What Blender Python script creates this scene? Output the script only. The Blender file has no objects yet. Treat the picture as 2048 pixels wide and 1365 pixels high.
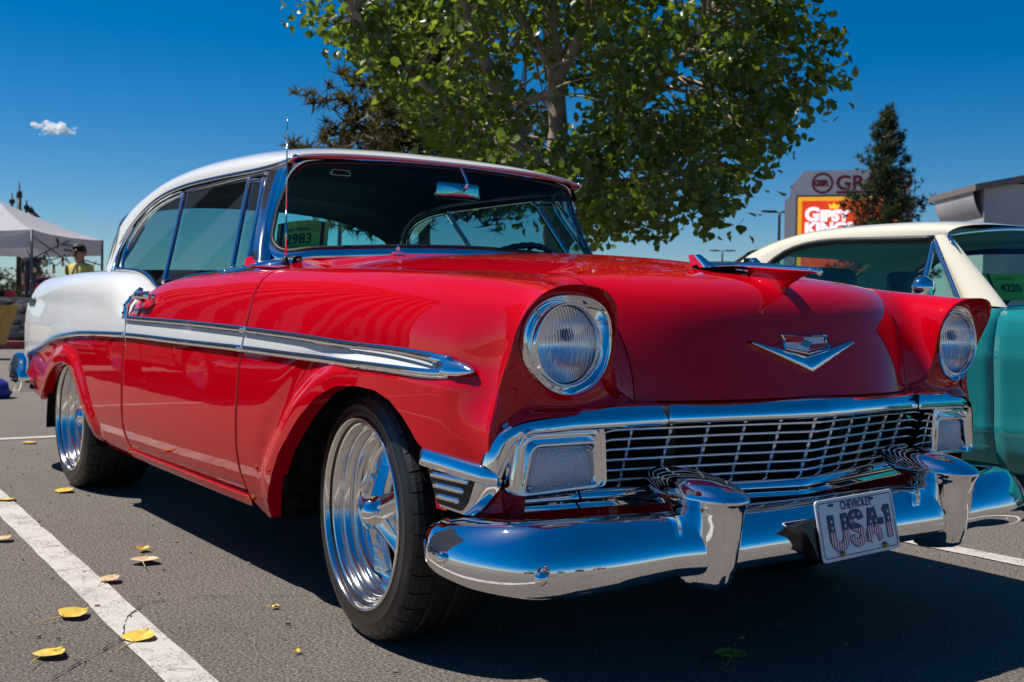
import bpy, bmesh, math, random
import numpy as np
from mathutils import Vector, Matrix

random.seed(7)
RNG = np.random.default_rng(11)
SC = bpy.context.scene
COL = SC.collection

# ------------------------------------------------------------------ camera
cam_d = bpy.data.cameras.new("camera")
cam_o = bpy.data.objects.new("camera", cam_d)
COL.objects.link(cam_o)
SC.camera = cam_o
_a, _b, _c = math.radians(144.8941), math.radians(-1.4624), math.radians(0.8864)
_f = Vector((math.cos(_b) * math.cos(_a), math.cos(_b) * math.sin(_a), math.sin(_b)))
_r = _f.cross(Vector((0, 0, 1))).normalized()
_u = _r.cross(_f)
_r2 = _r * math.cos(_c) + _u * math.sin(_c)
_u2 = -_r * math.sin(_c) + _u * math.cos(_c)
_m = Matrix((_r2, _u2, -_f)).transposed().to_4x4()
_m.translation = (2.5746, -2.2152, 0.8504)
cam_o.matrix_world = _m
cam_d.sensor_width = 36.0
cam_d.lens = 2255.73 / 2048 * 36.0
cam_d.clip_start = 0.05
cam_d.clip_end = 12000
cam_d.dof.use_dof = True
cam_d.dof.focus_distance = 2.75
cam_d.dof.aperture_fstop = 9.0

# ------------------------------------------------------------------ sky, sun, exposure
SUN = Vector((-0.45, -0.43, 1.0)).normalized()      # direction towards the sun
w = bpy.data.worlds.new("World")
SC.world = w
w.use_nodes = True
nt = w.node_tree
nt.nodes.clear()
sky = nt.nodes.new("ShaderNodeTexSky")
sky.sky_type = 'NISHITA'
sky.sun_disc = False
sky.sun_elevation = math.asin(SUN.z)
sky.sun_rotation = math.atan2(SUN.x, SUN.y)
sky.altitude = 1400
sky.air_density = 1.0
sky.dust_density = 0.8
sky.ozone_density = 5.5
hs = nt.nodes.new("ShaderNodeHueSaturation")
hs.inputs['Saturation'].default_value = 1.45
hs.inputs['Value'].default_value = 1.0
bg = nt.nodes.new("ShaderNodeBackground")
bg.inputs['Strength'].default_value = 0.072
wo = nt.nodes.new("ShaderNodeOutputWorld")
nt.links.new(sky.outputs[0], hs.inputs['Color'])
nt.links.new(hs.outputs[0], bg.inputs['Color'])
nt.links.new(bg.outputs[0], wo.inputs['Surface'])

sun_d = bpy.data.lights.new("sun", 'SUN')
sun_d.energy = 5.0
sun_d.angle = math.radians(0.53)
sun_d.color = (1.0, 0.95, 0.87)
sun_o = bpy.data.objects.new("sun", sun_d)
COL.objects.link(sun_o)
sun_o.rotation_euler = (-SUN).to_track_quat('-Z', 'Y').to_euler()

SC.view_settings.view_transform = 'Standard'
SC.view_settings.look = 'None'
SC.view_settings.exposure = 0.30
SC.view_settings.gamma = 1.0
SC.view_settings.use_curve_mapping = False
SC.cycles.max_bounces = 10
SC.cycles.glossy_bounces = 6
SC.cycles.transparent_max_bounces = 24
SC.cycles.caustics_reflective = False
SC.cycles.caustics_refractive = False
SC.cycles.use_denoising = True

# ------------------------------------------------------------------ materials
def mat(name, col=(0.5, 0.5, 0.5), rough=0.5, metal=0.0, spec=0.5, coat=0.0, coat_rough=0.03):
    m = bpy.data.materials.new(name)
    m.use_nodes = True
    b = m.node_tree.nodes["Principled BSDF"]
    b.inputs['Base Color'].default_value = (*col, 1)
    b.inputs['Roughness'].default_value = rough
    b.inputs['Metallic'].default_value = metal
    b.inputs['Specular IOR Level'].default_value = spec
    b.inputs['Coat Weight'].default_value = coat
    b.inputs['Coat Roughness'].default_value = coat_rough
    return m

def nodes(m):
    return m.node_tree.nodes, m.node_tree.links, m.node_tree.nodes["Principled BSDF"]

def noisy(m, c1, c2, scale=5.0, detail=6.0, lo=0.35, hi=0.65, bump=0.0, bscale=None, obj=True):
    """Base colour runs between c1 and c2 with noise; optional bump."""
    N, L, b = nodes(m)
    tc = N.new("ShaderNodeTexCoord")
    n = N.new("ShaderNodeTexNoise")
    n.inputs['Scale'].default_value = scale
    n.inputs['Detail'].default_value = detail
    L.new(tc.outputs['Object' if obj else 'Generated'], n.inputs['Vector'])
    r = N.new("ShaderNodeValToRGB")
    r.color_ramp.elements[0].position = lo
    r.color_ramp.elements[1].position = hi
    r.color_ramp.elements[0].color = (*c1, 1)
    r.color_ramp.elements[1].color = (*c2, 1)
    L.new(n.outputs['Fac'], r.inputs['Fac'])
    L.new(r.outputs['Color'], b.inputs['Base Color'])
    if bump:
        n2 = N.new("ShaderNodeTexNoise")
        n2.inputs['Scale'].default_value = bscale or scale * 4
        n2.inputs['Detail'].default_value = 4
        L.new(tc.outputs['Object'], n2.inputs['Vector'])
        bp = N.new("ShaderNodeBump")
        bp.inputs['Strength'].default_value = bump
        bp.inputs['Distance'].default_value = 0.01
        L.new(n2.outputs['Fac'], bp.inputs['Height'])
        L.new(bp.outputs['Normal'], b.inputs['Normal'])
    return m

def paint(name, col, rough=0.35):
    """Automotive paint: coloured base under clear coat with a trace of orange peel and dust."""
    m = mat(name, col, rough, 0.0, 0.0, 1.0, 0.008)
    N, L, b = nodes(m)
    tc = N.new("ShaderNodeTexCoord")
    n = N.new("ShaderNodeTexNoise")
    n.inputs['Scale'].default_value = 260
    n.inputs['Detail'].default_value = 3
    L.new(tc.outputs['Object'], n.inputs['Vector'])
    n3 = N.new("ShaderNodeTexNoise")
    n3.inputs['Scale'].default_value = 5.0
    n3.inputs['Detail'].default_value = 2
    L.new(tc.outputs['Object'], n3.inputs['Vector'])
    ad = N.new("ShaderNodeMath")
    ad.operation = 'MULTIPLY_ADD'
    ad.inputs[1].default_value = 0.006
    L.new(n.outputs['Fac'], ad.inputs[0])
    L.new(n3.outputs['Fac'], ad.inputs[2])
    bp = N.new("ShaderNodeBump")
    bp.inputs['Strength'].default_value = 0.05
    bp.inputs['Distance'].default_value = 0.010
    L.new(ad.outputs[0], bp.inputs['Height'])
    L.new(bp.outputs['Normal'], b.inputs['Coat Normal'])
    return m

def glass(name, tint=(0.75, 0.9, 0.88), ior=1.5, refl=1.0, rough=0.0):
    """Thin sheet of tinted glass: transmits straight through with Fresnel reflection."""
    m = bpy.data.materials.new(name)
    m.use_nodes = True
    N, L = m.node_tree.nodes, m.node_tree.links
    N.clear()
    tr = N.new("ShaderNodeBsdfTransparent")
    tr.inputs[0].default_value = (*tint, 1)
    gl = N.new("ShaderNodeBsdfGlossy")
    gl.inputs['Roughness'].default_value = rough
    gl.inputs['Color'].default_value = (refl, refl, refl, 1)
    fr = N.new("ShaderNodeFresnel")
    ge = N.new("ShaderNodeNewGeometry")
    im = N.new("ShaderNodeMapRange")          # same reflectance seen from either face of the sheet
    im.inputs[3].default_value = ior
    im.inputs[4].default_value = 1.0 / ior
    L.new(ge.outputs['Backfacing'], im.inputs[0])
    L.new(im.outputs[0], fr.inputs['IOR'])
    mx = N.new("ShaderNodeMixShader")
    o = N.new("ShaderNodeOutputMaterial")
    L.new(fr.outputs[0], mx.inputs[0])
    L.new(tr.outputs[0], mx.inputs[1])
    L.new(gl.outputs[0], mx.inputs[2])
    L.new(mx.outputs[0], o.inputs[0])
    return m

M = {}
M['red'] = paint('red_paint', (0.58, 0.0004, 0.009))
M['white'] = paint('white_paint', (0.76, 0.76, 0.74))
M['cream'] = paint('cream_paint', (0.74, 0.68, 0.54))
M['teal'] = paint('turquoise_paint', (0.012, 0.20, 0.215))
M['chrome'] = mat('chrome', (0.86, 0.87, 0.89), 0.018, 1.0)
M['chrome_soft'] = mat('bright_trim', (0.70, 0.71, 0.73), 0.10, 1.0)
M['alloy'] = mat('polished_alloy', (0.88, 0.87, 0.85), 0.13, 1.0)
M['rubber'] = noisy(mat('tyre_rubber', (0.018, 0.018, 0.018), 0.52, 0, 0.4), (0.013, 0.013, 0.013), (0.026, 0.024, 0.022), 22, 6, 0.3, 0.75, 0.15, 160)
M['sidewall'] = mat('tyre_sidewall', (0.014, 0.014, 0.014), 0.30, 0, 0.5)
M['black'] = mat('black_trim', (0.008, 0.008, 0.009), 0.45)
M['dark'] = mat('dark_void', (0.004, 0.004, 0.004), 0.9, 0, 0.1)
M['liner'] = noisy(mat('black_headliner', (0.02, 0.02, 0.02), 0.9, 0, 0.1), (0.014, 0.015, 0.016), (0.022, 0.023, 0.024), 300, 2)
M['underbody'] = noisy(mat('underbody', (0.01, 0.01, 0.01), 0.85, 0, 0.2), (0.004, 0.004, 0.004), (0.03, 0.027, 0.024), 30, 6, 0.45, 0.8, 0.3, 90)
M['ws_glass'] = glass('tinted_windshield', (0.52, 0.88, 0.86), 1.40, 0.55)
M['side_glass'] = glass('tinted_side_glass', (0.42, 0.60, 0.64), 2.0)
M['lens_glass'] = glass('clear_lens', (0.96, 0.97, 0.98), 1.45)

# ------------------------------------------------------------------ geometry helpers
def mesh_obj(name, V, F, m, parent=None, smooth=True, mats=None, fmat=None):
    me = bpy.data.meshes.new(name)
    me.from_pydata([tuple(map(float, v)) for v in V], [], [tuple(int(i) for i in f) for f in F])
    if mats:
        for q in mats:
            me.materials.append(q)
    else:
        me.materials.append(m)
    if fmat is not None:
        me.polygons.foreach_set('material_index', np.asarray(fmat, dtype=np.int32))
    if smooth:
        me.polygons.foreach_set('use_smooth', np.ones(len(me.polygons), dtype=bool))
    me.update()
    o = bpy.data.objects.new(name, me)
    COL.objects.link(o)
    if parent is not None:
        o.parent = parent
    return o

class MB:
    """Collects several shapes of ONE part and links them as one mesh object."""
    def __init__(s):
        s.V, s.F, s.S = [], [], []
    def add(s, V, F, smooth=True):
        k = len(s.V)
        s.V.extend([tuple(map(float, v)) for v in V])
        s.F.extend([tuple(int(i) + k for i in f) for f in F])
        s.S.extend([smooth] * len(F))
        return s
    def grid(s, P, closed_u=False, closed_v=False, flip=False, smooth=True):
        V, F = grid_vf(P, closed_u, closed_v, flip)
        return s.add(V, F, smooth)
    def box(s, c, h, R=None, smooth=False):
        V = []
        for dx in (-1, 1):
            for dy in (-1, 1):
                for dz in (-1, 1):
                    p = Vector((dx * h[0], dy * h[1], dz * h[2]))
                    if R is not None:
                        p = R @ p
                    V.append((c[0] + p.x, c[1] + p.y, c[2] + p.z))
        F = [(0, 1, 3, 2), (4, 6, 7, 5), (0, 4, 5, 1), (2, 3, 7, 6), (0, 2, 6, 4), (1, 5, 7, 3)]
        return s.add(V, F, smooth)
    def tube(s, path, r, n=8, caps=True, smooth=True):
        V, F = tube_vf(path, r, n, caps)
        return s.add(V, F, smooth)
    def sweep(s, path, prof, side, closed_prof=True, caps=True, smooth=True, scale=None):
        V, F = sweep_vf(path, prof, side, closed_prof, caps, scale)
        return s.add(V, F, smooth)
    def mirror(s):
        s.V = [(x, -y, z) for x, y, z in s.V]
        s.F = [tuple(reversed(f)) for f in s.F]
        return s
    def build(s, name, m, parent=None, mats=None, fmat=None):
        o = mesh_obj(name, s.V, s.F, m, parent, False, mats, fmat)
        o.data.polygons.foreach_set('use_smooth', np.array(s.S, dtype=bool))
        return o

def grid_vf(P, closed_u=False, closed_v=False, flip=False):
    P = np.asarray(P, float)
    nu, nv = P.shape[:2]
    idx = np.arange(nu * nv).reshape(nu, nv)
    F = []
    for i in range(nu if closed_u else nu - 1):
        for j in range(nv if closed_v else nv - 1):
            a, b, c, d = idx[i, j], idx[(i + 1) % nu, j], idx[(i + 1) % nu, (j + 1) % nv], idx[i, (j + 1) % nv]
            F.append((a, d, c, b) if flip else (a, b, c, d))
    return P.reshape(-1, 3), F

def tube_vf(path, r, n=8, caps=True):
    path = np.asarray(path, float)
    rs = np.full(len(path), r) if np.isscalar(r) else np.asarray(r, float)
    T = np.gradient(path, axis=0)
    T /= np.linalg.norm(T, axis=1)[:, None] + 1e-12
    ref = np.array([0, 0, 1.0]) if abs(T[0][2]) < 0.9 else np.array([1.0, 0, 0])
    V = []
    a = np.cross(T[0], ref)
    a /= np.linalg.norm(a)
    for i in range(len(path)):
        a = a - T[i] * (a @ T[i])
        a /= np.linalg.norm(a) + 1e-12
        b = np.cross(T[i], a)
        for k in range(n):
            t = 2 * math.pi * k / n
            V.append(path[i] + rs[i] * (a * math.cos(t) + b * math.sin(t)))
    F = []
    for i in range(len(path) - 1):
        for k in range(n):
            F.append((i * n + k, i * n + (k + 1) % n, (i + 1) * n + (k + 1) % n, (i + 1) * n + k))
    if caps:
        F.append(tuple(reversed(range(n))))
        F.append(tuple((len(path) - 1) * n + k for k in range(n)))
    return V, F

def sweep_vf(path, prof, side, closed=True, caps=True, scale=None):
    """Sweep profile [(a, b)] along path; a runs along `side` (made perpendicular), b along the path normal."""
    path = np.asarray(path, float)
    side = np.asarray(side, float)
    if side.ndim == 1:
        side = np.tile(side, (len(path), 1))
    T = np.gradient(path, axis=0)
    T /= np.linalg.norm(T, axis=1)[:, None] + 1e-12
    prof = np.asarray(prof, float)
    G = []
    for i in range(len(path)):
        a = side[i] - T[i] * (side[i] @ T[i])
        a /= np.linalg.norm(a) + 1e-12
        b = np.cross(T[i], a)
        sc = 1.0 if scale is None else scale[i]
        G.append(path[i] + sc * (prof[:, :1] * a + prof[:, 1:] * b))
    V, F = grid_vf(np.array(G), False, closed)
    n = len(prof)
    if caps and closed:
        F.append(tuple(range(n)))
        F.append(tuple(reversed([(len(path) - 1) * n + k for k in range(n)])))
    return V, F

def lathe_pts(prof, n, axis_o, ax, up):
    """prof [(along axis, radius)] -> grid (n, len(prof), 3)"""
    ax = np.asarray(ax, float); up = np.asarray(up, float)
    o = np.asarray(axis_o, float)
    sd = np.cross(ax, up)
    G = np.zeros((n, len(prof), 3))
    for k in range(n):
        t = 2 * math.pi * k / n
        d = up * math.cos(t) + sd * math.sin(t)
        for j, (a, r) in enumerate(prof):
            G[k, j] = o + ax * a + d * r
    return G

def ncs(x, y, xq):
    """Natural cubic spline through (x, y) evaluated at xq, linear beyond the ends."""
    x = np.asarray(x, float); y = np.asarray(y, float)
    one = y.ndim == 1
    if one:
        y = y[:, None]
    n = len(x)
    xq = np.atleast_1d(np.asarray(xq, float))
    if n == 2:
        t = ((xq - x[0]) / (x[1] - x[0]))[:, None]
        r = y[0] * (1 - t) + y[1] * t
        return r[:, 0] if one else r
    h = np.diff(x)
    A = np.zeros((n, n)); R = np.zeros((n, y.shape[1]))
    A[0, 0] = A[-1, -1] = 1
    for i in range(1, n - 1):
        A[i, i - 1], A[i, i], A[i, i + 1] = h[i - 1], 2 * (h[i - 1] + h[i]), h[i]
        R[i] = 6 * ((y[i + 1] - y[i]) / h[i] - (y[i] - y[i - 1]) / h[i - 1])
    Mm = np.linalg.solve(A, R)
    k = np.clip(np.searchsorted(x, xq) - 1, 0, n - 2)
    hh = h[k][:, None]
    q = np.clip(xq, x[0], x[-1])
    a = (x[k + 1] - q)[:, None]; b = (q - x[k])[:, None]
    r = (Mm[k] * a ** 3 + Mm[k + 1] * b ** 3) / (6 * hh) + (y[k] / hh - Mm[k] * hh / 6) * a + (y[k + 1] / hh - Mm[k + 1] * hh / 6) * b
    lo = xq < x[0]; hi = xq > x[-1]
    if lo.any():
        s0 = (y[1] - y[0]) / h[0] - h[0] * (2 * Mm[0] + Mm[1]) / 6
        r[lo] = y[0] + s0 * (xq[lo] - x[0])[:, None]
    if hi.any():
        s1 = (y[-1] - y[-2]) / h[-1] + h[-1] * (Mm[-2] + 2 * Mm[-1]) / 6
        r[hi] = y[-1] + s1 * (xq[hi] - x[-1])[:, None]
    return r[:, 0] if one else r

def curve(pts, n, closed=False):
    """n points, evenly spaced, on a smooth curve through pts."""
    P = np.asarray(pts, float)
    if closed:
        m = len(P)
        P = np.concatenate([P[-3:], P, P[:4]])
    d = np.concatenate([[0], np.cumsum(np.linalg.norm(np.diff(P, axis=0), axis=1))])
    if closed:
        a, b = d[3], d[3 + m]
        t = np.linspace(a, b, n, endpoint=False)
        return ncs(d, P, t)
    tt = np.linspace(0, d[-1], max(n * 6, 60))
    Q = ncs(d, P, tt)
    dd = np.concatenate([[0], np.cumsum(np.linalg.norm(np.diff(Q, axis=0), axis=1))])
    t = np.interp(np.linspace(0, dd[-1], n), dd, tt)
    return ncs(d, P, t)

def poly(pts, n):
    """n points evenly spaced on a polyline (corners kept soft)."""
    P = np.asarray(pts, float)
    d = np.concatenate([[0], np.cumsum(np.linalg.norm(np.diff(P, axis=0), axis=1))])
    t = np.linspace(0, d[-1], n)
    return np.stack([np.interp(t, d, P[:, k]) for k in range(P.shape[1])], 1)

def sstep(t):
    t = np.clip(t, 0, 1)
    return t * t * (3 - 2 * t)

def empty(name, loc, label=None, cat=None, group=None, rz=0.0):
    o = bpy.data.objects.new(name, None)
    COL.objects.link(o)
    o.location = loc
    o.rotation_euler = (0, 0, rz)
    o.empty_display_size = 0.2
    tag(o, label, cat, group)
    return o

def tag(o, label=None, cat=None, group=None, kind=None):
    if label: o['label'] = label
    if cat: o['category'] = cat
    if group: o['group'] = group
    if kind: o['kind'] = kind
    return o

_fonts = {}
def text_vf(s, size, extr=0.0, bevel=0.0, align='CENTER', spacing=1.0, shear=0.0, bold=0.0):
    """Lettering as real mesh geometry (V, F) in its own XY plane."""
    cu = bpy.data.curves.new("lettering", 'FONT')
    cu.body = s
    cu.size = size
    cu.extrude = extr
    cu.offset = bold
    cu.align_x = align
    cu.space_character = spacing
    cu.shear = shear
    cu.resolution_u = 4
    o = bpy.data.objects.new("lettering", cu)
    COL.objects.link(o)
    dg = bpy.context.evaluated_depsgraph_get()
    dg.update()
    me = bpy.data.meshes.new_from_object(o.evaluated_get(dg))
    V = np.array([v.co[:] for v in me.vertices])
    F = [tuple(p.vertices) for p in me.polygons]
    bpy.data.objects.remove(o)
    bpy.data.curves.remove(cu)
    bpy.data.meshes.remove(me)
    return V, F

def place(V, o, ex, ey, ez=None):
    """Local (x, y, z) -> world with origin o and axes ex, ey, ez."""
    ex = np.asarray(ex, float); ey = np.asarray(ey, float)
    if ez is None:
        ez = np.cross(ex, ey)
    V = np.asarray(V, float)
    return np.asarray(o, float) + V[:, :1] * ex + V[:, 1:2] * ey + V[:, 2:3] * ez
# ------------------------------------------------------------------ classic car: shape of the body side
_WX = np.array([-4.05, -3.8, -3.4, -2.9, -2.3, -1.6, -0.9, -0.3, 0.1, 0.30, 0.44, 0.52, 0.60])
_WY = np.array([0.845, 0.878, 0.905, 0.924, 0.932, 0.936, 0.934, 0.928, 0.918, 0.904, 0.886, 0.870, 0.848])
_PZ = np.array([0.18, 0.24, 0.30, 0.37, 0.45, 0.54, 0.63, 0.72, 0.80, 0.86])
_PY = np.array([0.100, 0.066, 0.043, 0.025, 0.012, 0.004, 0.0, 0.0, 0.006, 0.016])
_TX = np.array([-4.05, -3.9, -3.7, -3.43, -3.1, -2.5, -2.25, -2.10, -1.98, -1.88, -1.80, -1.72, -1.64, -1.26, -0.80, -0.30, 0.22, 0.44, 0.66])
_TZ = np.array([0.90, 0.955, 0.993, 1.003, 1.008, 1.004, 0.995, 0.975, 0.937, 0.905, 0.914, 0.932, 0.946, 0.966, 0.974, 0.967, 0.945, 0.930, 0.910])
_HX = np.array([-4.0, -1.87, -1.17, -0.69, -0.265, 0.016, 0.207, 0.349, 0.439, 0.505, 0.7])
_HZ = np.array([0.86, 0.806, 0.798, 0.788, 0.775, 0.762, 0.756, 0.748, 0.741, 0.727, 0.724])
_LX = np.array([-4.0, -3.81, -3.455, -3.128, -2.803, -2.53, -2.2, -1.85, -1.16, -0.68, -0.26, 0.05, 0.279, 0.44, 0.505, 0.7])
_LZ = np.array([0.50, 0.571, 0.632, 0.682, 0.713, 0.729, 0.736, 0.740, 0.734, 0.730, 0.723, 0.718, 0.713, 0.712, 0.718, 0.718])
def W_half(x): return ncs(_WX, _WY, x)
def z_top(x): return np.interp(x, _TX, _TZ) if False else ncs(_TX, _TZ, x)
def z_hi(x): return np.interp(x, _HX, _HZ)
def z_lo(x): return ncs(_LX, _LZ, x)

# front wheel opening ridge that runs on forward as a crease and turns up into the headlight brow
RIDGE = np.array([(-0.63, 0.10), (-0.60, 0.25), (-0.50, 0.372), (-0.356, 0.496), (-0.262, 0.578), (-0.151, 0.642), (-0.037, 0.682), (0.069, 0.698),
                  (0.207, 0.695), (0.404, 0.685), (0.495, 0.677), (0.540, 0.686), (0.566, 0.718), (0.580, 0.770), (0.600, 0.83), (0.62, 0.90)])
REAR = np.array([(-3.46, 0.20), (-3.43, 0.375), (-3.30, 0.46), (-3.14, 0.545), (-2.97, 0.602), (-2.83, 0.625), (-2.69, 0.625), (-2.59, 0.592), (-2.52, 0.53),
                 (-2.46, 0.45), (-2.40, 0.37), (-2.36, 0.32)])
ARCH_F = np.array([(-0.735, 0.288), (-0.70, 0.262), (-0.66, 0.238), (-0.615, 0.216), (-0.59, 0.232), (-0.55, 0.270), (-0.47, 0.348), (-0.373, 0.447), (-0.231, 0.556), (-0.113, 0.625),
                   (-0.007, 0.657), (0.10, 0.664), (0.181, 0.659), (0.246, 0.640), (0.301, 0.605), (0.335, 0.572), (0.355, 0.549), (0.378, 0.539), (0.468, 0.531), (0.60, 0.515)])
ARCH_R = np.array([(-3.98, 0.42), (-3.75, 0.40), (-3.55, 0.385), (-3.43, 0.372), (-3.40, 0.376), (-3.27, 0.440), (-3.11, 0.518), (-2.95, 0.571), (-2.82, 0.590), (-2.70, 0.587), (-2.62, 0.555),
                   (-2.56, 0.50), (-2.505, 0.425), (-2.44, 0.345), (-2.37, 0.285), (-2.25, 0.264), (-2.15, 0.259), (-1.80, 0.252)])
GAP_F = np.array([(0.20, -0.690), (0.277, -0.709), (0.345, -0.729), (0.416, -0.728), (0.526, -0.706), (0.634, -0.680), (0.756, -0.648), (0.816, -0.631), (0.891, -0.616), (0.958, -0.603), (1.03, -0.60)])
GAP_R = np.array([(0.20, -1.82), (0.26, -1.863), (0.304, -1.918), (0.362, -1.940), (0.464, -1.914), (0.564, -1.882), (0.683, -1.848), (0.779, -1.842), (0.86, -1.843), (0.92, -1.843), (1.03, -1.843)])
def sd_poly(x, z, P):
    """distance to a polyline and the side (+ left of travel direction)."""
    x = np.asarray(x, float); z = np.asarray(z, float)
    best = np.full(np.broadcast(x, z).shape, 1e9); sg = np.ones_like(best)
    for i in range(len(P) - 1):
        a, b = P[i], P[i + 1]
        d = b - a
        t = np.clip(((x - a[0]) * d[0] + (z - a[1]) * d[1]) / (d @ d), 0, 1)
        px, pz = a[0] + t * d[0], a[1] + t * d[1]
        ds = np.hypot(x - px, z - pz)
        cr = d[0] * (z - a[1]) - d[1] * (x - a[0])
        m = ds < best
        best = np.where(m, ds, best); sg = np.where(m, np.sign(cr), sg)
    return best * np.where(sg == 0, 1, sg)

def flare(x, z):
    """outward (+) / inward (-) offset of the side panel: wheel-opening lips and the scoop behind the front ridge"""
    x = np.asarray(x, float); z = np.asarray(z, float)
    d = sd_poly(x, z, RIDGE)
    on = sstep((x + 0.62) / 0.12)
    o = on * (0.020 * (1 - sstep(d / 0.055)) * (d > 0) + 0.020 * (d <= 0) - 0.004 * np.exp(-((d - 0.07) / 0.04) ** 2))
    o = o * (1 - 0.0 * sstep((x - 0.55) / 0.1))
    d2 = sd_poly(x, z, REAR)
    on2 = sstep((x + 3.46) / 0.08) * (1 - sstep((x + 2.40) / 0.12))
    o = o + on2 * (0.018 * (1 - sstep(d2 / 0.05)) * (d2 > 0) + 0.018 * (d2 <= 0))
    return o

def side_h(x, z):
    """half-width of the body at (x, z), side region"""
    return W_half(x) - ncs(_PZ, _PY, z) + flare(x, z)

def gap_f(z): return np.interp(z, GAP_F[:, 0], GAP_F[:, 1])
def gap_r(z): return np.interp(z, GAP_R[:, 0], GAP_R[:, 1])
def cut_f(x): return np.interp(x, ARCH_F[:, 0], ARCH_F[:, 1])
def cut_r(x): return np.interp(x, ARCH_R[:, 0], ARCH_R[:, 1])

# hood / fender seam on top of the car: half-width, height
_SX = np.array([-0.98, -0.6, -0.3, 0.2, 0.446, 0.50])
def seam_h(x): return np.interp(x, _SX, [0.615, 0.603, 0.592, 0.575, 0.558, 0.552])
def seam_z(x): return np.interp(x, _SX, [0.992, 0.984, 0.976, 0.956, 0.939, 0.930])
SEAM_END = np.array([0.630, 0.508, 0.652])

def section(x, inner):
    """upper part of the body cross-section at x from the upper spear line to the inner edge, as fine polyline of (half-width, z)"""
    zt = float(z_top(np.array([x]))[0])
    zh = float(z_hi(x))
    w = float(W_half(np.array([x]))[0])
    pts = []
    for z in (zh - 0.06, zh - 0.03, zh, zh + 0.3 * (zt - 0.10 - zh)):
        pts.append((float(side_h(np.array([x]), np.array([z]))[0]), z))
    fl = float(flare(np.array([x]), np.array([zt - 0.08]))[0]) * 0.4
    pts += [(w - 0.022 + fl, zt - 0.082), (w - 0.036 + fl * .6, zt - 0.050), (w - 0.062, zt - 0.022), (w - 0.100, zt - 0.005), (w - 0.150, zt)]
    ih, iz = inner(x)
    lh, lz = pts[-1]
    pts += [(lh + (ih - lh) * .5, lz + (iz - lz) * .4), (ih, iz)]
    P = np.array(pts)
    d = np.concatenate([[0], np.cumsum(np.hypot(*np.diff(P, axis=0).T))])
    q = np.linspace(d[2], d[-1], 160)
    return ncs(d, P, q)

def sec_at(P, f):
    d = np.concatenate([[0], np.cumsum(np.hypot(*np.diff(P, axis=0).T))])
    t = np.asarray(f) * d[-1]
    return np.stack([np.interp(t, d, P[:, 0]), np.interp(t, d, P[:, 1])], 1)
# ------------------------------------------------------------------ classic car: sheet metal
car = empty("classic_car", (0, 0, 0), "red and white two-door hardtop with chrome grille parked in the front stall", "car")

N_LO, N_MID, N_UP = 22, 7, 34

def panel_rows(xa, xb, us, cut, inner, f0=1.0):
    """Grid (columns, rows, 3) of a body side panel between the gap curves xa(z) and xb(z). Returns grid and row block sizes."""
    G = np.zeros((len(us), N_LO + N_MID + N_UP, 3))
    for i, u in enumerate(us):
        # columns follow the gap curves at both ends; iterate height and x together
        x_mid = xa(0.6) * (1 - u) + xb(0.6) * u
        rows = []
        # lower block
        for k in range(N_LO):
            x = x_mid
            for _ in range(4):
                zc, zl = float(cut(x)), float(z_lo(np.array([x]))[0])
                z = zc + (max(zl, zc + 0.02) - zc) * k / (N_LO)
                x = xa(z) * (1 - u) + xb(z) * u
            rows.append((x, float(side_h(np.array([x]), np.array([z]))[0]), z))
        for k in range(N_MID):
            x = x_mid
            for _ in range(4):
                zl, zh = float(z_lo(np.array([x]))[0]), float(z_hi(x))
                zl = max(zl, float(cut(x)) + 0.02)
                z = zl + (zh - zl) * k / N_MID
                x = xa(z) * (1 - u) + xb(z) * u
            rows.append((x, float(side_h(np.array([x]), np.array([z]))[0]), z))
        fr = np.linspace(0, 1, N_UP)
        x = xa(0.85) * (1 - u) + xb(0.85) * u
        P = section(x, inner)
        for k in range(N_UP):
            h, z = sec_at(P, [fr[k]])[0]
            xx = xa(z) * (1 - u) + xb(z) * u
            rows.append((xx, h, z))
        G[i] = rows
    return G

def lip(G, du=0.0, dv=0.0, edges=('u0', 'u1', 'v0'), depth=0.022):
    """folds the panel's edges inward so that gaps and wheel openings show thickness"""
    G2 = G
    if 'v0' in edges:
        a = G2[:, :1].copy(); a[:, :, 1] -= 0.005; a[:, :, 2] += 0.000
        b = G2[:, :1].copy(); b[:, :, 1] -= depth
        G2 = np.concatenate([b, a, G2], 1)
    if 'u0' in edges:
        b = G2[:1].copy(); b[:, :, 1] -= depth
        G2 = np.concatenate([b, G2], 0)
    if 'u1' in edges:
        b = G2[-1:].copy(); b[:, :, 1] -= depth
        G2 = np.concatenate([G2, b], 0)
    return G2

def to_side(G, s):
    H = np.array(G, float)
    H[..., 1] *= s
    return H

def hermite(p0, t0, p1, t1, n):
    t = np.linspace(0, 1, n)[:, None]
    return (2 * t ** 3 - 3 * t ** 2 + 1) * p0 + (t ** 3 - 2 * t ** 2 + t) * t0 + (-2 * t ** 3 + 3 * t ** 2) * p1 + (t ** 3 - t ** 2) * t1

# --- front fender: regular part up to XN, then a nose that runs onto the headlight brow
XN = 0.44
def fender_inner(x): return float(seam_h(x)), float(seam_z(x))
_us = np.concatenate([np.linspace(0, 0.35, 34, endpoint=False), np.linspace(0.35, 0.62, 14, endpoint=False), np.linspace(0.62, 1.0, 34)])
FG = panel_rows(gap_f, lambda z: XN, _us, cut_f, fender_inner)
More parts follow.
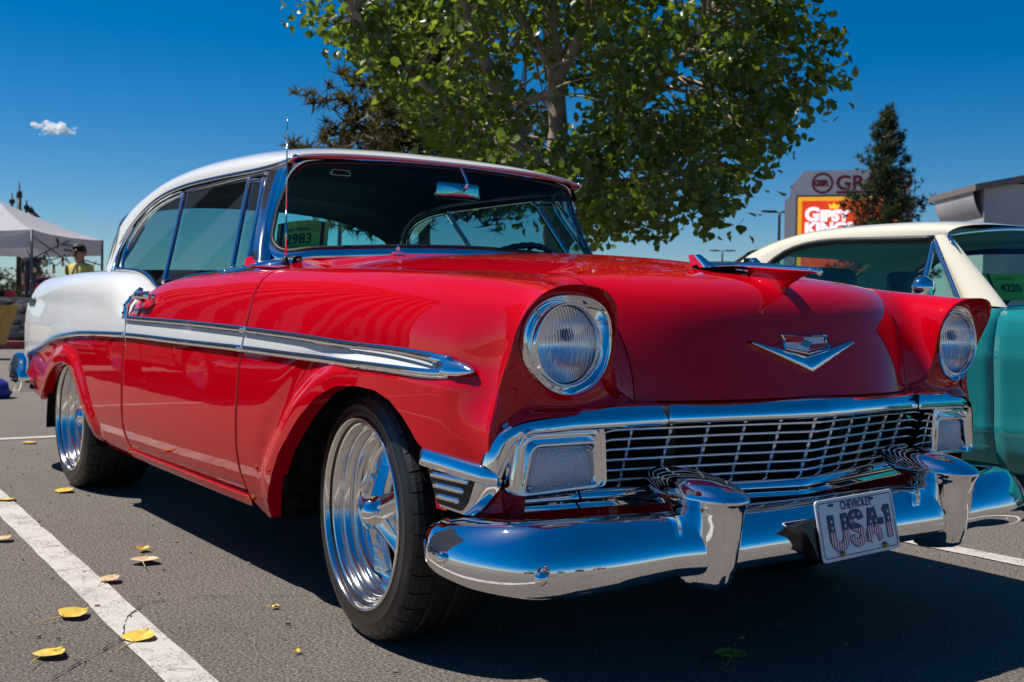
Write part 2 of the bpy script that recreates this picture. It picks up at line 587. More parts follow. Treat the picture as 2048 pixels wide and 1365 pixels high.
# brow crest: outboard bottom corner, up the outside of the headlight, over the top, down the inside
CREST = np.array([(0.588, 0.872, 0.520), (0.588, 0.874, 0.60), (0.586, 0.858, 0.662), (0.600, 0.848, 0.720), (0.624, 0.845, 0.770), (0.652, 0.845, 0.825),
                  (0.684, 0.822, 0.880), (0.702, 0.770, 0.908), (0.704, 0.700, 0.910), (0.698, 0.640, 0.894), (0.684, 0.604, 0.852),
                  (0.668, 0.594, 0.79), (0.654, 0.592, 0.72), (0.640, 0.570, 0.672), SEAM_END])
_ck = np.array([0, .09, .17, .25, .32, .39, .48, .56, .63, .70, .77, .84, .90, .955, 1.0])
nr = N_LO + N_MID + N_UP
# crest parameter of every row
_rows_q = np.concatenate([np.linspace(0, 0.235, N_LO, endpoint=False), np.linspace(0.235, 0.275, N_MID, endpoint=False),
                          np.interp(np.linspace(0, 1, N_UP), [0, 0.12, 0.28, 0.42, 0.52, 0.66, 0.80, 1.0], [0.275, 0.34, 0.42, 0.50, 0.57, 0.68, 0.82, 1.0])])
CR = ncs(_ck, CREST, _rows_q)
NS = 22
nose = np.zeros((NS, nr, 3))
for k in range(nr):
    p0 = FG[-1, k]
    t0 = (FG[-1, k] - FG[-2, k]); t0 = t0 / np.linalg.norm(t0)
    p1 = CR[k]
    L = np.linalg.norm(p1 - p0)
    q = _rows_q[k]
    e = np.array([np.interp(q, [0, .2, .3, .45, .6, .72, .85, 1], [1, 1, .95, 1, 1, .9, .45, .05]),
                  np.interp(q, [0, .2, .3, .4, .5, .6, .7, .85, 1], [.05, .05, .22, .30, .12, .0, -.06, .05, .12]),
                  np.interp(q, [0, .2, .3, .45, .6, .72, .85, 1], [0, 0, .04, .10, .06, -.30, -.85, -1.0])])
    e = e / np.linalg.norm(e)
    tt = sstep(np.linspace(0, 1, NS)) if False else np.linspace(0, 1, NS)
    nose[:, k] = hermite(p0, t0 * L * 1.0, p1, e * L * 0.9, NS)
FEND = np.concatenate([FG, nose[1:]], 0)
SEAM_LINE = FEND[:, -1].copy()

# headlight pan: from the crest and the line above the grille moulding to the bezel
HLC = np.array([0.646, 0.716, 0.783])
def bez_x(h): return 0.662 - 0.15 * (h - 0.606)
BEZ = np.array([(0.844, 0.783), (0.838, 0.825), (0.812, 0.862), (0.768, 0.884), (0.715, 0.889), (0.660, 0.882), (0.622, 0.860), (0.606, 0.825), (0.606, 0.780),
                (0.618, 0.735), (0.648, 0.697), (0.690, 0.677), (0.735, 0.674), (0.780, 0.690), (0.815, 0.720), (0.836, 0.752)])
BEZ[:, 0] = 0.606 + (BEZ[:, 0] - 0.606) * 0.905
_bz = curve(np.c_[np.full(len(BEZ), 0.652), BEZ], 160, True)
_bang = np.arctan2(_bz[:, 2] - HLC[2], _bz[:, 1] - HLC[1])
_o = np.argsort(_bang)
def bezel_at(a, s=1.0):
    a = (a + np.pi) % (2 * np.pi) - np.pi
    A = np.concatenate([_bang[_o] - 2 * np.pi, _bang[_o], _bang[_o] + 2 * np.pi])
    Y = np.tile(_bz[_o, 1], 3); Z = np.tile(_bz[_o, 2], 3)
    y, z = np.interp(a, A, Y), np.interp(a, A, Z)
    return np.stack([HLC[1] + (y - HLC[1]) * s, HLC[2] + (z - HLC[2]) * s], -1)
LOW = curve([SEAM_END, (0.652, 0.58, 0.632), (0.654, 0.66, 0.628), (0.646, 0.735, 0.626), (0.628, 0.795, 0.620), (0.610, 0.832, 0.604), (0.598, 0.858, 0.575), (0.590, 0.870, 0.545), CREST[0]], 46)[1:-1]
loop = np.concatenate([CR, LOW])
ang = np.arctan2(loop[:, 2] - HLC[2], loop[:, 1] - HLC[1])
binn = bezel_at(ang, 1.02)
NP_ = 15
pan = np.zeros((NP_, len(loop), 3))
rr = np.concatenate([[0, 0.035, 0.075, 0.13], np.linspace(0.2, 1, NP_ - 4)])
ncr = len(CR)
for k in range(len(loop)):
    o = loop[k]; i = np.array([bez_x(binn[k, 0]) - 0.006, binn[k, 0], binn[k, 1]])
    brow = 1.0 if k < ncr else 0.0
    q = _rows_q[k] if k < ncr else 0.0
    br = np.interp(q, [0, .25, .33, .5, .72, .82, .9, 1.0], [0.0, .25, .8, 1, 1, .8, .3, 0]) if k < ncr else 0.0
    for j, r in enumerate(rr):
        p = o + (i - o) * r
        # under the brow the metal turns in sharply; lower down it is a soft hollow
        fx = 1 - (1 - r) ** (1.0 + 2.6 * br)
        p[0] = o[0] + (i[0] - o[0]) * fx
        if br < 0.5:
            p[0] += (0.5 - br) * 2 * (-0.016) * math.sin(math.pi * r) + (0.5 - br) * 0.010 * math.sin(math.pi * min(1, r * 3.0)) * (r < 0.34)
        pan[j, k] = p

def fender_mesh(s):
    b = MB()
    G = to_side(FEND, s)
    nu, nv = G.shape[:2]
    V = G.reshape(-1, 3); idx = np.arange(nu * nv).reshape(nu, nv)
    F, fm = [], []
    for i in range(nu - 1):
        for j in range(nv - 1):
            f = (idx[i, j], idx[i + 1, j], idx[i + 1, j + 1], idx[i, j + 1])
            F.append(f if s < 0 else tuple(reversed(f)))
            xm = G[i, j, 0]
            fm.append(1 if (N_LO <= j < N_LO + N_MID and xm < 0.47 and i < len(_us) + 3) else 0)
    # pan shares the crest vertices
    Pn = to_side(pan, s)
    base = len(V)
    extra = Pn[1:].reshape(-1, 3)
    lowv = Pn[0, ncr:].reshape(-1, 3)
    V = np.concatenate([V, lowv, extra])
    m = len(loop)
    def pid(j, k):
        k %= m
        if j == 0:
            return idx[nu - 1, k] if k < ncr else base + (k - ncr)
        return base + len(lowv) + (j - 1) * m + k
    for j in range(NP_ - 1):
        for k in range(m):
            f = (pid(j, k), pid(j + 1, k), pid(j + 1, k + 1), pid(j, k + 1))
            F.append(f if s < 0 else tuple(reversed(f))); fm.append(0)
    b.add(V, F)
    # turned-in lips: wheel opening, door gap, hood seam
    lipmat = []
    def strip(line, d1, d2, flip):
        n = len(line)
        A = np.stack([line, line + d1, line + d2], 0)
        k0 = len(b.F)
        b.grid(to_side(A, s), flip=flip)
        lipmat.extend([0] * (len(b.F) - k0))
    strip(FEND[:, 0], np.array([0, -0.006, 0.001]), np.array([0, -0.05, 0.004]), s < 0)
    strip(FEND[0, :], np.array([-0.0005, -0.003, 0]), np.array([0, -0.03, 0]), s > 0)
    strip(FEND[:, -1], np.array([0.0, -0.002, -0.004]), np.array([-0.004, -0.003, -0.03]), s < 0)
    return b.build("fender", None, car, mats=[M['red'], M['white']], fmat=fm + lipmat)

fender_mesh(-1)
fender_mesh(1)

# --- doors
def belt_inner(x): return 0.775, float(z_top(np.array([x]))[0]) + 0.004
_ud = np.concatenate([np.linspace(0, 0.12, 12, endpoint=False), np.linspace(0.12, 1, 60)])
DG = panel_rows(lambda z: gap_r(z) + 0.003, lambda z: gap_f(z) - 0.004, _ud, lambda x: 0.292 + 0 * x, belt_inner)
def door_mesh(s):
    G = lip(DG)
    nu, nv = G.shape[:2]
    V, F = grid_vf(to_side(G, s), flip=s > 0)
    fm = []
    for i in range(nu - 1):
        for j in range(nv - 1):
            jj = j - 2
            fm.append(1 if N_LO <= jj < N_LO + N_MID else 0)
    return mesh_obj("door", V, F, None, car, True, [M['red'], M['white']], fm)
DOOR = {s: door_mesh(s) for s in (-1, 1)}

# --- quarter panels (white above the sweep, red below)
def q_inner(x):
    t = sstep((x + 3.1) / 0.9)
    return 0.70 + 0.075 * t, float(z_top(np.array([x]))[0]) + 0.012 * (1 - t)
TAILX = lambda z: np.interp(z, [0.38, 0.45, 0.60, 0.74, 0.88, 0.96, 1.01], [-3.93, -3.955, -3.972, -3.982, -3.988, -3.975, -3.94])
_uq = np.linspace(0, 1, 90)
QG = panel_rows(TAILX, lambda z: gap_r(z) - 0.003, _uq, cut_r, q_inner)
def quarter_mesh(s):
    G = lip(QG, depth=0.05)
    # close the tail: pull the last column inward to the centre of the car
    nu, nv = G.shape[:2]
    V, F = grid_vf(to_side(G, s), flip=s > 0)
    fm = []
    for i in range(nu - 1):
        for j in range(nv - 1):
            fm.append(0 if (j - 2) < N_LO else 1)
    return mesh_obj("quarter_panel", V, F, None, car, True, [M['red'], M['white']], fm)
QP = {s: quarter_mesh(s) for s in (-1, 1)}

# --- rocker panels below the doors
for s in (-1, 1):
    xs = np.linspace(-1.925, -0.715, 40)
    P = np.zeros((40, 7, 3))
    for i, x in enumerate(xs):
        for j, z in enumerate((0.288, 0.28, 0.268, 0.256, 0.246, 0.243, 0.243)):
            zz = z + np.interp(x, [-1.95, -1.2, -0.7], [0.008, 0.0, -0.006])
            h = float(side_h(np.array([x]), np.array([max(zz, 0.25)]))[0]) - (0.012 if j == 5 else 0.09 if j == 6 else 0) + (0.0015 if j else -0.012)
            P[i, j] = (x, h, zz)
    V, F = grid_vf(to_side(P, s), flip=s < 0)
    mesh_obj("rocker_panel", V, F, M['red'], car)

# --- hood
nh = 41
vv = np.linspace(-1, 1, nh)
CENT = curve([(-0.725, 0, 1.049), (-0.6, 0, 1.046), (-0.25, 0, 1.033), (0.115, 0, 1.008), (0.30, 0, 0.989), (0.44, 0, 0.968), (0.54, 0, 0.946), (0.608, 0, 0.920), (0.648, 0, 0.880),
              (0.672, 0, 0.83), (0.690, 0, 0.775), (0.712, 0, 0.712), (0.733, 0, 0.655)], 110)
EDGE = SEAM_LINE.copy()
# re-time the edge so that rows match the centre line by height once the hood rolls down
ed = np.concatenate([[0], np.cumsum(np.linalg.norm(np.diff(EDGE, axis=0), axis=1))])
EDGE = np.stack([np.interp(np.linspace(0, ed[-1], 400), ed, EDGE[:, k]) for k in range(3)], 1)
EDGE[:, 1] -= 0.0045
back = np.array([[-0.74, 0.606, 0.986]])
t_e = np.linspace(0, 1, 6)[:-1, None]
EDGE = np.concatenate([back * (1 - t_e) + EDGE[0] * t_e, EDGE])
ed = np.concatenate([[0], np.cumsum(np.linalg.norm(np.diff(EDGE, axis=0), axis=1))]); ed /= ed[-1]
cd = np.concatenate([[0], np.cumsum(np.linalg.norm(np.diff(CENT, axis=0), axis=1))]); cd /= cd[-1]
# matching keys: (centre fraction, edge fraction)
def frac_at_x(P, d, x): return float(np.interp(x, P[:, 0], d))
def frac_at_z(P, d, z): return float(np.interp(-z, -P[:, 2], d))
keys = [(0, 0)] + [(frac_at_x(CENT, cd, x), frac_at_x(EDGE[:330], ed[:330], x - 0.0)) for x in (-0.5, 0.0, 0.3)]
keys += [(frac_at_z(CENT, cd, zc), frac_at_z(EDGE, ed, ze)) for zc, ze in ((0.935, 0.915), (0.875, 0.865), (0.79, 0.78), (0.71, 0.71))] + [(1, 1)]
keys = np.array(keys)
ue = np.interp(cd, keys[:, 0], keys[:, 1])
EE = np.stack([np.interp(ue, ed, EDGE[:, k]) for k in range(3)], 1)
HOOD = np.zeros((len(CENT), nh, 3))
for i in range(len(CENT)):
    a = np.abs(vv)
    roll = sstep((CENT[i, 0] - 0.35) / 0.30)
    px = 2.2 + 0.9 * roll
    pz = 2.0 + 0.8 * roll
    HOOD[i, :, 0] = CENT[i, 0] + (EE[i, 0] - CENT[i, 0]) * a ** px
    HOOD[i, :, 1] = vv * EE[i, 1]
    HOOD[i, :, 2] = CENT[i, 2] + (EE[i, 2] - CENT[i, 2]) * a ** pz
    # soft raised spine behind the ornament
    HOOD[i, :, 2] += 0.006 * np.exp(-(vv * EE[i, 1] / 0.06) ** 2) * (1 - roll)
V, F = grid_vf(HOOD, flip=False)
hb = MB().add(V, F)
for k in (0, nh - 1):
    ln = HOOD[:, k]
    sg = -1 if k == 0 else 1
    hb.grid(np.stack([ln, ln + np.array([-0.002, -sg * 0.002, -0.004]), ln + np.array([-0.01, -sg * 0.006, -0.03])], 0), flip=k == 0)
ln = HOOD[-1]
hb.grid(np.stack([ln, ln + np.array([-0.012, 0, -0.004]), ln + np.array([-0.05, 0, -0.004])], 0), flip=True)
hood = hb.build("hood", M['red'], car)

# --- cowl panel between hood and windshield
cw = np.zeros((7, 31, 3))
for j, y in enumerate(np.linspace(-0.80, 0.80, 31)):
    a = abs(y) / 0.80
    for i, t in enumerate(np.linspace(0, 1, 6)):
        zf = np.interp(abs(y), [0, 0.3, 0.60, 0.80], [1.045, 1.033, 0.980, 0.972]); xf = -0.728 - 0.016 * a ** 2 + 0.150 * sstep((abs(y) - 0.597) / 0.02)
        zb = np.interp(abs(y), [0, 0.3, 0.62, 0.72, 0.80], [1.056, 1.048, 1.018, 1.004, 0.99]); xb = -0.81 - 0.17 * a ** 2
        cw[i, j] = (xf + (xb - xf) * t, y, zf + (zb - zf) * t)
    cw[6, j] = (xb - 0.045, y * 0.97, zb + 0.030)
V, F = grid_vf(cw, flip=True)
mesh_obj("cowl", V, F, M['red'], car)

# --- rear deck and tail so that the body is closed
dk = np.zeros((24, 25, 3))
for i, x in enumerate(np.linspace(-3.97, -2.95, 24)):
    ih, iz = q_inner(x)
    for j, v in enumerate(np.linspace(-1, 1, 25)):
        dk[i, j] = (x, v * (ih + 0.003), iz + 0.02 * (1 - v * v) - 0.12 * max(0, (-3.7 - x) / 0.27) ** 2 * (1 - abs(v) ** 3))
V, F = grid_vf(dk, flip=False)
mesh_obj("trunk_lid", V, F, M['white'], car)
tl = np.zeros((14, 25, 3))
for i, z in enumerate(np.linspace(0.42, 0.985, 14)):
    for j, v in enumerate(np.linspace(-1, 1, 25)):
        h = float(side_h(np.array([-3.95]), np.array([min(z, 0.9)]))[0]) - 0.02 - 0.05 * max(0, (z - 0.9) / 0.08) ** 2
        tl[i, j] = (float(TAILX(z)) - 0.03 * (1 - v * v) + 0.002, v * h, z)
V, F = grid_vf(tl)
mesh_obj("rear_panel", V, F, M['red'], car)

# --- inner structure: dark wheel houses, floor and engine bay so nothing shows through
ib = MB()
for s in (-1, 1):
    ib.box((-1.30, s * 0.845, 0.60), (0.62, 0.008, 0.31))
    ib.box((-1.885, s * 0.85, 0.56), (0.05, 0.006, 0.26))
    ib.box((-0.66, s * 0.86, 0.56), (0.05, 0.006, 0.26))
ib.box((-1.50, 0, 0.265), (2.05, 0.46, 0.02))
ib.box((-1.30, 0, 0.275), (0.62, 0.82, 0.02))
ib.box((-3.70, 0, 0.52), (0.24, 0.72, 0.10))
ib.box((-0.62, 0, 0.60), (0.02, 0.84, 0.34))
ib.box((0.05, 0.0, 0.55), (0.50, 0.50, 0.30))
for s in (-1, 1):
    # liners round the wheels
    for cx, r, h0, h1 in ((0.0, 0.47, 0.50, 0.885), (-2.90, 0.46, 0.48, 0.880)):
        G = np.zeros((22, 2, 3))
        for i, t in enumerate(np.linspace(0.0, math.pi, 22)):
            G[i, 0] = (cx + r * math.cos(t), s * h0, 0.24 + r * math.sin(t)); G[i, 1] = (cx + r * math.cos(t), s * h1, 0.24 + r * math.sin(t))
        ib.grid(G)
        ib.box((cx, s * h0, 0.52), (0.33, 0.006, 0.20))
ib.build("underbody", M['underbody'], car)
# ------------------------------------------------------------------ classic car: roof, glass, cabin
RF = np.array([  # side edge x, half-width, z  |  centre x, z
    (-1.030, 0.622, 1.362, -0.985, 1.402), (-1.10, 0.634, 1.355, -1.06, 1.426), (-1.25, 0.642, 1.352, -1.23, 1.455), (-1.50, 0.643, 1.356, -1.50, 1.480),
    (-1.85, 0.641, 1.360, -1.90, 1.494), (-2.10, 0.642, 1.354, -2.20, 1.488), (-2.32, 0.652, 1.328, -2.45, 1.470), (-2.48, 0.674, 1.272, -2.66, 1.440),
    (-2.58, 0.700, 1.205, -2.80, 1.412), (-2.635, 0.722, 1.140, -2.90, 1.378)])
rt = np.linspace(0, 1, len(RF))
rq = np.linspace(0, 1, 46)
RFq = ncs(rt, RF, rq)
NT = 24
def roof_half(r, off=0.0):
    xs, he, ze, xc, zc = r
    th = np.linspace(0, math.pi / 2, NT)
    n = 2.5
    c = np.cos(th) ** (2 / n); s_ = np.sin(th) ** (2 / n)
    c[-1] = 0
    return np.stack([xs + (xc - xs) * s_, (he - off) * c, ze + (zc - ze) * s_ - off * s_], 1)
def roof_full(r, off=0.0):
    H = roof_half(r, off)
    R_ = H.copy(); R_[:, 1] *= -1
    return np.concatenate([R_, H[::-1][1:]])
ROOF = np.array([roof_full(r) for r in RFq])
rb = MB().grid(ROOF, flip=True)
# rolled edge under the roof skin
for e in (0, -1):
    ln = ROOF[:, e]
    rb.grid(np.stack([ln, ln + np.array([0, 0, -0.006]), ln * np.array([1, 0.965, 1]) + np.array([0, 0, -0.004])], 0), flip=e == -1)
ln = ROOF[0]
rb.grid(np.stack([ln, ln + np.array([0.0035, 0, -0.004]), ln + np.array([0.004, 0, -0.009])], 0), flip=False)
rb.grid(np.stack([ln + np.array([0.004, 0, -0.009]), ln + np.array([-0.03, 0, -0.012])], 0), flip=False)
# sail panels behind the quarter windows
for s in (-1, 1):
    top = ROOF[-1][:5] if s < 0 else ROOF[-1][::-1][:5]
    G = []
    low = np.stack([np.linspace(-2.64, -2.76, 5), s * np.linspace(0.772, 0.752, 5), np.linspace(1.006, 1.012, 5)], 1)
    for t in np.linspace(0, 1, 10):
        q = top * (1 - t) + low * t
        q[:, 0] += 0.02 * math.sin(math.pi * t)
        G.append(q)
    rb.grid(np.array(G), flip=s > 0)
roof = rb.build("roof", M['white'], car)

# headliner
HL = np.array([roof_full(r, 0.022) for r in RFq])
for i, q in enumerate(rq):
    HL[i, :, 2] -= 0.008 * (0.5 + 0.5 * math.cos(q * 2 * math.pi * 5.0)) ** 6
V, F = grid_vf(HL)
hl = MB().add(V, F)
for s in (-1, 1):
    top = HL[-1][:5] if s < 0 else HL[-1][::-1][:5]
    low = np.stack([np.linspace(-2.62, -2.74, 5), s * np.linspace(0.75, 0.73, 5), np.full(5, 0.99)], 1)
    hl.grid(np.array([top * (1 - t) + low * t for t in np.linspace(0, 1, 6)]), flip=s < 0)
hl.build("headliner", M['liner'], car)

# windshield
def ws_pt(v, t):
    """v -1..1 across, t 0 base .. 1 header"""
    a = abs(v)
    s = np.sign(v)
    base = np.array([np.interp(a, [0, .3, .6, .85, 1], [-0.805, -0.815, -0.845, -0.915, -0.985]), np.interp(a, [0, .3, .6, .85, 1], [0, .22, .46, .655, .716]), np.interp(a, [0, .3, .6, .85, 1], [1.066, 1.062, 1.050, 1.036, 1.024])])
    top = np.array([np.interp(a, [0, .3, .6, .85, 1], [-0.995, -0.998, -1.008, -1.022, -1.042]), np.interp(a, [0, .3, .6, .85, 1], [0, .20, .40, .555, .602]), np.interp(a, [0, .3, .6, .85, 1], [1.388, 1.386, 1.378, 1.364, 1.340])])
    p = base * (1 - t) + top * t
    bow = math.sin(math.pi * t)
    p[0] += 0.022 * bow * (1 - a ** 3) - 0.040 * bow * a ** 6
    p[1] = s * (p[1] + 0.006 * bow * a ** 3)
    return p
_vs = np.linspace(-1, 1, 61); _ts = np.linspace(0, 1, 22)
WS = np.array([[ws_pt(v, t) for v in _vs] for t in _ts])
WS[:, :, 0] = ncs(np.arange(61)[::5], WS[:, ::5, 0].T, np.arange(61)).T
WS[:, :, 2] = ncs(np.arange(61)[::5], WS[:, ::5, 2].T, np.arange(61)).T
V, F = grid_vf(WS)
mesh_obj("windshield", V, F, M['ws_glass'], car)
# bright reveal moulding all round the glass
b_ = WS[0]; t_ = WS[-1]; l_ = WS[:, 0]; r_ = WS[:, -1]
def rounded_loop(parts, n):
    P = np.concatenate(parts)
    return curve(P, n, True)
cut = 3
ring = rounded_loop([b_[cut:-cut:3], r_[2:-2:3], t_[::-1][cut:-cut:3], l_[::-1][2:-2:3]], 240)
cen = ring.mean(0)
sd = ring - cen
nrm = np.zeros_like(ring)
fr = MB()
T = np.roll(ring, -1, 0) - np.roll(ring, 1, 0); T /= np.linalg.norm(T, axis=1)[:, None]
_wn = np.cross(np.gradient(WS, axis=1).reshape(-1, 3), np.gradient(WS, axis=0).reshape(-1, 3)); _wn /= np.linalg.norm(_wn, axis=1)[:, None]
_wn[_wn[:, 0] < 0] *= -1
_wp = WS.reshape(-1, 3)
nor = np.array([_wn[np.argsort(((_wp - p) ** 2).sum(1))[:12]].mean(0) for p in ring])
for _ in range(6): nor = (np.roll(nor, 1, 0) + nor + np.roll(nor, -1, 0)) / 3
nor -= T * np.sum(nor * T, 1)[:, None]; nor /= np.linalg.norm(nor, axis=1)[:, None]
out = np.cross(T, nor)
out *= np.sign(np.sum(out * sd, 1))[:, None]
prof = [(-0.006, -0.012), (-0.006, 0.0030), (-0.0055, 0.0038), (0.002, 0.0058), (0.010, 0.0068), (0.018, 0.0062), (0.025, 0.003), (0.0285, -0.002), (0.030, -0.012)]
G = np.array([[ring[i] + out[i] * a + nor[i] * b for (a, b) in prof] for i in range(len(ring))])
fr.grid(G, True, True, flip=True)
fr.build("windshield_frame", M['chrome'], car)
gk = MB()
prof = [(-0.020, -0.002), (-0.020, 0.003), (-0.0054, 0.0042), (-0.0054, -0.006)]
gk.grid(np.array([[ring[i] + out[i] * a + nor[i] * b for (a, b) in prof] for i in range(len(ring))]), True, True, flip=True)
gk.build("windshield_gasket", M['black'], car)

# side glass plane (tumblehome)
def wh(z): return 0.775 - 0.40 * (z - 0.975)
def side_poly(pts, s, off=0.0):
    return [(x, s * (wh(z) + off), z) for x, z in pts]
BELT = lambda x: float(z_top(np.array([x]))[0]) + 0.002
qtop = [(-2.052, 1.322), (-2.14, 1.318), (-2.25, 1.306), (-2.36, 1.284), (-2.45, 1.244), (-2.515, 1.185), (-2.545, 1.11), (-2.53, 1.05), (-2.49, 1.012)]
for s in (-1, 1):
    # door glass
    P = [(-1.815, 0.952), (-1.5, 0.962), (-1.162, 0.975), (-1.348, 1.322), (-1.65, 1.322), (-2.035, 1.320)]
    mesh_obj("door_glass", side_poly(P, s), [tuple(range(len(P)))], M['side_glass'], car, False)
    P = [(-1.145, 0.98), (-1.035, 0.985), (-1.19, 1.30), (-1.33, 1.312)]
    mesh_obj("vent_window", side_poly(P, s), [tuple(range(len(P)))], M['side_glass'], car, False)
    P = [(-1.84, 0.940)] + [(-2.06, 1.318)] + qtop[1:] + [(-2.3, 0.995), (-2.1, 0.965)]
    mesh_obj("quarter_window", side_poly(P, s), [tuple(range(len(P)))], M['side_glass'], car, False)
    # bright frames
    def rail(pts, r, n=30, off=0.004, prof=None, name="window_frame", m=None, up=(0, 1, 0)):
        P3 = curve(side_poly(pts, 1, off), n)
        prof = prof or [(-r, -r), (-r, r), (r * .4, r * 1.3), (r, r * .6), (r, -r)]
        mb = MB().sweep(P3, prof, np.array(up, float))
        if s < 0: mb.mirror()
        return mb.build(name, m or M['chrome'], car)
    rail([(-1.83, 0.945), (-1.93, 1.13), (-2.045, 1.325)], 0.008, name="window_post")
    rail([(-1.152, 0.985), (-1.245, 1.15), (-1.338, 1.325)], 0.008, name="vent_post")
    rail([(-1.02, 0.99), (-1.10, 1.15), (-1.188, 1.305)], 0.009, name="vent_frame")
    rail([(-1.19, 1.300), (-1.26, 1.306), (-1.335, 1.310)], 0.006, name="vent_frame")
    rail([(-1.17, 1.326), (-1.35, 1.331), (-1.65, 1.331), (-2.045, 1.329)], 0.006, name="window_frame")
    rail(qtop, 0.009, 50, name="quarter_window_frame")
    rail([(x - 0.012 - 0.0 * i, z + 0.012) for i, (x, z) in enumerate(qtop[:7])] + [(-2.575, 1.11), (-2.575, 1.05), (-2.55, 1.005)], 0.005, 50, off=-0.004, name="quarter_window_seal", m=M['black'])
    # drip moulding along the roof edge
    edge = RFq[:, :3].copy()
    edge[:, 1] += 0.004; edge[:, 2] -= 0.010
    edge = np.concatenate([[(-0.99, 0.612, 1.368)], edge])
    P3 = edge if s > 0 else edge * np.array([1, -1, 1])
    mb = MB().sweep(edge, [(-0.010, -0.006), (-0.004, 0.006), (0.006, 0.009), (0.010, 0.003), (0.008, -0.006)], np.array([0, 1.0, 0.15]))
    if s < 0: mb.mirror()
    mb.build("drip_moulding", M['chrome_soft'], car)
    # dark weather strip between drip moulding and glass
    a = np.array([(x, h - 0.010, z - 0.012) for x, h, z in RFq[:, :3]])
    zz = np.interp(-a[:, 0], [1.0, 1.19, 1.35, 2.05, 2.25, 2.36, 2.45, 2.515, 2.545, 2.64], [1.30, 1.315, 1.326, 1.324, 1.306, 1.284, 1.244, 1.185, 1.11, 1.02])
    b = np.array([(x + (0.05 if x < -2.5 else 0), wh(z) - 0.012, z) for (x, h, _), z in zip(a, zz)])
    G = np.stack([a, b], 1)
    if s < 0: G = G * np.array([1, -1, 1])
    V, F = grid_vf(G, flip=s > 0)
    mesh_obj("weather_strip", V, F, M['black'], car)
    # chrome rear edge of the quarter opening running down to the deck
    cp = np.array([(-2.560, 0.690, 1.215), (-2.612, 0.715, 1.145), (-2.628, 0.742, 1.075), (-2.60, 0.765, 1.02), (-2.55, 0.776, 1.004)])
    mb = MB().sweep(curve(cp, 24), [(-0.016, -0.004), (-0.008, 0.008), (0.008, 0.010), (0.016, 0.002), (0.010, -0.008)], np.array([1.0, 0.25, 0.1]))
    if s < 0: mb.mirror()
    mb.build("pillar_moulding", M['chrome_soft'], car)
    # windshield pillar: bright cover between windshield frame and vent window
    outer = np.array([(-1.005, 0.762, 1.002), (-1.045, 0.745, 1.060), (-1.095, 0.715, 1.135), (-1.145, 0.682, 1.215), (-1.178, 0.652, 1.290), (-1.18, 0.640, 1.335)])
    inner = np.array([(-0.955, 0.752, 1.004), (-1.000, 0.728, 1.062), (-1.045, 0.695, 1.135), (-1.065, 0.668, 1.215), (-1.070, 0.642, 1.290), (-1.055, 0.622, 1.350)])
    A = curve(outer, 24); B = curve(inner, 24)
    G = np.stack([A - np.array([0, .03, 0]), A, A * .68 + B * .32 + np.array([0, .007, 0]), A * .52 + B * .48 + np.array([0, .002, 0]), A * .35 + B * .65 + np.array([0.002, .006, 0]), B, B - np.array([-0.006, .03, 0])], 1)
    if s < 0: G = G * np.array([1, -1, 1])
    V, F = grid_vf(G, flip=s > 0)
    mesh_obj("windshield_pillar", V, F, M['chrome_soft'], car)
    # bright belt moulding at the foot of the pillar
    A = curve([(-1.30, 0.786, 0.966), (-1.19, 0.798, 0.968), (-1.05, 0.804, 0.970), (-0.93, 0.800, 0.975), (-0.86, 0.775, 0.984), (-0.815, 0.705, 0.998)], 24)
    B = curve([(-1.30, 0.776, 0.970), (-1.19, 0.748, 0.985), (-1.08, 0.740, 0.998), (-0.99, 0.728, 1.010), (-0.935, 0.700, 1.018), (-0.885, 0.64, 1.026)], 24)
    G = np.stack([A + np.array([0, 0, -.02]), A, A * .72 + B * .28 + np.array([0.0, 0.004, 0.010]), A * .40 + B * .60 + np.array([0, 0, 0.010]), B, B + np.array([-.02, -.02, -.03])], 1)
    if s < 0: G = G * np.array([1, -1, 1])
    V, F = grid_vf(G, flip=s < 0)
    mesh_obj("belt_moulding", V, F, M['chrome'], car)
    # thin bright moulding along the window sill of door and quarter
    xs = np.linspace(-1.80, -1.17, 30)
    sl = np.array([(x, 0.786, BELT(x) + 0.004) for x in xs])
    x2 = np.linspace(-2.50, -1.90, 30)
    mb = MB().sweep(np.array([(x, 0.780, BELT(x) + 0.006) for x in x2]), [(-0.012, -0.006), (-0.008, 0.008), (0.008, 0.008), (0.012, -0.006)], np.array([0, 1.0, 0])).sweep(sl, [(-0.008, -0.004), (-0.005, 0.006), (0.006, 0.006), (0.009, -0.004)], np.array([0, 1.0, 0]))
    if s < 0: mb.mirror()
    mb.build("sill_moulding", M['chrome_soft'], car)

# rear window
RG = []
topc = ROOF[-1][4:-4]
n = len(topc)
for t in np.linspace(0, 1, 10):
    v = np.linspace(-1, 1, n)
    low = np.stack([-3.30 + 0.54 * np.abs(v) ** 3, np.sign(v) * 0.75 * np.abs(v) ** .9, 1.035 - 0.015 * np.abs(v)], 1)
    RG.append(topc * (1 - t) + low * t + np.array([-0.03, 0, 0.02]) * math.sin(math.pi * t))
V, F = grid_vf(np.array(RG), flip=True)
mesh_obj("rear_window", V, F, M['ws_glass'], car)
MB().tube(np.concatenate([RG[0], RG[-1][::-1], RG[0][:1]]), 0.009, 6, False).build("rear_window_frame", M['chrome_soft'], car)

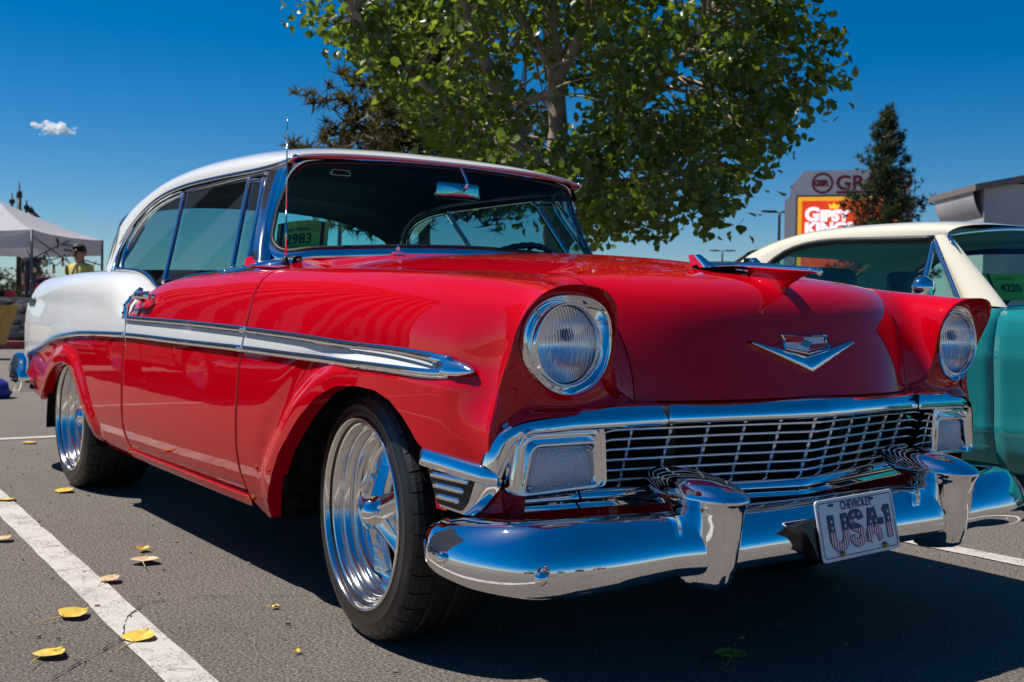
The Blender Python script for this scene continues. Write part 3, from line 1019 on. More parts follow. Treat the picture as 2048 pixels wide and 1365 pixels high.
# cabin: dash, seats, wheel, mirror
db = MB()
dpr = [(0.0, 0.0), (-0.05, 0.012), (-0.16, -0.004), (-0.20, -0.04), (-0.21, -0.16)]
G = np.array([[(-0.865 - 0.10 * (abs(y) / 0.7) ** 2 + a, y, 1.030 - 0.03 * (abs(y) / .7) ** 2 + b) for a, b in dpr] for y in np.linspace(-0.70, 0.70, 24)])
db.grid(G, flip=True)
db.build("dashboard", mat('dash_vinyl', (0.02, 0.02, 0.022), 0.5), car)
vinyl = mat('seat_vinyl', (0.03, 0.03, 0.032), 0.45)
def seat(x0, z0, w, hgt, tilt):
    G = []
    for v in np.linspace(-1, 1, 25):
        row = []
        for t in np.linspace(0, 2 * math.pi, 20, endpoint=False):
            c, s_ = math.cos(t), math.sin(t)
            px = 0.075 * np.sign(c) * abs(c) ** .7; pz = hgt * np.sign(s_) * abs(s_) ** .5
            e = (1 - abs(v) ** 8) ** .5 * .9 + .1
            row.append((x0 + px * e - pz * tilt, v * w, z0 + pz * e))
        G.append(row)
    return np.array(G)
sb = MB().grid(seat(-1.78, 0.68, 0.64, 0.26, 0.22), False, True)
sb.box((-1.55, 0, 0.46), (0.26, 0.64, 0.09))
sb.build("front_seat", vinyl, car)
sb = MB().grid(seat(-2.62, 0.68, 0.62, 0.26, 0.25), False, True)
sb.build("rear_seat", vinyl, car)
MB().box((-2.95, 0, 0.985), (0.24, 0.66, 0.010)).build("parcel_shelf", M['liner'], car)
# steering wheel
sc_ = np.array([-1.16, 0.385, 0.985])
ax = np.array([-0.62, 0.0, 0.78]); ax /= np.linalg.norm(ax)
e1 = np.array([0, 1.0, 0]); e2 = np.cross(ax, e1)
sw = MB()
ringp = [sc_ + 0.205 * (e1 * math.cos(t) + e2 * math.sin(t)) for t in np.linspace(0, 2 * math.pi, 65)]
sw.tube(ringp, [0.0125 + 0.0015 * math.cos(i * math.pi) for i in range(65)], 8, False)
for t in (0.1, math.pi - 0.1, -math.pi / 2):
    sw.tube([sc_ - ax * 0.03, sc_ + 0.2 * (e1 * math.cos(t) + e2 * math.sin(t))], 0.009, 6)
sw.tube([sc_ - ax * 0.5, sc_ - ax * 0.02], 0.028, 10)
swo = sw.build("steering_wheel", mat('steering_wheel', (0.015, 0.015, 0.016), 0.3), car)
hr = [sc_ + ax * 0.004 + 0.12 * (e1 * math.cos(t) + e2 * math.sin(t)) for t in np.linspace(math.pi, 2 * math.pi, 30)]
MB().tube(hr, 0.005, 6).build("horn_ring", M['chrome'], swo)
# mirror
mc = np.array([-0.955, 0.017, 1.294])
def rrect(w, h, r, n=6):
    P = []
    for cx, cy, a0 in ((w - r, h - r, 0), (-w + r, h - r, 90), (-w + r, -h + r, 180), (w - r, -h + r, 270)):
        for k in range(n + 1):
            a = math.radians(a0 + 90 * k / n)
            P.append((cx + r * math.cos(a), cy + r * math.sin(a)))
    return np.array(P)
mr = MB()
lp = rrect(0.096, 0.030, 0.016)
lay = []
for dx, sc2 in ((-0.022, 0.97), (-0.014, 1.0), (0.0, 0.97), (0.008, 0.80), (0.012, 0.45), (0.0135, 0.02)):
    lay.append([(mc[0] + dx, mc[1] + p[0] * sc2, mc[2] + p[1] * sc2) for p in lp])
mr.grid(np.array(lay), False, True, flip=False)
mro = mr.build("rear_view_mirror", M['chrome'], car)
MB().tube(curve([mc + np.array([0.010, 0.012, 0.0]), mc + np.array([0.026, 0.016, 0.02]), mc + np.array([0.004, 0.02, 0.055]), mc + np.array([-0.03, 0.024, 0.09])], 14), 0.006, 8).build("mirror_stem", M['chrome'], mro)
# small bright lamp rim on the headliner above the passenger
lp = rrect(0.038, 0.010, 0.009, 4)
MB().tube([(-1.19, -0.35 + p[0], 1.353 + p[1]) for p in np.vstack([lp, lp[:1]])], 0.0045, 6, False).build("visor_bracket", M['chrome'], car)

# show card standing inside the glass
card = empty("show_card", (-0.99, -0.60, 1.03), "green show entry card numbered 2983 standing behind the red car's windshield", "show card")
c_bl, c_br, c_tr, c_tl = np.array([-1.030, -0.672, 1.022]), np.array([-0.957, -0.515, 1.040]), np.array([-0.972, -0.497, 1.150]), np.array([-1.040, -0.657, 1.138])
ex = c_br - c_bl; ey = c_tl - c_bl
def cardpt(u, v):
    p = c_bl + ex * u + (ey * (1 - u) + (c_tr - c_br) * u) * v
    p[2] += 0.010 * math.sin(math.pi * u) * v
    return p
cn = np.cross(ex, ey); cn /= np.linalg.norm(cn)
_co = Vector((-0.99, -0.60, 1.03))
def card_piece(name, quads, m, off):
    mb = MB()
    for (u0, v0, u1, v1) in quads:
        G = np.array([[cardpt(u, v) + cn * off for v in np.linspace(v0, v1, 5)] for u in np.linspace(u0, u1, 12)])
        mb.grid(G)
    o = mb.build(name, m, card)
    o.location = -_co
    return o
card_piece("sheet", [(0, 0, 1, 1)], mat('card_green', (0.36, 0.62, 0.10), 0.6), 0)
card_piece("stripe", [(0.065, 0.0, 0.125, 0.985)], mat('card_navy', (0.03, 0.03, 0.07), 0.6), 0.0012)
card_piece("stripe", [(0.845, 0.0, 0.915, 0.985)], mat('card_maroon', (0.10, 0.005, 0.02), 0.6), 0.0012)
ink = mat('card_ink', (0.012, 0.04, 0.03), 0.6)
def card_text(name, txt, size, u, v, bold=0.0, shear=0.0, wid=1.0):
    V, F = text_vf(txt, size, 0, align='CENTER', bold=bold, shear=shear)
    W = np.array([cardpt(u + wid * p[0] / np.linalg.norm(ex), v + p[1] / np.linalg.norm(ey)) + cn * 0.0016 for p in V])
    o = mesh_obj(name, W, F, ink, card, False)
    o.location = -_co
card_text("number", "2983", 0.046, 0.43, 0.36, 0.0009, 0.0)
card_text("heading", "August Nights", 0.017, 0.33, 0.72, 0.0002, 0.15)
for i in range(4):
    card_text("small_print", "car show entry", 0.0075, 0.68, 0.93 - 0.075 * i)
for i in range(3):
    card_text("small_print", ("Chevrolet     Bel Air     Reno Nevada", "entry   year   model", "owner")[i], 0.0085, 0.42, 0.26 - 0.08 * i)

# antenna on the right fender
ab = np.array([-0.795, -0.735, 0.977])
an = MB()
an.grid(lathe_pts([(0, 0.001), (0, 0.024), (0.006, 0.024), (0.012, 0.018), (0.014, 0.001)], 20, ab, (0, 0, 1), (1, 0, 0)), True)
ano = an.build("antenna", M['chrome'], car)
MB().grid(lathe_pts([(0.012, 0.001), (0.012, 0.015), (0.024, 0.012), (0.036, 0.006), (0.042, 0.004), (0.042, 0.001)], 16, ab, (0, 0, 1), (1, 0, 0)), True).build("antenna_boot", M['black'], ano)
MB().tube([ab + np.array([0, 0, 0.035]), ab + np.array([-0.006, 0.003, 0.19])], 0.0032, 8).tube([ab + np.array([-0.006, 0.003, 0.18]), ab + np.array([-0.012, 0.006, 0.41])], 0.0023, 8).tube(
    [ab + np.array([-0.012, 0.006, 0.40]), ab + np.array([-0.014, 0.007, 0.485])], 0.0014, 6).grid(lathe_pts([(-0.004, 0.0003), (-0.002, 0.003), (0.001, 0.004), (0.004, 0.0003)], 8, ab + np.array([-0.014, 0.007, 0.487]), (0, 0, 1), (1, 0, 0)), True).build("antenna_mast", M['chrome_soft'], ano)
# washer jets on the cowl
for y in (-0.33, 0.33):
    b = MB().grid(lathe_pts([(0, 0.001), (0, 0.020), (0.005, 0.020), (0.009, 0.010), (0.012, 0.001)], 14, (-0.79, y, 1.044), (0, 0, 1), (1, 0, 0)), True)
    b.tube([(-0.79, y, 1.05), (-0.785, y, 1.075)], [0.009, 0.004], 8)
    b.build("washer_jet", M['chrome'], car)
# ------------------------------------------------------------------ classic car: brightwork, lamps, bumper
def surf_path(f, xs, off=0.003):
    z = np.array([float(f(x)) for x in xs])
    h = side_h(np.asarray(xs), z)
    return np.stack([xs, h + off, z], 1)
TRIM = [(-0.0095, -0.006), (-0.0088, 0.004), (-0.005, 0.010), (0.0, 0.0085), (0.005, 0.010), (0.0088, 0.004), (0.0095, -0.006)]
zlo1 = lambda x: float(z_lo(np.array([x]))[0])
for s in (-1, 1):
    def bright(path, prof, side, name, scale=None, m=None):
        mb = MB().sweep(path, prof, np.array(side, float), scale=scale)
        if s < 0: mb.mirror()
        return mb.build(name, m or M['chrome'], car)
    # upper and lower side spears, split at the door gaps
    gf = float(gap_f(0.785)); gr = float(gap_r(0.80))
    bright(surf_path(z_hi, np.linspace(gr + 0.002, gf - 0.005, 40)), TRIM, (0, 0, 1), "side_moulding")
    xs = np.linspace(gf + 0.001, 0.452, 60)
    sc = np.interp(xs, [-0.6, 0.14, 0.32, 0.40, 0.452], [1, 1.05, 1.35, 1.6, 1.5])
    bright(surf_path(lambda x: float(z_hi(x)) - 0.004 * max(0, (x - 0.27) / 0.18) , xs), TRIM, (0, 0, 1), "side_moulding", sc)
    gf2 = float(gap_f(0.73)); gr2 = float(gap_r(0.74))
    bright(surf_path(zlo1, np.linspace(gr2 + 0.002, gf2 - 0.005, 40)), TRIM, (0, 0, 1), "side_moulding")
    xs = np.linspace(gf2 + 0.001, 0.452, 60)
    sc = np.interp(xs, [-0.6, 0.22, 0.40, 0.452], [1, 1, 1.15, 1.2])
    bright(surf_path(zlo1, xs), TRIM, (0, 0, 1), "side_moulding", sc)
    # bullet where the two spears meet
    xs = np.linspace(0.375, 0.526, 26)
    hgt = np.interp(xs, [0.375, 0.40, 0.44, 0.48, 0.51, 0.520, 0.526], [0.010, 0.016, 0.0205, 0.0175, 0.009, 0.005, 0.001])
    zc = np.interp(xs, [0.375, 0.42, 0.47, 0.526], [0.733, 0.729, 0.7245, 0.7205])
    G = []
    for x, hh, z in zip(xs, hgt, zc):
        row = []
        for t in np.linspace(-math.pi / 2, math.pi / 2, 13):
            zz = z + hh * math.sin(t)
            row.append((x, float(side_h(np.array([x]), np.array([zz]))[0]) - 0.002 + 0.019 * (hh / 0.0205) ** .6 * math.cos(t) ** .8 * sstep((x - 0.37) / 0.05), zz))
        G.append(row)
    V, F = grid_vf(to_side(np.array(G), s), flip=s > 0)
    mesh_obj("spear_tip", V, F, M['chrome'], car)
    # sweep on the quarter panel
    xs = np.linspace(-3.925, gr2 - 0.004, 80)
    bright(surf_path(zlo1, xs, 0.003), [(a * 1.15, b) for a, b in TRIM], (0, 0, 1), "sweep_moulding")
    # upright moulding with ribs at the rear edge of the door
    zz = np.linspace(0.800, 0.915, 24)
    pth = np.stack([np.interp(zz, [0.80, 0.85, 0.885, 0.915], [-1.856, -1.856, -1.846, -1.806]), side_h(np.full(24, -1.85), np.minimum(zz, 0.87)) - np.interp(zz, [0.8, 0.86, 0.915], [0, 0, 0.035]) + 0.004, zz], 1)
    up = bright(pth, [(-0.013, -0.008), (-0.011, 0.006), (-0.006, 0.010), (0.006, 0.008), (0.012, 0.002), (0.013, -0.008)], (1, 0, 0), "upright_moulding")
    mb = MB()
    for k in (5, 11, 17):
        p = pth[k]
        mb.box((p[0] - 0.004, p[1] + 0.008, p[2]), (0.009, 0.004, 0.004))
    if s < 0: mb.mirror()
    mb.build("rib", M['black'], up)
    # door handle
    hb_ = MB()
    hx = np.linspace(-1.735, -1.550, 20)
    hh = side_h(hx, np.full(20, 0.89))
    path = np.stack([hx, hh + 0.034 * np.sin(np.linspace(0.45, 2.75, 20)) ** .6, 0.888 + 0.004 * np.sin(np.linspace(0, math.pi, 20))], 1)
    hb_.sweep(path, [(-0.011, -0.005), (-0.009, 0.005), (0, 0.008), (0.009, 0.005), (0.011, -0.005), (0, -0.008)], np.array([0, 0, 1.0]))
    hb_.grid(lathe_pts([(-0.01, 0.001), (-0.01, 0.017), (0.004, 0.016), (0.018, 0.009), (0.034, 0.008), (0.034, 0.001)], 16, (-1.72, hh[0], 0.886), (0, 1, 0), (0, 0, 1)), True)
    hb_.grid(lathe_pts([(-0.01, 0.001), (-0.01, 0.012), (0.003, 0.011), (0.014, 0.006), (0.030, 0.006), (0.030, 0.001)], 16, (-1.565, hh[-1], 0.886), (0, 1, 0), (0, 0, 1)), True)
    hb_.grid(lathe_pts([(-0.01, 0.001), (-0.01, 0.013), (0.012, 0.013), (0.018, 0.010), (0.019, 0.001)], 16, (-1.702, float(side_h(np.array([-1.702]), np.array([0.834]))[0]), 0.832), (0, 1, 0), (0, 0, 1)), True)
    if s < 0: hb_.mirror()
    hb_.build("handle", M['chrome'], DOOR[s])
    # script on the quarter panel
    V, F = text_vf("Bel Air", 0.075, 0.004, shear=0.35, spacing=0.92)
    W = []
    for p in V:
        x = -3.72 + (p[0] if s < 0 else -p[0]); z = 0.845 + p[1]
        W.append((x, s * (float(side_h(np.array([x]), np.array([min(z, 0.9)]))[0]) + 0.004 - (0.03 * max(0, (z - 0.87) / 0.05) ** 2) + p[2]), z))
    mesh_obj("script_badge", W, [f if s < 0 else tuple(reversed(f)) for f in F], mat('badge_dark_chrome', (0.10, 0.10, 0.11), 0.15, 1.0), QP[s], False)

# ---- headlights
lens_m = mat('headlight_lens', (1, 1, 1), 0.0, 0, 0.5)
_N, _L, _b = nodes(lens_m)
_b.inputs['Transmission Weight'].default_value = 1.0
_b.inputs['IOR'].default_value = 1.47
refl_m = mat('lamp_reflector', (0.95, 0.96, 0.98), 0.22, 1.0)
bulb_m = mat('bulb_shield', (0.10, 0.05, 0.03), 0.4)
HC = np.array([0.650, 0.711, 0.782])
for s in (-1, 1):
    def side(P): return to_side(np.asarray(P, float), s)
    hd = empty("headlight", (0, 0, 0)); hd.parent = car
    # bezel: dished bright plate from the pan to the lamp ring
    n = 72
    A = np.linspace(0, 2 * math.pi, n, endpoint=False)
    rings = []
    for r, dx, blend in ((1.02, -0.004, 0), (1.0, 0.004, 0), (0.97, 0.005, 0), (0.90, -0.004, .15), (0.6, -0.012, .45), (0.25, -0.016, .8), (0.0, -0.016, 1)):
        row = []
        for a in A:
            by, bz = bezel_at(np.array([a]), 1.0)[0]
            cy, cz = HC[1] + 0.0945 * math.cos(a), HC[2] + 0.0945 * math.sin(a)
            q = min(r, 1.0)
            y = cy + (by - cy) * q; z = cz + (bz - cz) * q
            if r > 1: y += (by - HC[1]) * (r - 1); z += (bz - HC[2]) * (r - 1)
            row.append((bez_x(y) * min(1, max(0, (r - .0))) + (HC[0] - .004) * (1 - min(1, r)) + dx, y, z))
        rings.append(row)
    V, F = grid_vf(side(rings), False, True, flip=s < 0)
    mesh_obj("bezel", V, F, M['chrome'], hd)
    # bezel screws
    mb = MB()
    for a in (0.75, 2.45, -1.45):
        by, bz = bezel_at(np.array([a]), 0.93)[0]
        mb.grid(lathe_pts([(0.0, 0.001), (0.0, 0.006), (0.003, 0.004), (0.004, 0.0005)], 10, (bez_x(by) + 0.003, by, bz), (1, 0, 0), (0, 0, 1)), True)
    if s < 0: mb.mirror()
    mb.build("screw", M['chrome_soft'], hd)
    # retaining ring
    pr = [(-0.02, 0.0950), (0.000, 0.0955), (0.008, 0.0945), (0.014, 0.0915), (0.0155, 0.089), (0.013, 0.0865), (0.004, 0.0855), (-0.02, 0.0855)]
    V, F = grid_vf(side(lathe_pts(pr, 64, HC - np.array([0.012, 0, 0]), (1, 0, 0), (0, 0, 1))), True, flip=s > 0)
    mesh_obj("lamp_ring", V, F, M['chrome'], hd)
    # fluted lens: smooth dome outside, ribs inside
    R0 = 0.0845
    nr_, na = 40, 160
    def dome(r): return 0.026 * (1 - (r / R0) ** 2) + 0.002
    def flute(y, z):
        u = y / R0; w_ = z / R0
        if w_ > 0.30: f, ph = 64, 0.0
        elif w_ > -0.12: f, ph = 78, 0.4
        else: f, ph = 36, 0.7
        if w_ < -0.52: f = 84
        d = 0.0016 * (abs(math.sin(f * u * 0.5 + ph)) - 0.5) if f else 0.0
        d += 0.0009 * math.cos(w_ * 9)
        if abs(u) < 0.012: d -= 0.0012
        return d
    nx = 250
    gy = np.linspace(-1, 1, nx)
    # square grid mapped to the disc keeps the ribs straight
    out, inn = [], []
    for i, a in enumerate(np.linspace(-1, 1, nx)):
        ro, ri = [], []
        for b in np.linspace(-1, 1, 44):
            y = a * R0; hlf = math.sqrt(max(0, R0 ** 2 - y * y)); z = b * hlf
            r = math.hypot(y, z)
            ro.append((HC[0] - 0.012 + dome(r), HC[1] + y, HC[2] + z))
            ri.append((HC[0] - 0.012 + dome(r) - 0.005 + flute(y, z), HC[1] + y, HC[2] + z))
        out.append(ro); inn.append(ri)
    mb = MB().grid(side(out), flip=s < 0).grid(side(inn), flip=s > 0)
    mb.build("lens", lens_m, hd)
    pr = [(-0.004 - 0.055 * (1 - (r / 0.082) ** 2), r) for r in np.linspace(0.082, 0.0008, 16)]
    V, F = grid_vf(side(lathe_pts(pr, 48, HC - np.array([0.014, 0, 0]), (1, 0, 0), (0, 0, 1))), True, flip=s < 0)
    mesh_obj("reflector", V, F, refl_m, hd)
    mb = MB().grid(lathe_pts([(0.0, 0.0005), (0.004, 0.0125), (0.002, 0.0135), (-0.01, 0.0125), (-0.01, 0.0005)], 20, HC + np.array([-0.024, -0.004, 0.020]), (1, 0, 0), (0, 0, 1)), True)
    if s < 0: mb.mirror()
    mb.build("bulb_shield", bulb_m, hd)

# ---- grille surround and bars
def gx(h, lift=0.0):
    """front plane of the grille: V in plan"""
    return np.interp(np.abs(h), [0, 0.10, 0.52, 0.62, 0.75, 0.86], [0.785, 0.772, 0.690, 0.672, 0.648, 0.602])
hs_ = np.linspace(-0.845, 0.845, 121)
TM = [(-0.004, 0.004), (0.006, -0.012), (0.0, -0.028), (-0.012, -0.040), (-0.024, -0.044), (-0.030, -0.030), (-0.030, 0.010), (-0.016, 0.011)]
G = []
for h in hs_:
    a = abs(h)
    k = np.interp(a, [0, 0.45, 0.47, 0.60, 0.845], [1.0, 1.0, 1.05, 1.05, 1.0])
    zt = np.interp(a, [0, 0.5, 0.70, 0.79, 0.83, 0.845], [0.646, 0.642, 0.636, 0.628, 0.614, 0.606])
    xx = float(gx(h)) - np.interp(a, [0, .45, .455, .9], [0.012, 0.010, 0.002, 0.0])
    row = []
    for (p, q) in [(-0.075, 0.014), (-0.034, 0.007), (-0.020, 0.004), (-0.010, -0.003), (-0.001, -0.016), (0.003, -0.030), (0.002, -0.037), (-0.006, -0.041), (-0.030, -0.038)]:
        row.append((xx + p, h, zt + q * k))
    G.append(row)
gm = MB().grid(np.array(G), False, False, flip=False)
gm.build("grille_moulding", M['chrome'], car)
# overlap joints in the header
mb = MB()
for s in (-1, 1):
    h = 0.462
    z0 = 0.642
    for q in range(1):
        mb.box((float(gx(h)) - 0.012, s * h, z0 - 0.020), (0.012, 0.0015, 0.021))
mb.build("moulding_joint", M['black'], car)

# outer corners: the bright header runs down beside the parking lamp and back along the fender side
for s in (-1, 1):
    cx = curve([(0.618, 0.832, 0.604), (0.610, 0.852, 0.588), (0.602, 0.866, 0.564), (0.597, 0.874, 0.540), (0.592, 0.878, 0.518)], 24)
    G = []
    for i, p in enumerate(cx):
        t = i / 23
        wd = 0.040 - 0.004 * t
        inn = np.array([0.0, -math.cos(t * 1.25), -math.sin(0.35 + t * 1.1) * 0.35 - 0.55 * (1 - t)])
        inn /= np.linalg.norm(inn)
        row = [p + np.array([-0.03, 0.001, 0.004]), p + np.array([-0.006, 0.003, 0.003]), p + np.array([0.008, 0.0, 0.0]) + inn * 0.008, p + np.array([0.014, 0, 0]) + inn * wd * .5, p + np.array([0.010, 0, 0]) + inn * wd, p + np.array([-0.02, 0, 0]) + inn * (wd + .002)]
        G.append(row)
    V, F = grid_vf(to_side(np.array(G), s), flip=s > 0)
    mesh_obj("grille_corner", V, F, M['chrome'], car)
    # side band above the vents
    xs = np.linspace(0.372, 0.606, 40)
    G = []
    for x in xs:
        zt = np.interp(x, [0.372, 0.468, 0.606], [0.541, 0.533, 0.517])
        bend = sstep((x - 0.555) / 0.05)
        hb0 = float(side_h(np.array([min(x, 0.60)]), np.array([0.54]))[0]) - 0.014 * bend ** 2
        row = []
        ends = np.interp(x, [0.372, 0.382], [0.4, 1.0])
        for q, o in [(0.001, -0.02), (0.000, 0.004), (-0.006, 0.009), (-0.022, 0.014), (-0.034, 0.015), (-0.038, 0.012), (-0.042, -0.004), (-0.042, -0.03)]:
            row.append((x, hb0 + o * ends, zt + q))
        G.append(row)
    V, F = grid_vf(to_side(np.array(G), s), flip=s < 0)
    mesh_obj("side_band", V, F, M['chrome'], car)
    # vent panel with three louvres
    def vp(u, v, o=0.0):
        """u 0 rear..1 front, v 0 bottom..1 top"""
        x0, x1 = np.interp(v, [0, 1], [0.421, 0.384]), np.interp(v, [0, 0.3, 0.8, 1], [0.525, 0.562, 0.596, 0.600])
        x = x0 + (x1 - x0) * u
        z0, z1 = np.interp(u, [0, 1], [0.416, 0.405]), np.interp(u, [0, 1], [0.506, 0.492])
        z = z0 + (z1 - z0) * v
        h = float(side_h(np.array([min(x, 0.60)]), np.array([0.50]))[0]) - 0.012 * max(0, (x - 0.55) / 0.05) ** 2 - 0.010 * (1 - v)
        return (x, h + o, z)
    G = np.array([[vp(u, v, 0.010 - 0.012 * sstep(abs(u - .5) * 8 - 3)) for v in np.linspace(0, 1, 12)] for u in np.linspace(0, 1, 24)])
    V, F = grid_vf(to_side(G, s), flip=s > 0)
    fv = mesh_obj("fender_vent", V, F, M['chrome'], car)
    G = np.array([[vp(u, v, 0.0125) for v in np.linspace(0.07, 0.90, 10)] for u in np.linspace(0.08, 0.76, 14)])
    V, F = grid_vf(to_side(G, s), flip=s > 0)
    mesh_obj("vent_recess", V, F, M['black'], fv)
    for v, u0, u1 in ((0.80, 0.13, 0.70), (0.54, 0.13, 0.66), (0.27, 0.14, 0.62)):
        P3 = np.array([vp(u, v + 0.05 * u, 0.014) for u in np.linspace(u0, u1, 12)])
        mb = MB().sweep(P3, [(-0.006, -0.002), (-0.005, 0.004), (0.002, 0.007), (0.006, 0.002), (0.006, -0.002)], np.array([0, 0, 1.0]))
        if s < 0: mb.mirror()
        mb.build("louvre", M['chrome'], fv)
    # red filler below the vent and beside the lamp housing
    G = np.array([[(x, float(side_h(np.array([x]), np.array([0.50]))[0]) - 0.012 - 0.02 * k, 0.518 - 0.118 * k) for k in np.linspace(0, 1, 6)] for x in np.linspace(0.38, 0.588, 14)])
    G2 = np.array([[(0.588 + 0.030 * t - 0.02 * k, 0.857 - 0.07 * t - 0.02 * k * (1 - t), 0.60 - 0.20 * k) for k in np.linspace(0, 1, 8)] for t in np.linspace(0, 1, 6)])
    mb = MB().grid(to_side(G, s), flip=s < 0).grid(to_side(G2, s), flip=s < 0)
    mb.build("fender_filler", M['red'], car)

# grille bars
bar_z = [0.591, 0.568, 0.544, 0.519, 0.494, 0.470]
def bx(h, z): return np.interp(abs(h), [0, 0.04, 0.60], [0.742, 0.734, 0.612]) - 0.32 * (0.594 - z)
gr_o = empty("grille", (0, 0, 0)); gr_o.parent = car
for z in bar_z:
    H = np.concatenate([np.linspace(-0.585, -0.05, 20), np.linspace(-0.03, 0.03, 7), np.linspace(0.05, 0.585, 20)])
    P3 = np.array([(bx(h, z), h, z - 0.004 * (abs(h) / .585) ** 2 - 0.006 * max(0, (abs(h) - 0.55) / 0.035) ** 2) for h in H])
    MB().sweep(P3, [(-0.0035, -0.010), (-0.0042, 0.000), (-0.002, 0.0045), (0.002, 0.0045), (0.0042, 0.000), (0.0035, -0.010)], np.array([0, 0, 1.0])).build("grille_bar", M['chrome'], gr_o)
for h in (-0.5, -0.4, -0.3, -0.2, -0.1, 0.0, 0.1, 0.2, 0.3, 0.4, 0.5):
    P3 = np.array([(bx(h, z) - 0.010, h, z) for z in np.linspace(0.612, 0.452, 8)])
    MB().sweep(P3, [(-0.0032, -0.012), (-0.0032, 0.002), (0.0032, 0.002), (0.0032, -0.012)], np.array([0, 1.0, 0])).build("grille_upright", M['chrome'], gr_o)
# dark space and radiator behind
mb = MB()
G = np.array([[(0.50, y, z) for z in np.linspace(0.40, 0.66, 4)] for y in np.linspace(-0.62, 0.62, 4)])
mb.grid(G)
mb.build("grille_backing", M['dark'], car)
mb = MB()
for k in range(26):
    mb.box((0.545, -0.30 + 0.024 * k, 0.53), (0.004, 0.0035, 0.085))
for y in (-0.325, 0.325): mb.box((0.55, y, 0.53), (0.010, 0.018, 0.10))
mb.build("radiator_core", noisy(mat('radiator', (0.06, 0.06, 0.055), 0.6), (0.02, 0.02, 0.02), (0.07, 0.065, 0.06), 20), car)

# lower grille moulding
def low_mould(h0, h1, name, zt0=0.452, up=0):
    G = []
    for h in np.linspace(h0, h1, 60):
        a = abs(h)
        xx = bx(min(a, 0.6), 0.45) + 0.006 - max(0, a - 0.6) * 0.12
        zt = zt0
        row = [(xx + p, h, zt + q) for p, q in ((-0.04, 0.002), (-0.012, 0.002), (0.0, -0.006), (0.008, -0.020), (0.008, -0.027), (-0.004, -0.031), (-0.006, -0.036), (0.004, -0.042), (0.003, -0.047), (-0.04, -0.048))]
        G.append(row)
    V, F = grid_vf(np.array(G))
    return mesh_obj(name, V, F, M['chrome'], car)
low_mould(-0.612, 0.612, "lower_moulding")
for s in (-1, 1):
    low_mould(min(s * 0.618, s * 0.825), max(s * 0.618, s * 0.825), "lamp_sill")

# red valance between grille and bumper
G = np.array([[(bx(min(abs(h), 0.6), 0.42) - max(0, abs(h) - 0.6) * 0.3 + 0.004 + 0.05 * t * 0, h, 0.412 - 0.10 * t) for t in np.linspace(0, 1, 5)] for h in np.linspace(-0.85, 0.85, 60)])
V, F = grid_vf(G)
mesh_obj("valance", V, F, M['red'], car)

# ---- parking lamps
park_m = mat('parking_lens', (0.74, 0.74, 0.76), 0.30, 0, 0.5, 0.4)
_N, _L, _b = nodes(park_m)
_tc = _N.new("ShaderNodeTexCoord"); _w = _N.new("ShaderNodeTexWave")
_w.wave_type = 'RINGS'; _w.rings_direction = 'X'; _w.inputs['Scale'].default_value = 36; _w.inputs['Distortion'].default_value = 0
_mp = _N.new("ShaderNodeMapping")
_L.new(_tc.outputs['Object'], _mp.inputs['Vector']); _L.new(_mp.outputs[0], _w.inputs['Vector'])
_bp = _N.new("ShaderNodeBump"); _bp.inputs['Strength'].default_value = 0.35; _bp.inputs['Distance'].default_value = 0.004
_L.new(_w.outputs['Fac'], _bp.inputs['Height']); _L.new(_bp.outputs['Normal'], _b.inputs['Normal']); _L.new(_bp.outputs['Normal'], _b.inputs['Coat Normal'])
LENS = np.array([(0.801, 0.468), (0.628, 0.478), (0.636, 0.553), (0.785, 0.551)])   # outer-bottom, inner-bottom, inner-top, outer-top (half-width, z)
def quad_loop(Q, r, n=8):
    """rounded quadrilateral as a loop of (h, z)"""
    P = []
    m = len(Q)
    for i in range(m):
        p, a, b = Q[i], Q[i - 1], Q[(i + 1) % m]
        da = (a - p) / np.linalg.norm(a - p); db = (b - p) / np.linalg.norm(b - p)
        for t in np.linspace(0, 1, n):
            P.append((1 - t) ** 2 * (p + da * r[i]) + 2 * t * (1 - t) * p + t * t * (p + db * r[i]))
    return np.array(P)
def grow(Q, o_out, o_in, o_top, o_bot):
    Q = Q.copy()
    Q[0] += (o_out, -o_bot); Q[1] += (-o_in, -o_bot); Q[2] += (-o_in, o_top); Q[3] += (o_out - 0.004, o_top)
    return Q
def lamp_x(h): return 0.634 - 0.16 * max(0.0, h - 0.70) + 0.02 * (0.70 - h)
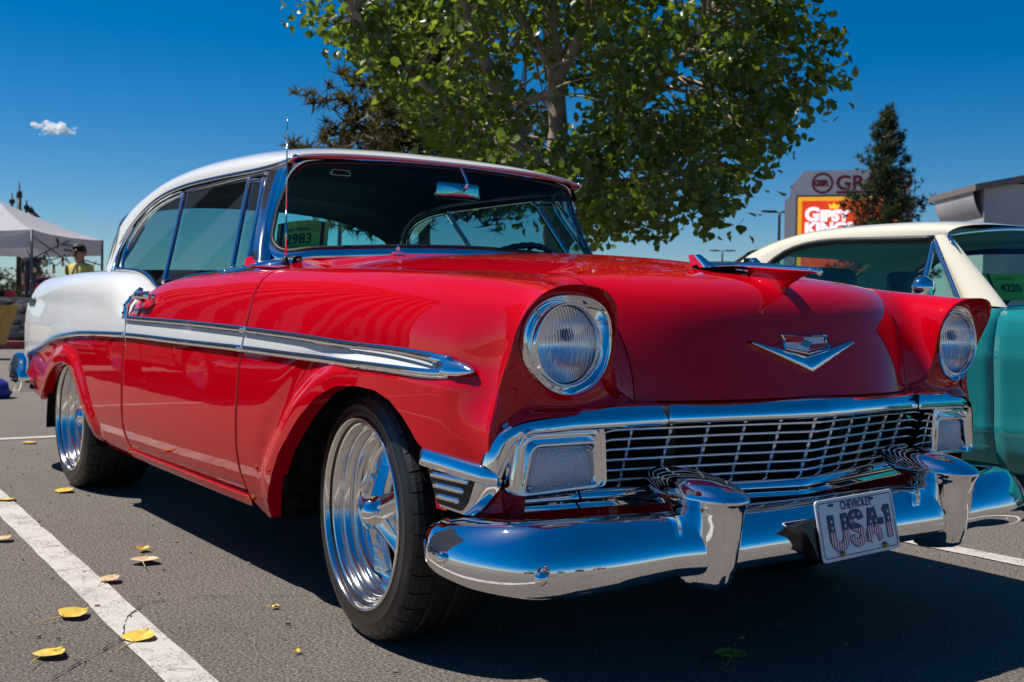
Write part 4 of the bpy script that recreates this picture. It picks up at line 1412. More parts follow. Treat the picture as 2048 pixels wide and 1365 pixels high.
for s in (-1, 1):
    pk = empty("parking_lamp", (0, 0, 0)); pk.parent = car
    rings = []
    for (o1, o2, o3, o4, rr_, dx) in ((0.040, 0.030, 0.052, 0.012, .030, -0.06), (0.040, 0.030, 0.052, 0.012, .030, 0.012), (0.034, 0.027, 0.047, 0.010, .028, 0.018), (0.030, 0.022, 0.042, 0.009, .026, 0.006), (0.026, 0.019, 0.037, 0.009, .026, 0.004),
                                     (0.023, 0.016, 0.033, 0.008, .024, 0.013), (0.020, 0.014, 0.029, 0.008, .022, 0.000), (0.016, 0.011, 0.024, 0.008, .020, -0.002), (0.013, 0.009, 0.020, 0.008, .018, 0.012), (0.009, 0.007, 0.014, 0.008, .016, 0.016), (0.004, 0.003, 0.005, 0.004, .014, 0.006), (-0.001, -0.001, -0.001, -0.001, .012, -0.004)):
        lp = quad_loop(grow(LENS, o1, o2, o3, o4), [rr_, rr_ * .6, rr_ * .8, rr_ * 1.3])
        rings.append([(lamp_x(h) + dx, h, z) for h, z in lp])
    V, F = grid_vf(to_side(np.array(rings), s), False, True, flip=s < 0)
    mesh_obj("lamp_housing", V, F, M['chrome'], pk)
    lp = quad_loop(LENS, [.012, .008, .010, .014])
    c = lp.mean(0)
    rings = [[(lamp_x(c[0] + (h - c[0]) * k) - 0.002 + 0.007 * (1 - k ** 4), c[0] + (h - c[0]) * k, c[1] + (z - c[1]) * k) for h, z in lp] for k in (1.0, 0.93, 0.8, 0.6, 0.4, 0.2, 0.01)]
    R_ = to_side(np.array(rings), s)
    cen = np.array([lamp_x(c[0]), s * c[0], c[1] + 0.002])
    V, F = grid_vf(R_ - cen, False, True, flip=s < 0)
    lo = mesh_obj("lens", V, F, park_m, pk); lo.location = cen
    mb = MB()
    for i in (0, 2):
        q = LENS[i] + (c - LENS[i]) * 0.13
        mb.grid(lathe_pts([(0.004, 0.0045), (0.007, 0.004), (0.008, 0.0004)], 10, (lamp_x(q[0]), q[0], q[1]), (1, 0, 0), (0, 0, 1)), True)
    if s < 0: mb.mirror()
    mb.build("screw", M['chrome_soft'], pk)

# ---- front bumper
BP = np.array([(0.825, 0), (0.825, 0.28), (0.824, 0.55), (0.818, 0.70), (0.796, 0.80), (0.752, 0.872), (0.688, 0.916), (0.60, 0.942), (0.51, 0.946), (0.435, 0.934)])
bpl = curve(np.c_[BP, np.zeros(len(BP))], 90)[:, :2]
bd = np.concatenate([[0], np.cumsum(np.linalg.norm(np.diff(bpl, axis=0), axis=1))])
T2 = np.gradient(bpl, axis=0); T2 /= np.linalg.norm(T2, axis=1)[:, None]
N2 = np.stack([T2[:, 1], -T2[:, 0]], 1)
N2[N2[:, 0] < -0.2] *= 1
PROF = [(-0.075, 0.02), (-0.05, -0.004), (-0.020, 0.0), (0.000, 0.03), (0.012, 0.10), (0.019, 0.22), (0.021, 0.34), (0.018, 0.48), (0.010, 0.63), (-0.002, 0.77), (-0.016, 0.89), (-0.032, 0.97), (-0.050, 1.0), (-0.085, 0.99)]
bw = []
for i in range(len(bpl)):
    h = bpl[i, 1]; e = bd[i] / bd[-1]
    zb = np.interp(e, [0, .33, .46, .6, .72, .85, .95, .98, 1.0], [0.281, 0.281, 0.287, 0.276, 0.266, 0.268, 0.278, 0.286, 0.306])
    zt = np.interp(e, [0, .33, .5, .65, .80, .93, .975, 1.0], [0.412, 0.412, 0.420, 0.424, 0.416, 0.403, 0.397, 0.380])
    k = np.interp(e, [0, .96, 1.0], [1, 1, 0.35])
    bw.append([(bpl[i, 0] + N2[i, 0] * o * k, bpl[i, 1] + N2[i, 1] * o * k, zb + (zt - zb) * q) for o, q in PROF])
bw = np.array(bw)
full = np.concatenate([to_side(bw[::-1], -1), bw[1:]])
bmp = MB().grid(full, flip=False)
for e in (0, -1):
    bmp.add(full[e], [tuple(range(len(PROF))) if e == 0 else tuple(reversed(range(len(PROF))))])
bump = bmp.build("front_bumper", M['chrome'], car)
for s in (-1, 1):
    for (bx_, by_, bz_) in ((0.782, 0.872, 0.318), (0.560, 0.967, 0.330)):
        nrm_ = np.array([0.8, s * 0.6, 0.0]) if by_ < 0.9 else np.array([0.15, s * 1.0, 0])
        nrm_ /= np.linalg.norm(nrm_)
        r = 0.0145
        pr = [(r * math.sin(t) * 0.8, r * math.cos(t)) for t in np.linspace(-0.4, math.pi / 2 - 0.02, 9)]
        MB().grid(lathe_pts(pr, 18, (bx_ - 0.004, s * by_, bz_), nrm_, (0, 0, 1)), True).build("bumper_bolt", M['chrome'], bump)
# bumper guards
GS = np.array([  # z, front x, half-width, back x
    (0.246, 0.800, 0.026, 0.74), (0.250, 0.832, 0.040, 0.73), (0.262, 0.852, 0.049, 0.73), (0.30, 0.866, 0.054, 0.73), (0.36, 0.876, 0.060, 0.73), (0.405, 0.881, 0.065, 0.72), (0.428, 0.886, 0.069, 0.70),
    (0.440, 0.893, 0.074, 0.67), (0.447, 0.899, 0.077, 0.645), (0.452, 0.899, 0.078, 0.640), (0.460, 0.893, 0.077, 0.630), (0.470, 0.876, 0.073, 0.622), (0.480, 0.850, 0.067, 0.618), (0.490, 0.815, 0.056, 0.620), (0.497, 0.775, 0.040, 0.632), (0.5005, 0.730, 0.015, 0.65)])
gz = np.concatenate([np.linspace(0.246, 0.43, 24), np.linspace(0.435, 0.5005, 26)])
GQ = np.stack([np.interp(gz, GS[:, 0], GS[:, k]) for k in (1, 2, 3)], 1)
for s in (-1, 1):
    G = []
    for z, (xf, hw, xb_) in zip(gz, GQ):
        row = []
        body = 1 - sstep((z - 0.425) / 0.02)
        for t in np.linspace(-math.pi, math.pi, 56, endpoint=False):
            c_, s_ = math.cos(t), math.sin(t)
            pw = 0.95 - 0.15 * body
            if c_ >= 0:
                xm = xb_ + (xf - xb_) * (0.42 if z > 0.43 else 0.30)
                x = xm + (xf - xm) * c_ ** pw
                y = hw * np.sign(s_) * abs(s_) ** (0.85)
            else:
                xm = xb_ + (xf - xb_) * (0.42 if z > 0.43 else 0.30)
                x = xm + (xm - xb_) * c_ * abs(c_) ** 0.0
                y = hw * s_
            row.append((x, 0.428 + y, z))
        G.append(row)
    gmb = MB().grid(to_side(np.array(G), s), False, True, flip=s > 0)
    gmb.add(to_side(np.array(G[-1]), s), [tuple(range(56)) if s > 0 else tuple(reversed(range(56)))])
    gmb.build("bumper_guard", M['chrome'], bump)

# rear bumper
RB = np.array([(-4.10, 0), (-4.10, 0.3), (-4.09, 0.55), (-4.06, 0.75), (-3.99, 0.88), (-3.85, 0.945), (-3.68, 0.957), (-3.56, 0.945)])
rp = curve(np.c_[RB, np.zeros(len(RB))], 50)[:, :2]
T2 = np.gradient(rp, axis=0); T2 /= np.linalg.norm(T2, axis=1)[:, None]
G = []
for i in range(50):
    e = i / 49
    n_ = np.array([-T2[i, 1], T2[i, 0]])
    zb = np.interp(e, [0, .6, .85, .97, 1], [0.39, 0.39, 0.385, 0.40, 0.46]); zt = np.interp(e, [0, .5, .72, .86, .95, 1], [0.53, 0.54, 0.585, 0.60, 0.57, 0.50])
    G.append([(rp[i, 0] + n_[0] * o, rp[i, 1] + n_[1] * o, zb + (zt - zb) * q) for o, q in ((-0.06, 0.02), (-0.01, 0), (0.012, .08), (0.022, .35), (0.016, .7), (0.0, .92), (-0.02, 1), (-0.06, .98))])
G = np.array(G)
V, F = grid_vf(np.concatenate([to_side(G[::-1], -1), G[1:]]), flip=True)
n0 = len(G[0]); F = F + [tuple(reversed(range(n0))), tuple(len(V) - n0 + k for k in range(n0))]
mesh_obj("rear_bumper", V, F, M['chrome'], car)

# ---- licence plate
tl, tr = np.array([0.864, -0.157, 0.4302]), np.array([0.864, 0.126, 0.4385])
br, bl = np.array([0.892, 0.128, 0.2905]), np.array([0.892, -0.152, 0.2905])
ex = tr - tl; PW = np.linalg.norm(ex); ex /= PW
ey = tl - bl; PH = np.linalg.norm(ey); ey /= PH
ez = np.cross(ex, ey)
pc = (tl + br) / 2
plate = empty("license_plate", (0, 0, 0)); plate.parent = car
lp = rrect(PW / 2, PH / 2, 0.011, 6)
rings = [[pc + ex * p[0] * k + ey * p[1] * k + ez * o for p in lp] for k, o in ((0.97, -0.002), (1.0, -0.002), (1.0, 0.001), (0.985, 0.0022), (0.96, 0.001))]
mb = MB().grid(np.array(rings), False, True)
mb.add(np.array(rings[-1]), [tuple(range(len(lp)))])
plw = mat('plate_white', (0.72, 0.72, 0.74), 0.25, 0, 0.5, 0.3)
mb.build("plate_sheet", plw, plate)
navy = mat('plate_navy', (0.012, 0.016, 0.085), 0.35)
def ring_strip(k0, k1, off):
    w0, h0 = PW / 2 - k0, PH / 2 - k0; w1, h1 = PW / 2 - k1, PH / 2 - k1
    a, b = rrect(w0, h0, 0.009), rrect(w1, h1, 0.0075)
    return np.array([[pc + ex * p[0] + ey * p[1] + ez * off for p in a], [pc + ex * p[0] + ey * p[1] + ez * off for p in b]])
MB().grid(ring_strip(0.0075, 0.0093, 0.0022), False, True).build("border_line", navy, plate)
V, F = text_vf("CHEVROLET", 0.0262, 0.0003, bold=0.0005, spacing=0.98)
V[:, 0] *= 0.80
mesh_obj("lettering", place(V, pc + ex * 0.002 + ey * 0.0425 + ez * 0.0020, ex, ey, ez), F, navy, plate, False)
flag = mat('plate_flag_letters', (0.5, 0.5, 0.5), 0.35)
_N, _L, _b = nodes(flag)
_at = _N.new("ShaderNodeAttribute"); _at.attribute_name = 'uvw'
_sp = _N.new("ShaderNodeSeparateXYZ"); _L.new(_at.outputs['Vector'], _sp.inputs[0])
_sn = _N.new("ShaderNodeMath"); _sn.operation = 'MULTIPLY'; _sn.inputs[1].default_value = 122.0
_fr = _N.new("ShaderNodeMath"); _fr.operation = 'FRACT'
_gt = _N.new("ShaderNodeMath"); _gt.operation = 'GREATER_THAN'; _gt.inputs[1].default_value = 0.5
_L.new(_sp.outputs[0], _sn.inputs[0]); _L.new(_sn.outputs[0], _fr.inputs[0]); _L.new(_fr.outputs[0], _gt.inputs[0])
_m1 = _N.new("ShaderNodeMix"); _m1.data_type = 'RGBA'
_m1.inputs[6].default_value = (0.50, 0.008, 0.02, 1); _m1.inputs[7].default_value = (0.72, 0.72, 0.74, 1)
_L.new(_gt.outputs[0], _m1.inputs[0])
_g2 = _N.new("ShaderNodeMath"); _g2.operation = 'GREATER_THAN'; _g2.inputs[1].default_value = -0.006
_L.new(_sp.outputs[1], _g2.inputs[0])
_m2 = _N.new("ShaderNodeMix"); _m2.data_type = 'RGBA'; _m2.inputs[7].default_value = (0.014, 0.018, 0.095, 1)
_L.new(_g2.outputs[0], _m2.inputs[0]); _L.new(_m1.outputs[2], _m2.inputs[6]); _L.new(_m2.outputs[2], _b.inputs['Base Color'])
def star(x, y, r):
    P = []
    for k in range(10):
        q = r if k % 2 == 0 else r * 0.42
        a = math.pi / 2 + k * math.pi / 5
        P.append((x + q * math.cos(a), y + q * math.sin(a), 0))
    mesh_obj("star", place(P, pc + ez * 0.0040, ex, ey, ez), [tuple(range(10))], plw, plate, False)
def ribbon(pts, wd):
    """flat stroke of width wd along a centre line"""
    P = np.array(pts, float)
    T = np.gradient(P, axis=0); T /= np.linalg.norm(T, axis=1)[:, None]
    Nn = np.stack([-T[:, 1], T[:, 0]], 1) * wd / 2
    return grid_vf(np.concatenate([np.stack([P + Nn, P - Nn], 1), np.zeros((len(P), 2, 1))], 2))
def dense(pts, k=12):
    P = np.array(pts, float); out = [P[0]]
    for a_, b_ in zip(P[:-1], P[1:]):
        out += [a_ + (b_ - a_) * t for t in np.linspace(0, 1, k + 1)[1:]]
    return np.array(out)
_u = [(-.0235, .036), (-.0235, .012), (-.0235, -.014)] + [(.0235 * -math.cos(t), -.014 - .024 * math.sin(t)) for t in np.linspace(.2, math.pi - .2, 12)] + [(.0235, -.014), (.0235, .012), (.0235, .036)]
_s = [(.0185, .018), (.016, .026), (.006, .031), (-.007, .030), (-.0175, .023), (-.019, .012), (-.012, .003), (.0, -.002), (.012, -.008), (.019, -.018), (.016, -.029), (.005, -.036), (-.007, -.035), (-.016, -.029), (-.0185, -.019)]
strokes = {"U": [(dense(_u, 4), .0195)], "S": [(curve(_s, 44), .0185)],
           "A": [(dense([(-.021, -.038), (-.004, .037)]), .0165), (dense([(.021, -.038), (.004, .037)]), .0165), (dense([(-.014, -.014), (.014, -.014)]), .014)],
           "1": [(dense([(.004, -.038), (.004, .037)]), .0175), (dense([(-.009, .0235), (.002, .0325)]), .013)], "-": [(dense([(-.007, .0), (.007, .0)]), .013)]}
letters = [("U", -0.073, -0.004), ("S", -0.009, -0.003), ("A", 0.052, -0.004), ("1", 0.106, -0.002), ("-", 0.0835, 0.0)]
for ch, xo, yo in letters:
    for extra, off, mm, nm in ((.0036, 0.0024, navy, "letter_outline"), (0.0, 0.0031, flag, "letter")):
        mb = MB()
        for k, (P, wd) in enumerate(strokes[ch]):
            P = P.copy()
            if extra:
                d0 = P[0] - P[1]; d1 = P[-1] - P[-2]
                P[0] += d0 / np.linalg.norm(d0) * extra / 2; P[-1] += d1 / np.linalg.norm(d1) * extra / 2
            V, F = ribbon(P, wd + extra)
            V = V + np.array([xo, yo, 0.00008 * k])
            mb.add(V, F, False)
        Vl = np.array(mb.V)
        o = mesh_obj(nm, place(Vl, pc + ez * off, ex, ey, ez), mb.F, mm, plate, False)
        at = o.data.attributes.new('uvw', 'FLOAT_VECTOR', 'POINT')
        at.data.foreach_set('vector', np.ascontiguousarray(Vl.astype(np.float32)).ravel())
for x, y in ((-0.0965, 0.019), (-0.0965, 0.004), (-0.0495, 0.019), (-0.0495, 0.004), (-0.027, 0.012), (-0.017, 0.0255), (0.003, 0.026), (0.052, 0.020), (0.0425, 0.003), (0.0615, 0.003), (0.110, 0.020), (0.110, 0.004)):
    star(x, y, 0.0052)
mb = MB()
for x in (-0.088, 0.058):
    lp2 = rrect(0.0095, 0.0030, 0.0029, 4)
    mb.add(np.array([pc + ex * (x + p[0]) + ey * (0.0560 + p[1]) + ez * 0.0024 for p in lp2]), [tuple(range(len(lp2)))], False)
mb.build("slot", M['black'], plate)
brass = mat('brass_bolt', (0.35, 0.25, 0.09), 0.35, 1.0)
for x in (-0.074, 0.082):
    o_ = pc + ex * x + ey * (-0.0575)
    MB().grid(lathe_pts([(0.001, 0.0082), (0.003, 0.0085), (0.004, 0.0055), (0.010, 0.0052), (0.0108, 0.0004)], 6, o_, ez, ey), True, smooth=False).build("plate_bolt", brass, plate)
# black mounting bracket behind the plate
mb = MB()
bp_ = [(-0.205, 0.022), (-0.165, 0.030), (0.10, 0.032), (0.10, -0.060), (-0.150, -0.060), (-0.158, -0.03), (-0.175, 0.002)]
lay = [[pc + ex * x + ey * y + ez * o for x, y in bp_] for o in (-0.045, -0.010, -0.006)]
mb.grid(np.array(lay), False, True, smooth=False)
mb.add(np.array(lay[-1]), [tuple(range(len(bp_)))], False)
mb.build("plate_bracket", mat('black_plastic', (0.012, 0.012, 0.013), 0.3), plate)

# ---- hood badge: flat V and crest
def hood_x(h, z):
    """x of the hood's front face at half-width h and height z"""
    best = None
    i0 = 60
    P = HOOD[i0:].reshape(-1, 3)
    d = (P[:, 1] - h) ** 2 + (P[:, 2] - z) ** 2
    k = np.argsort(d)[:6]
    wgt = 1 / (d[k] + 1e-6)
    return float((P[k, 0] * wgt).sum() / wgt.sum())
vb = MB()
L1 = [(-0.190, 0.787), (0.0, 0.714), (0.190, 0.787)]
U1 = [(-0.186, 0.789), (0.0, 0.751), (0.186, 0.789)]
for sgn in (-1, 1):
    G = []
    for t in np.linspace(0, 1, 20):
        lo_ = np.array([sgn * 0.190 * t, 0.714 + (0.785 - 0.714) * t]); up_ = np.array([sgn * 0.190 * t, 0.752 + (0.7895 - 0.752) * t])
        row = []
        for (q, o) in ((0.0, -0.004), (0.0, 0.010), (0.08, 0.013), (0.5, 0.012), (0.92, 0.010), (1.0, 0.006), (1.0, -0.004)):
            p = lo_ + (up_ - lo_) * q
            row.append((hood_x(p[0], p[1]) + o, p[0], p[1]))
        G.append(row)
    vb.grid(np.array(G), flip=sgn > 0)
vbo = vb.build("hood_emblem_v", M['chrome'], hood)
CS = np.array([(-0.086, 0.806), (-0.030, 0.8045), (-0.026, 0.8015), (0.026, 0.8015), (0.030, 0.8045), (0.086, 0.806), (0.080, 0.793), (0.085, 0.783), (0.083, 0.771), (0.0, 0.757), (-0.083, 0.771), (-0.085, 0.783), (-0.080, 0.793)])
cc = np.array([0.0, 0.784])
cx0 = 0.685
def cxp(h, z, o): return (hood_x(h, z) + o, h, z)
rings = []
for k, o in ((1.0, -0.006), (1.0, 0.012), (0.94, 0.015), (0.88, 0.012)):
    rings.append([cxp(*(cc + (p - cc) * np.array([1 - (1 - k) * .75, k - (1 - k) * .6])), o) for p in CS])
mb = MB().grid(np.array(rings), False, True, smooth=False)
cro = mb.build("hood_crest", M['chrome'], hood)
def crest_piece(name, Q, m, o=0.010):
    Q = np.array(Q)
    P = []
    n_ = 6
    for i in range(len(Q)):
        a, b = Q[i], Q[(i + 1) % len(Q)]
        for t in range(n_):
            p = a + (b - a) * t / n_
            P.append(cxp(p[0], p[1], o))
    mesh_obj(name, P, [tuple(range(len(P)))], m, cro, False)
cw_ = noisy(mat('crest_silver', (0.8, 0.8, 0.82), 0.35), (0.72, 0.73, 0.76), (0.88, 0.88, 0.90), 200)
crd = mat('crest_red', (0.85, 0.004, 0.012), 0.35); cmr = mat('crest_maroon', (0.42, 0.010, 0.035), 0.35); ctl = mat('crest_teal', (0.02, 0.36, 0.46), 0.35)
crest_piece("crest_field", [(-0.076, 0.800), (-0.028, 0.799), (0.028, 0.799), (0.076, 0.800), (0.072, 0.791), (0.076, 0.783), (0.074, 0.775), (0.0, 0.7635), (-0.074, 0.775), (-0.076, 0.783), (-0.072, 0.791)], cw_, 0.0095)
crest_piece("crest_quarter", [(-0.0735, 0.800), (-0.004, 0.7985), (-0.004, 0.791), (-0.018, 0.787), (-0.072, 0.787)], crd, 0.0108)
crest_piece("crest_quarter", [(0.014, 0.781), (0.072, 0.785), (0.072, 0.776), (0.008, 0.767)], cmr, 0.0108)
crest_piece("crest_cross", [(-0.020, 0.7865), (-0.007, 0.7875), (-0.007, 0.7925), (0.008, 0.7925), (0.008, 0.7885), (0.020, 0.7885), (0.020, 0.7805), (0.008, 0.7795), (0.008, 0.7745), (-0.007, 0.7735), (-0.007, 0.7785), (-0.020, 0.7785)], ctl, 0.0118)

# ---- hood ornament: bright jet on a red pedestal
ho = MB()
def oz(x): return np.interp(x, [0.22, 0.30, 0.42, 0.55, 0.65, 0.735], [0.9915, 0.990, 0.985, 0.977, 0.969, 0.9625])
G = []
for x in np.linspace(0.22, 0.735, 40):
    hw = np.interp(x, [0.22, 0.26, 0.36, 0.44, 0.52, 0.60, 0.69, 0.722, 0.733, 0.735], [0.004, 0.014, 0.030, 0.036, 0.031, 0.025, 0.0155, 0.013, 0.010, 0.0045])
    th = np.interp(x, [0.22, 0.30, 0.50, 0.66, 0.722, 0.735], [0.003, 0.009, 0.012, 0.0105, 0.0095, 0.005])
    G.append([(x, hw * math.cos(t), oz(x) + th * math.sin(t) * (1.0 if math.sin(t) > 0 else 0.7)) for t in np.linspace(0, 2 * math.pi, 20, endpoint=False)])
ho.grid(np.array(G), False, True, flip=True)
ho.add(G[-1], [tuple(range(20))]); ho.add(G[0], [tuple(reversed(range(20)))])
for s in (-1, 1):
    # wings with upswept fins
    W_ = MB()
    for a, b, th in (((0.50, 0.02), (0.455, 0.100), 0.004),):
        G = []
        for t in np.linspace(0, 1, 8):
            y = 0.02 + 0.082 * t
            xf = 0.505 - 0.045 * t; xb_ = 0.315 + 0.075 * t
            z = 0.984 - 0.006 * t
            G.append([(xf, y, z - 0.001), (xf - 0.01, y, z + 0.004), ((xf + xb_) / 2, y, z + 0.006), (xb_ + .01, y, z + 0.004), (xb_, y, z), ((xf + xb_) / 2, y, z - 0.004)])
        W_.grid(np.array(G), False, True)
        # fin
        G = []
        for t in np.linspace(0, 1, 6):
            z = 0.976 + 0.034 * t
            xf = 0.478 - 0.050 * t; xb_ = 0.385 - 0.002 * t
            y = 0.098 + 0.008 * t
            G.append([(xf, y, z), ((xf + xb_) / 2, y + 0.004, z), (xb_, y, z), ((xf + xb_) / 2, y - 0.004, z)])
        W_.grid(np.array(G), False, True)
        W_.add(G[-1], [(0, 1, 2, 3)])
    if s < 0: W_.mirror()
    ho.add(W_.V, W_.F)
hoo = ho.build("hood_ornament", M['chrome'], hood)
pd = []
for z_, k in ((0, 0), (0.25, 1), (0.5, 2), (0.8, 3), (1.0, 4)):
    row = []
    for x in np.linspace(0, 1, 24):
        xb_, xf = 0.50, np.interp(z_, [0, .35, .7, 1], [0.628, 0.628, 0.662, 0.715])
        X = xb_ + (xf - xb_) * x
        hz = float(np.interp(X, CENT[:, 0][CENT[:, 2] > 0.90], CENT[:, 2][CENT[:, 2] > 0.90]))
        Z = (hz - 0.006) * (1 - z_) + (oz(X) - 0.004) * z_
        hw = (0.014 * (1 - z_) ** 1.6 + 0.010 + 0.006 * z_ ** 3) * (1 - x ** 3) ** .6 * min(1, x * 5 + .1) + 0.0012
        row.append((X, hw, Z))
    pd.append(row)
pd = np.array(pd)
mb = MB().grid(pd, flip=True).grid(to_side(pd, -1))
mb.build("ornament_pedestal", M['red'], hoo)
mb = MB().grid(lathe_pts([(0.0, 0.0105), (0.003, 0.0095), (0.0035, 0.0004)], 16, (0.7345, 0, 0.9615), (1, 0, 0), (0, 0, 1)), True)
mb.build("ornament_nose", refl_m, hoo)
# ------------------------------------------------------------------ wheels
def build_wheel(name, parent, R=0.327, width=0.245, rim_r=0.249, dish=0.13, groove=True, rim_m=None):
    """wheel in local space: axle along +Y (outer face towards +Y at y = 0), centre at the origin"""
    wo = empty(name, (0, 0, 0))
    wo.parent = parent
    tr = rim_r - 0.004
    W = width
    prof = [(-W + 0.012, tr - 0.012), (-W + 0.004, tr + 0.01), (-W - 0.006, tr + 0.035), (-W - 0.004, R - 0.026), (-W + 0.008, R - 0.010), (-W + 0.028, R - 0.002)]
    mids = [-W + 0.06, -W + 0.064, -W + 0.072, -W + 0.076, -W / 2 - 0.012, -W / 2 - 0.008, -W / 2 + 0.008, -W / 2 + 0.012, -0.076, -0.072, -0.064, -0.060]
    dep = [0, 0.007, 0.007, 0, 0, 0.007, 0.007, 0, 0, 0.007, 0.007, 0]
    prof += [(m_, R - d_) for m_, d_ in zip(mids, dep)]
    prof += [(-0.029, R - 0.002), (-0.015, R - 0.007), (-0.006, R - 0.017), (0.000, R - 0.030), (0.002, R - 0.044), (0.0035, R - 0.0455), (0.0025, R - 0.050), (0.001, tr + 0.020), (0.0025, tr + 0.014), (0.000, tr + 0.006), (-0.004, tr - 0.004), (-0.012, tr - 0.012)]
    blocks = 40
    angs = []
    for k in range(blocks):
        a = 2 * math.pi * k / blocks; d = 2 * math.pi / blocks
        angs += [(a, 0), (a + d * 0.46, 0), (a + d * 0.90, 0), (a + d * 0.915, 1), (a + d * 0.985, 1)]
    G = np.zeros((len(angs), len(prof), 3))
    np_ = len(prof)
    for i, (a, g) in enumerate(angs):
        for j, (y, r) in enumerate(prof):
            rr_ = r
            tread = R - 0.012 < r
            sh = (-0.062 < y < -0.010) or (y < -W + 0.062 and y > -W + 0.010)
            if groove and g and tread and sh: rr_ = r - 0.0045
            # slanted cuts on the crown
            a2 = a - (1.1 * (y + 0.03) if y > -W / 2 else -1.1 * (y + W - 0.03)) * 0.0
            G[i, j] = (rr_ * math.sin(a2), y, rr_ * math.cos(a2))
    V, F = grid_vf(G, True, False)
    fm = []
    for i in range(len(angs)):
        for j in range(np_ - 1):
            yy = prof[j][0]; r_ = prof[j][1]
            fm.append(1 if (yy > -0.02 and r_ < R - 0.012) else 0)
    ty = mesh_obj("tyre", V, F, None, wo, True, [M['rubber'], M['sidewall']], fm)
    ty.data.polygons.foreach_set('use_smooth', np.array([not (prof[j][1] > R - 0.014) for i in range(len(angs)) for j in range(np_ - 1)], dtype=bool))
    # rim: stepped polished barrel
    rp_ = [(-0.022, rim_r - 0.004), (0.003, rim_r), (0.0075, rim_r - 0.002), (0.008, rim_r - 0.005), (0.005, rim_r - 0.008), (-0.004, rim_r - 0.0095), (-0.010, rim_r - 0.012), (-0.013, rim_r - 0.017)]
    r_, y_ = rim_r - 0.017, -0.013
    stepw = (dish - 0.022) / 3
    for k in range(3):
        rp_ += [(y_ - 0.0006, r_ - 0.0050), (y_ - 0.0025, r_ - 0.0058), (y_ - stepw * .62, r_ - 0.0080), (y_ - stepw * .64, r_ - 0.0086), (y_ - stepw * .66, r_ - 0.0040), (y_ - stepw * .92, r_ - 0.0045), (y_ - stepw * .95, r_ - 0.0055), (y_ - stepw, r_ - 0.0120)]
        y_ -= stepw; r_ -= 0.0120
    rp_ += [(-dish + 0.010, r_ - 0.003), (-dish, r_ - 0.005), (-dish - 0.05, r_ - 0.006), (-W + 0.02, r_)]
    V, F = grid_vf(lathe_pts(rp_, 120, (0, 0, 0), (0, 1, 0), (0, 0, 1)), True)
    mesh_obj("rim", V, F, rim_m or M['alloy'], wo)
    # five spokes with open windows between
    r_in, r_out = 0.040, rim_r - 0.054
    sp = MB()
    for k in range(5):
        a0 = 2 * math.pi * k / 5 + 0.12
        ca, sa = math.cos(a0), math.sin(a0)
        er = np.array([sa, 0, ca]); et = np.array([ca, 0, -sa])
        for sgn in (-1, 1):
            pass
        G = []
        for t in np.linspace(0, 1, 22):
            r = r_in + (r_out - r_in) * t
            hw = np.interp(t, [0, .12, .3, .55, .8, .92, 1], [0.034, 0.032, 0.027, 0.031, 0.044, 0.062, 0.095])
            yf = -dish + 0.006 + 0.050 * (1 - t) ** 1.3
            row = []
            for (q, dy) in ((-1, -0.026), (-1, -0.004), (-0.86, 0.0), (-0.30, 0.004), (-0.12, 0.0135), (0, 0.015), (0.12, 0.0135), (0.30, 0.004), (0.86, 0.0), (1, -0.004), (1, -0.026)):
                # machined steps across the outer half of the spoke
                stp = 0.0035 * math.sin(t * 58) * sstep((t - 0.45) / 0.08) * (1 if 0.3 <= abs(q) < 1 else 0)
                rr_ = math.sqrt(max(r * r - (q * hw) ** 2, 1e-6)) if t > 0.5 else r
                row.append(er * rr_ + et * (q * hw) + np.array([0, yf + dy + stp, 0]))
            G.append(row)
        sp.grid(np.array(G), flip=False)
    sp.grid(lathe_pts([(-dish - 0.02, rim_r - 0.066), (-dish + 0.006, rim_r - 0.066), (-dish + 0.010, rim_r - 0.072), (-dish + 0.006, rim_r - 0.080), (-dish - 0.02, rim_r - 0.082)], 80, (0, 0, 0), (0, 1, 0), (0, 0, 1)), True)
    sp.build("spokes", rim_m or M['alloy'], wo)
    y0 = -dish + 0.045
    V, F = grid_vf(lathe_pts([(y0 - 0.03, 0.058), (y0, 0.056), (y0 + 0.006, 0.050), (y0 + 0.008, 0.046), (y0 + 0.030, 0.041), (y0 + 0.046, 0.030), (y0 + 0.054, 0.014), (y0 + 0.0555, 0.0004)], 40, (0, 0, 0), (0, 1, 0), (0, 0, 1)), True)
    mesh_obj("hub_cap", V, F, M['chrome'], wo)
    # two-eared spinner on the cap
    G = []
    for t in np.linspace(-1, 1, 21):
        hw = 0.010 * (1 - 0.5 * abs(t))
        yy = y0 + 0.052 + 0.006 * abs(t) - 0.004 * t * t
        ccc, sss = math.cos(0.5), math.sin(0.5)
        row = []
        for q, dy in ((-1, -0.012), (-.5, 0.0), (0, 0.006), (.5, 0.0), (1, -0.012)):
            u_, v_ = 0.044 * t, hw * q
            row.append((u_ * sss + v_ * ccc, yy + dy - 0.014 * t * t, u_ * ccc - v_ * sss))
        G.append(row)
    V, F = grid_vf(np.array(G))
    mesh_obj("spinner", V, F, M['chrome'], wo)
    # brake disc and dark drum behind the spokes
    V, F = grid_vf(lathe_pts([(-dish - 0.045, 0.0004), (-dish - 0.045, 0.155), (-dish - 0.060, 0.155)], 40, (0, 0, 0), (0, 1, 0), (0, 0, 1)), True)
    mesh_obj("brake_disc", V, F, mat('brake_disc', (0.18, 0.17, 0.16), 0.4, 1.0), wo)
    V, F = grid_vf(lathe_pts([(-dish - 0.07, 0.0004), (-dish - 0.07, rim_r - 0.06), (-W + 0.02, rim_r - 0.055)], 40, (0, 0, 0), (0, 1, 0), (0, 0, 1)), True)
    mesh_obj("brake_drum", V, F, M['dark'], wo)
    return wo

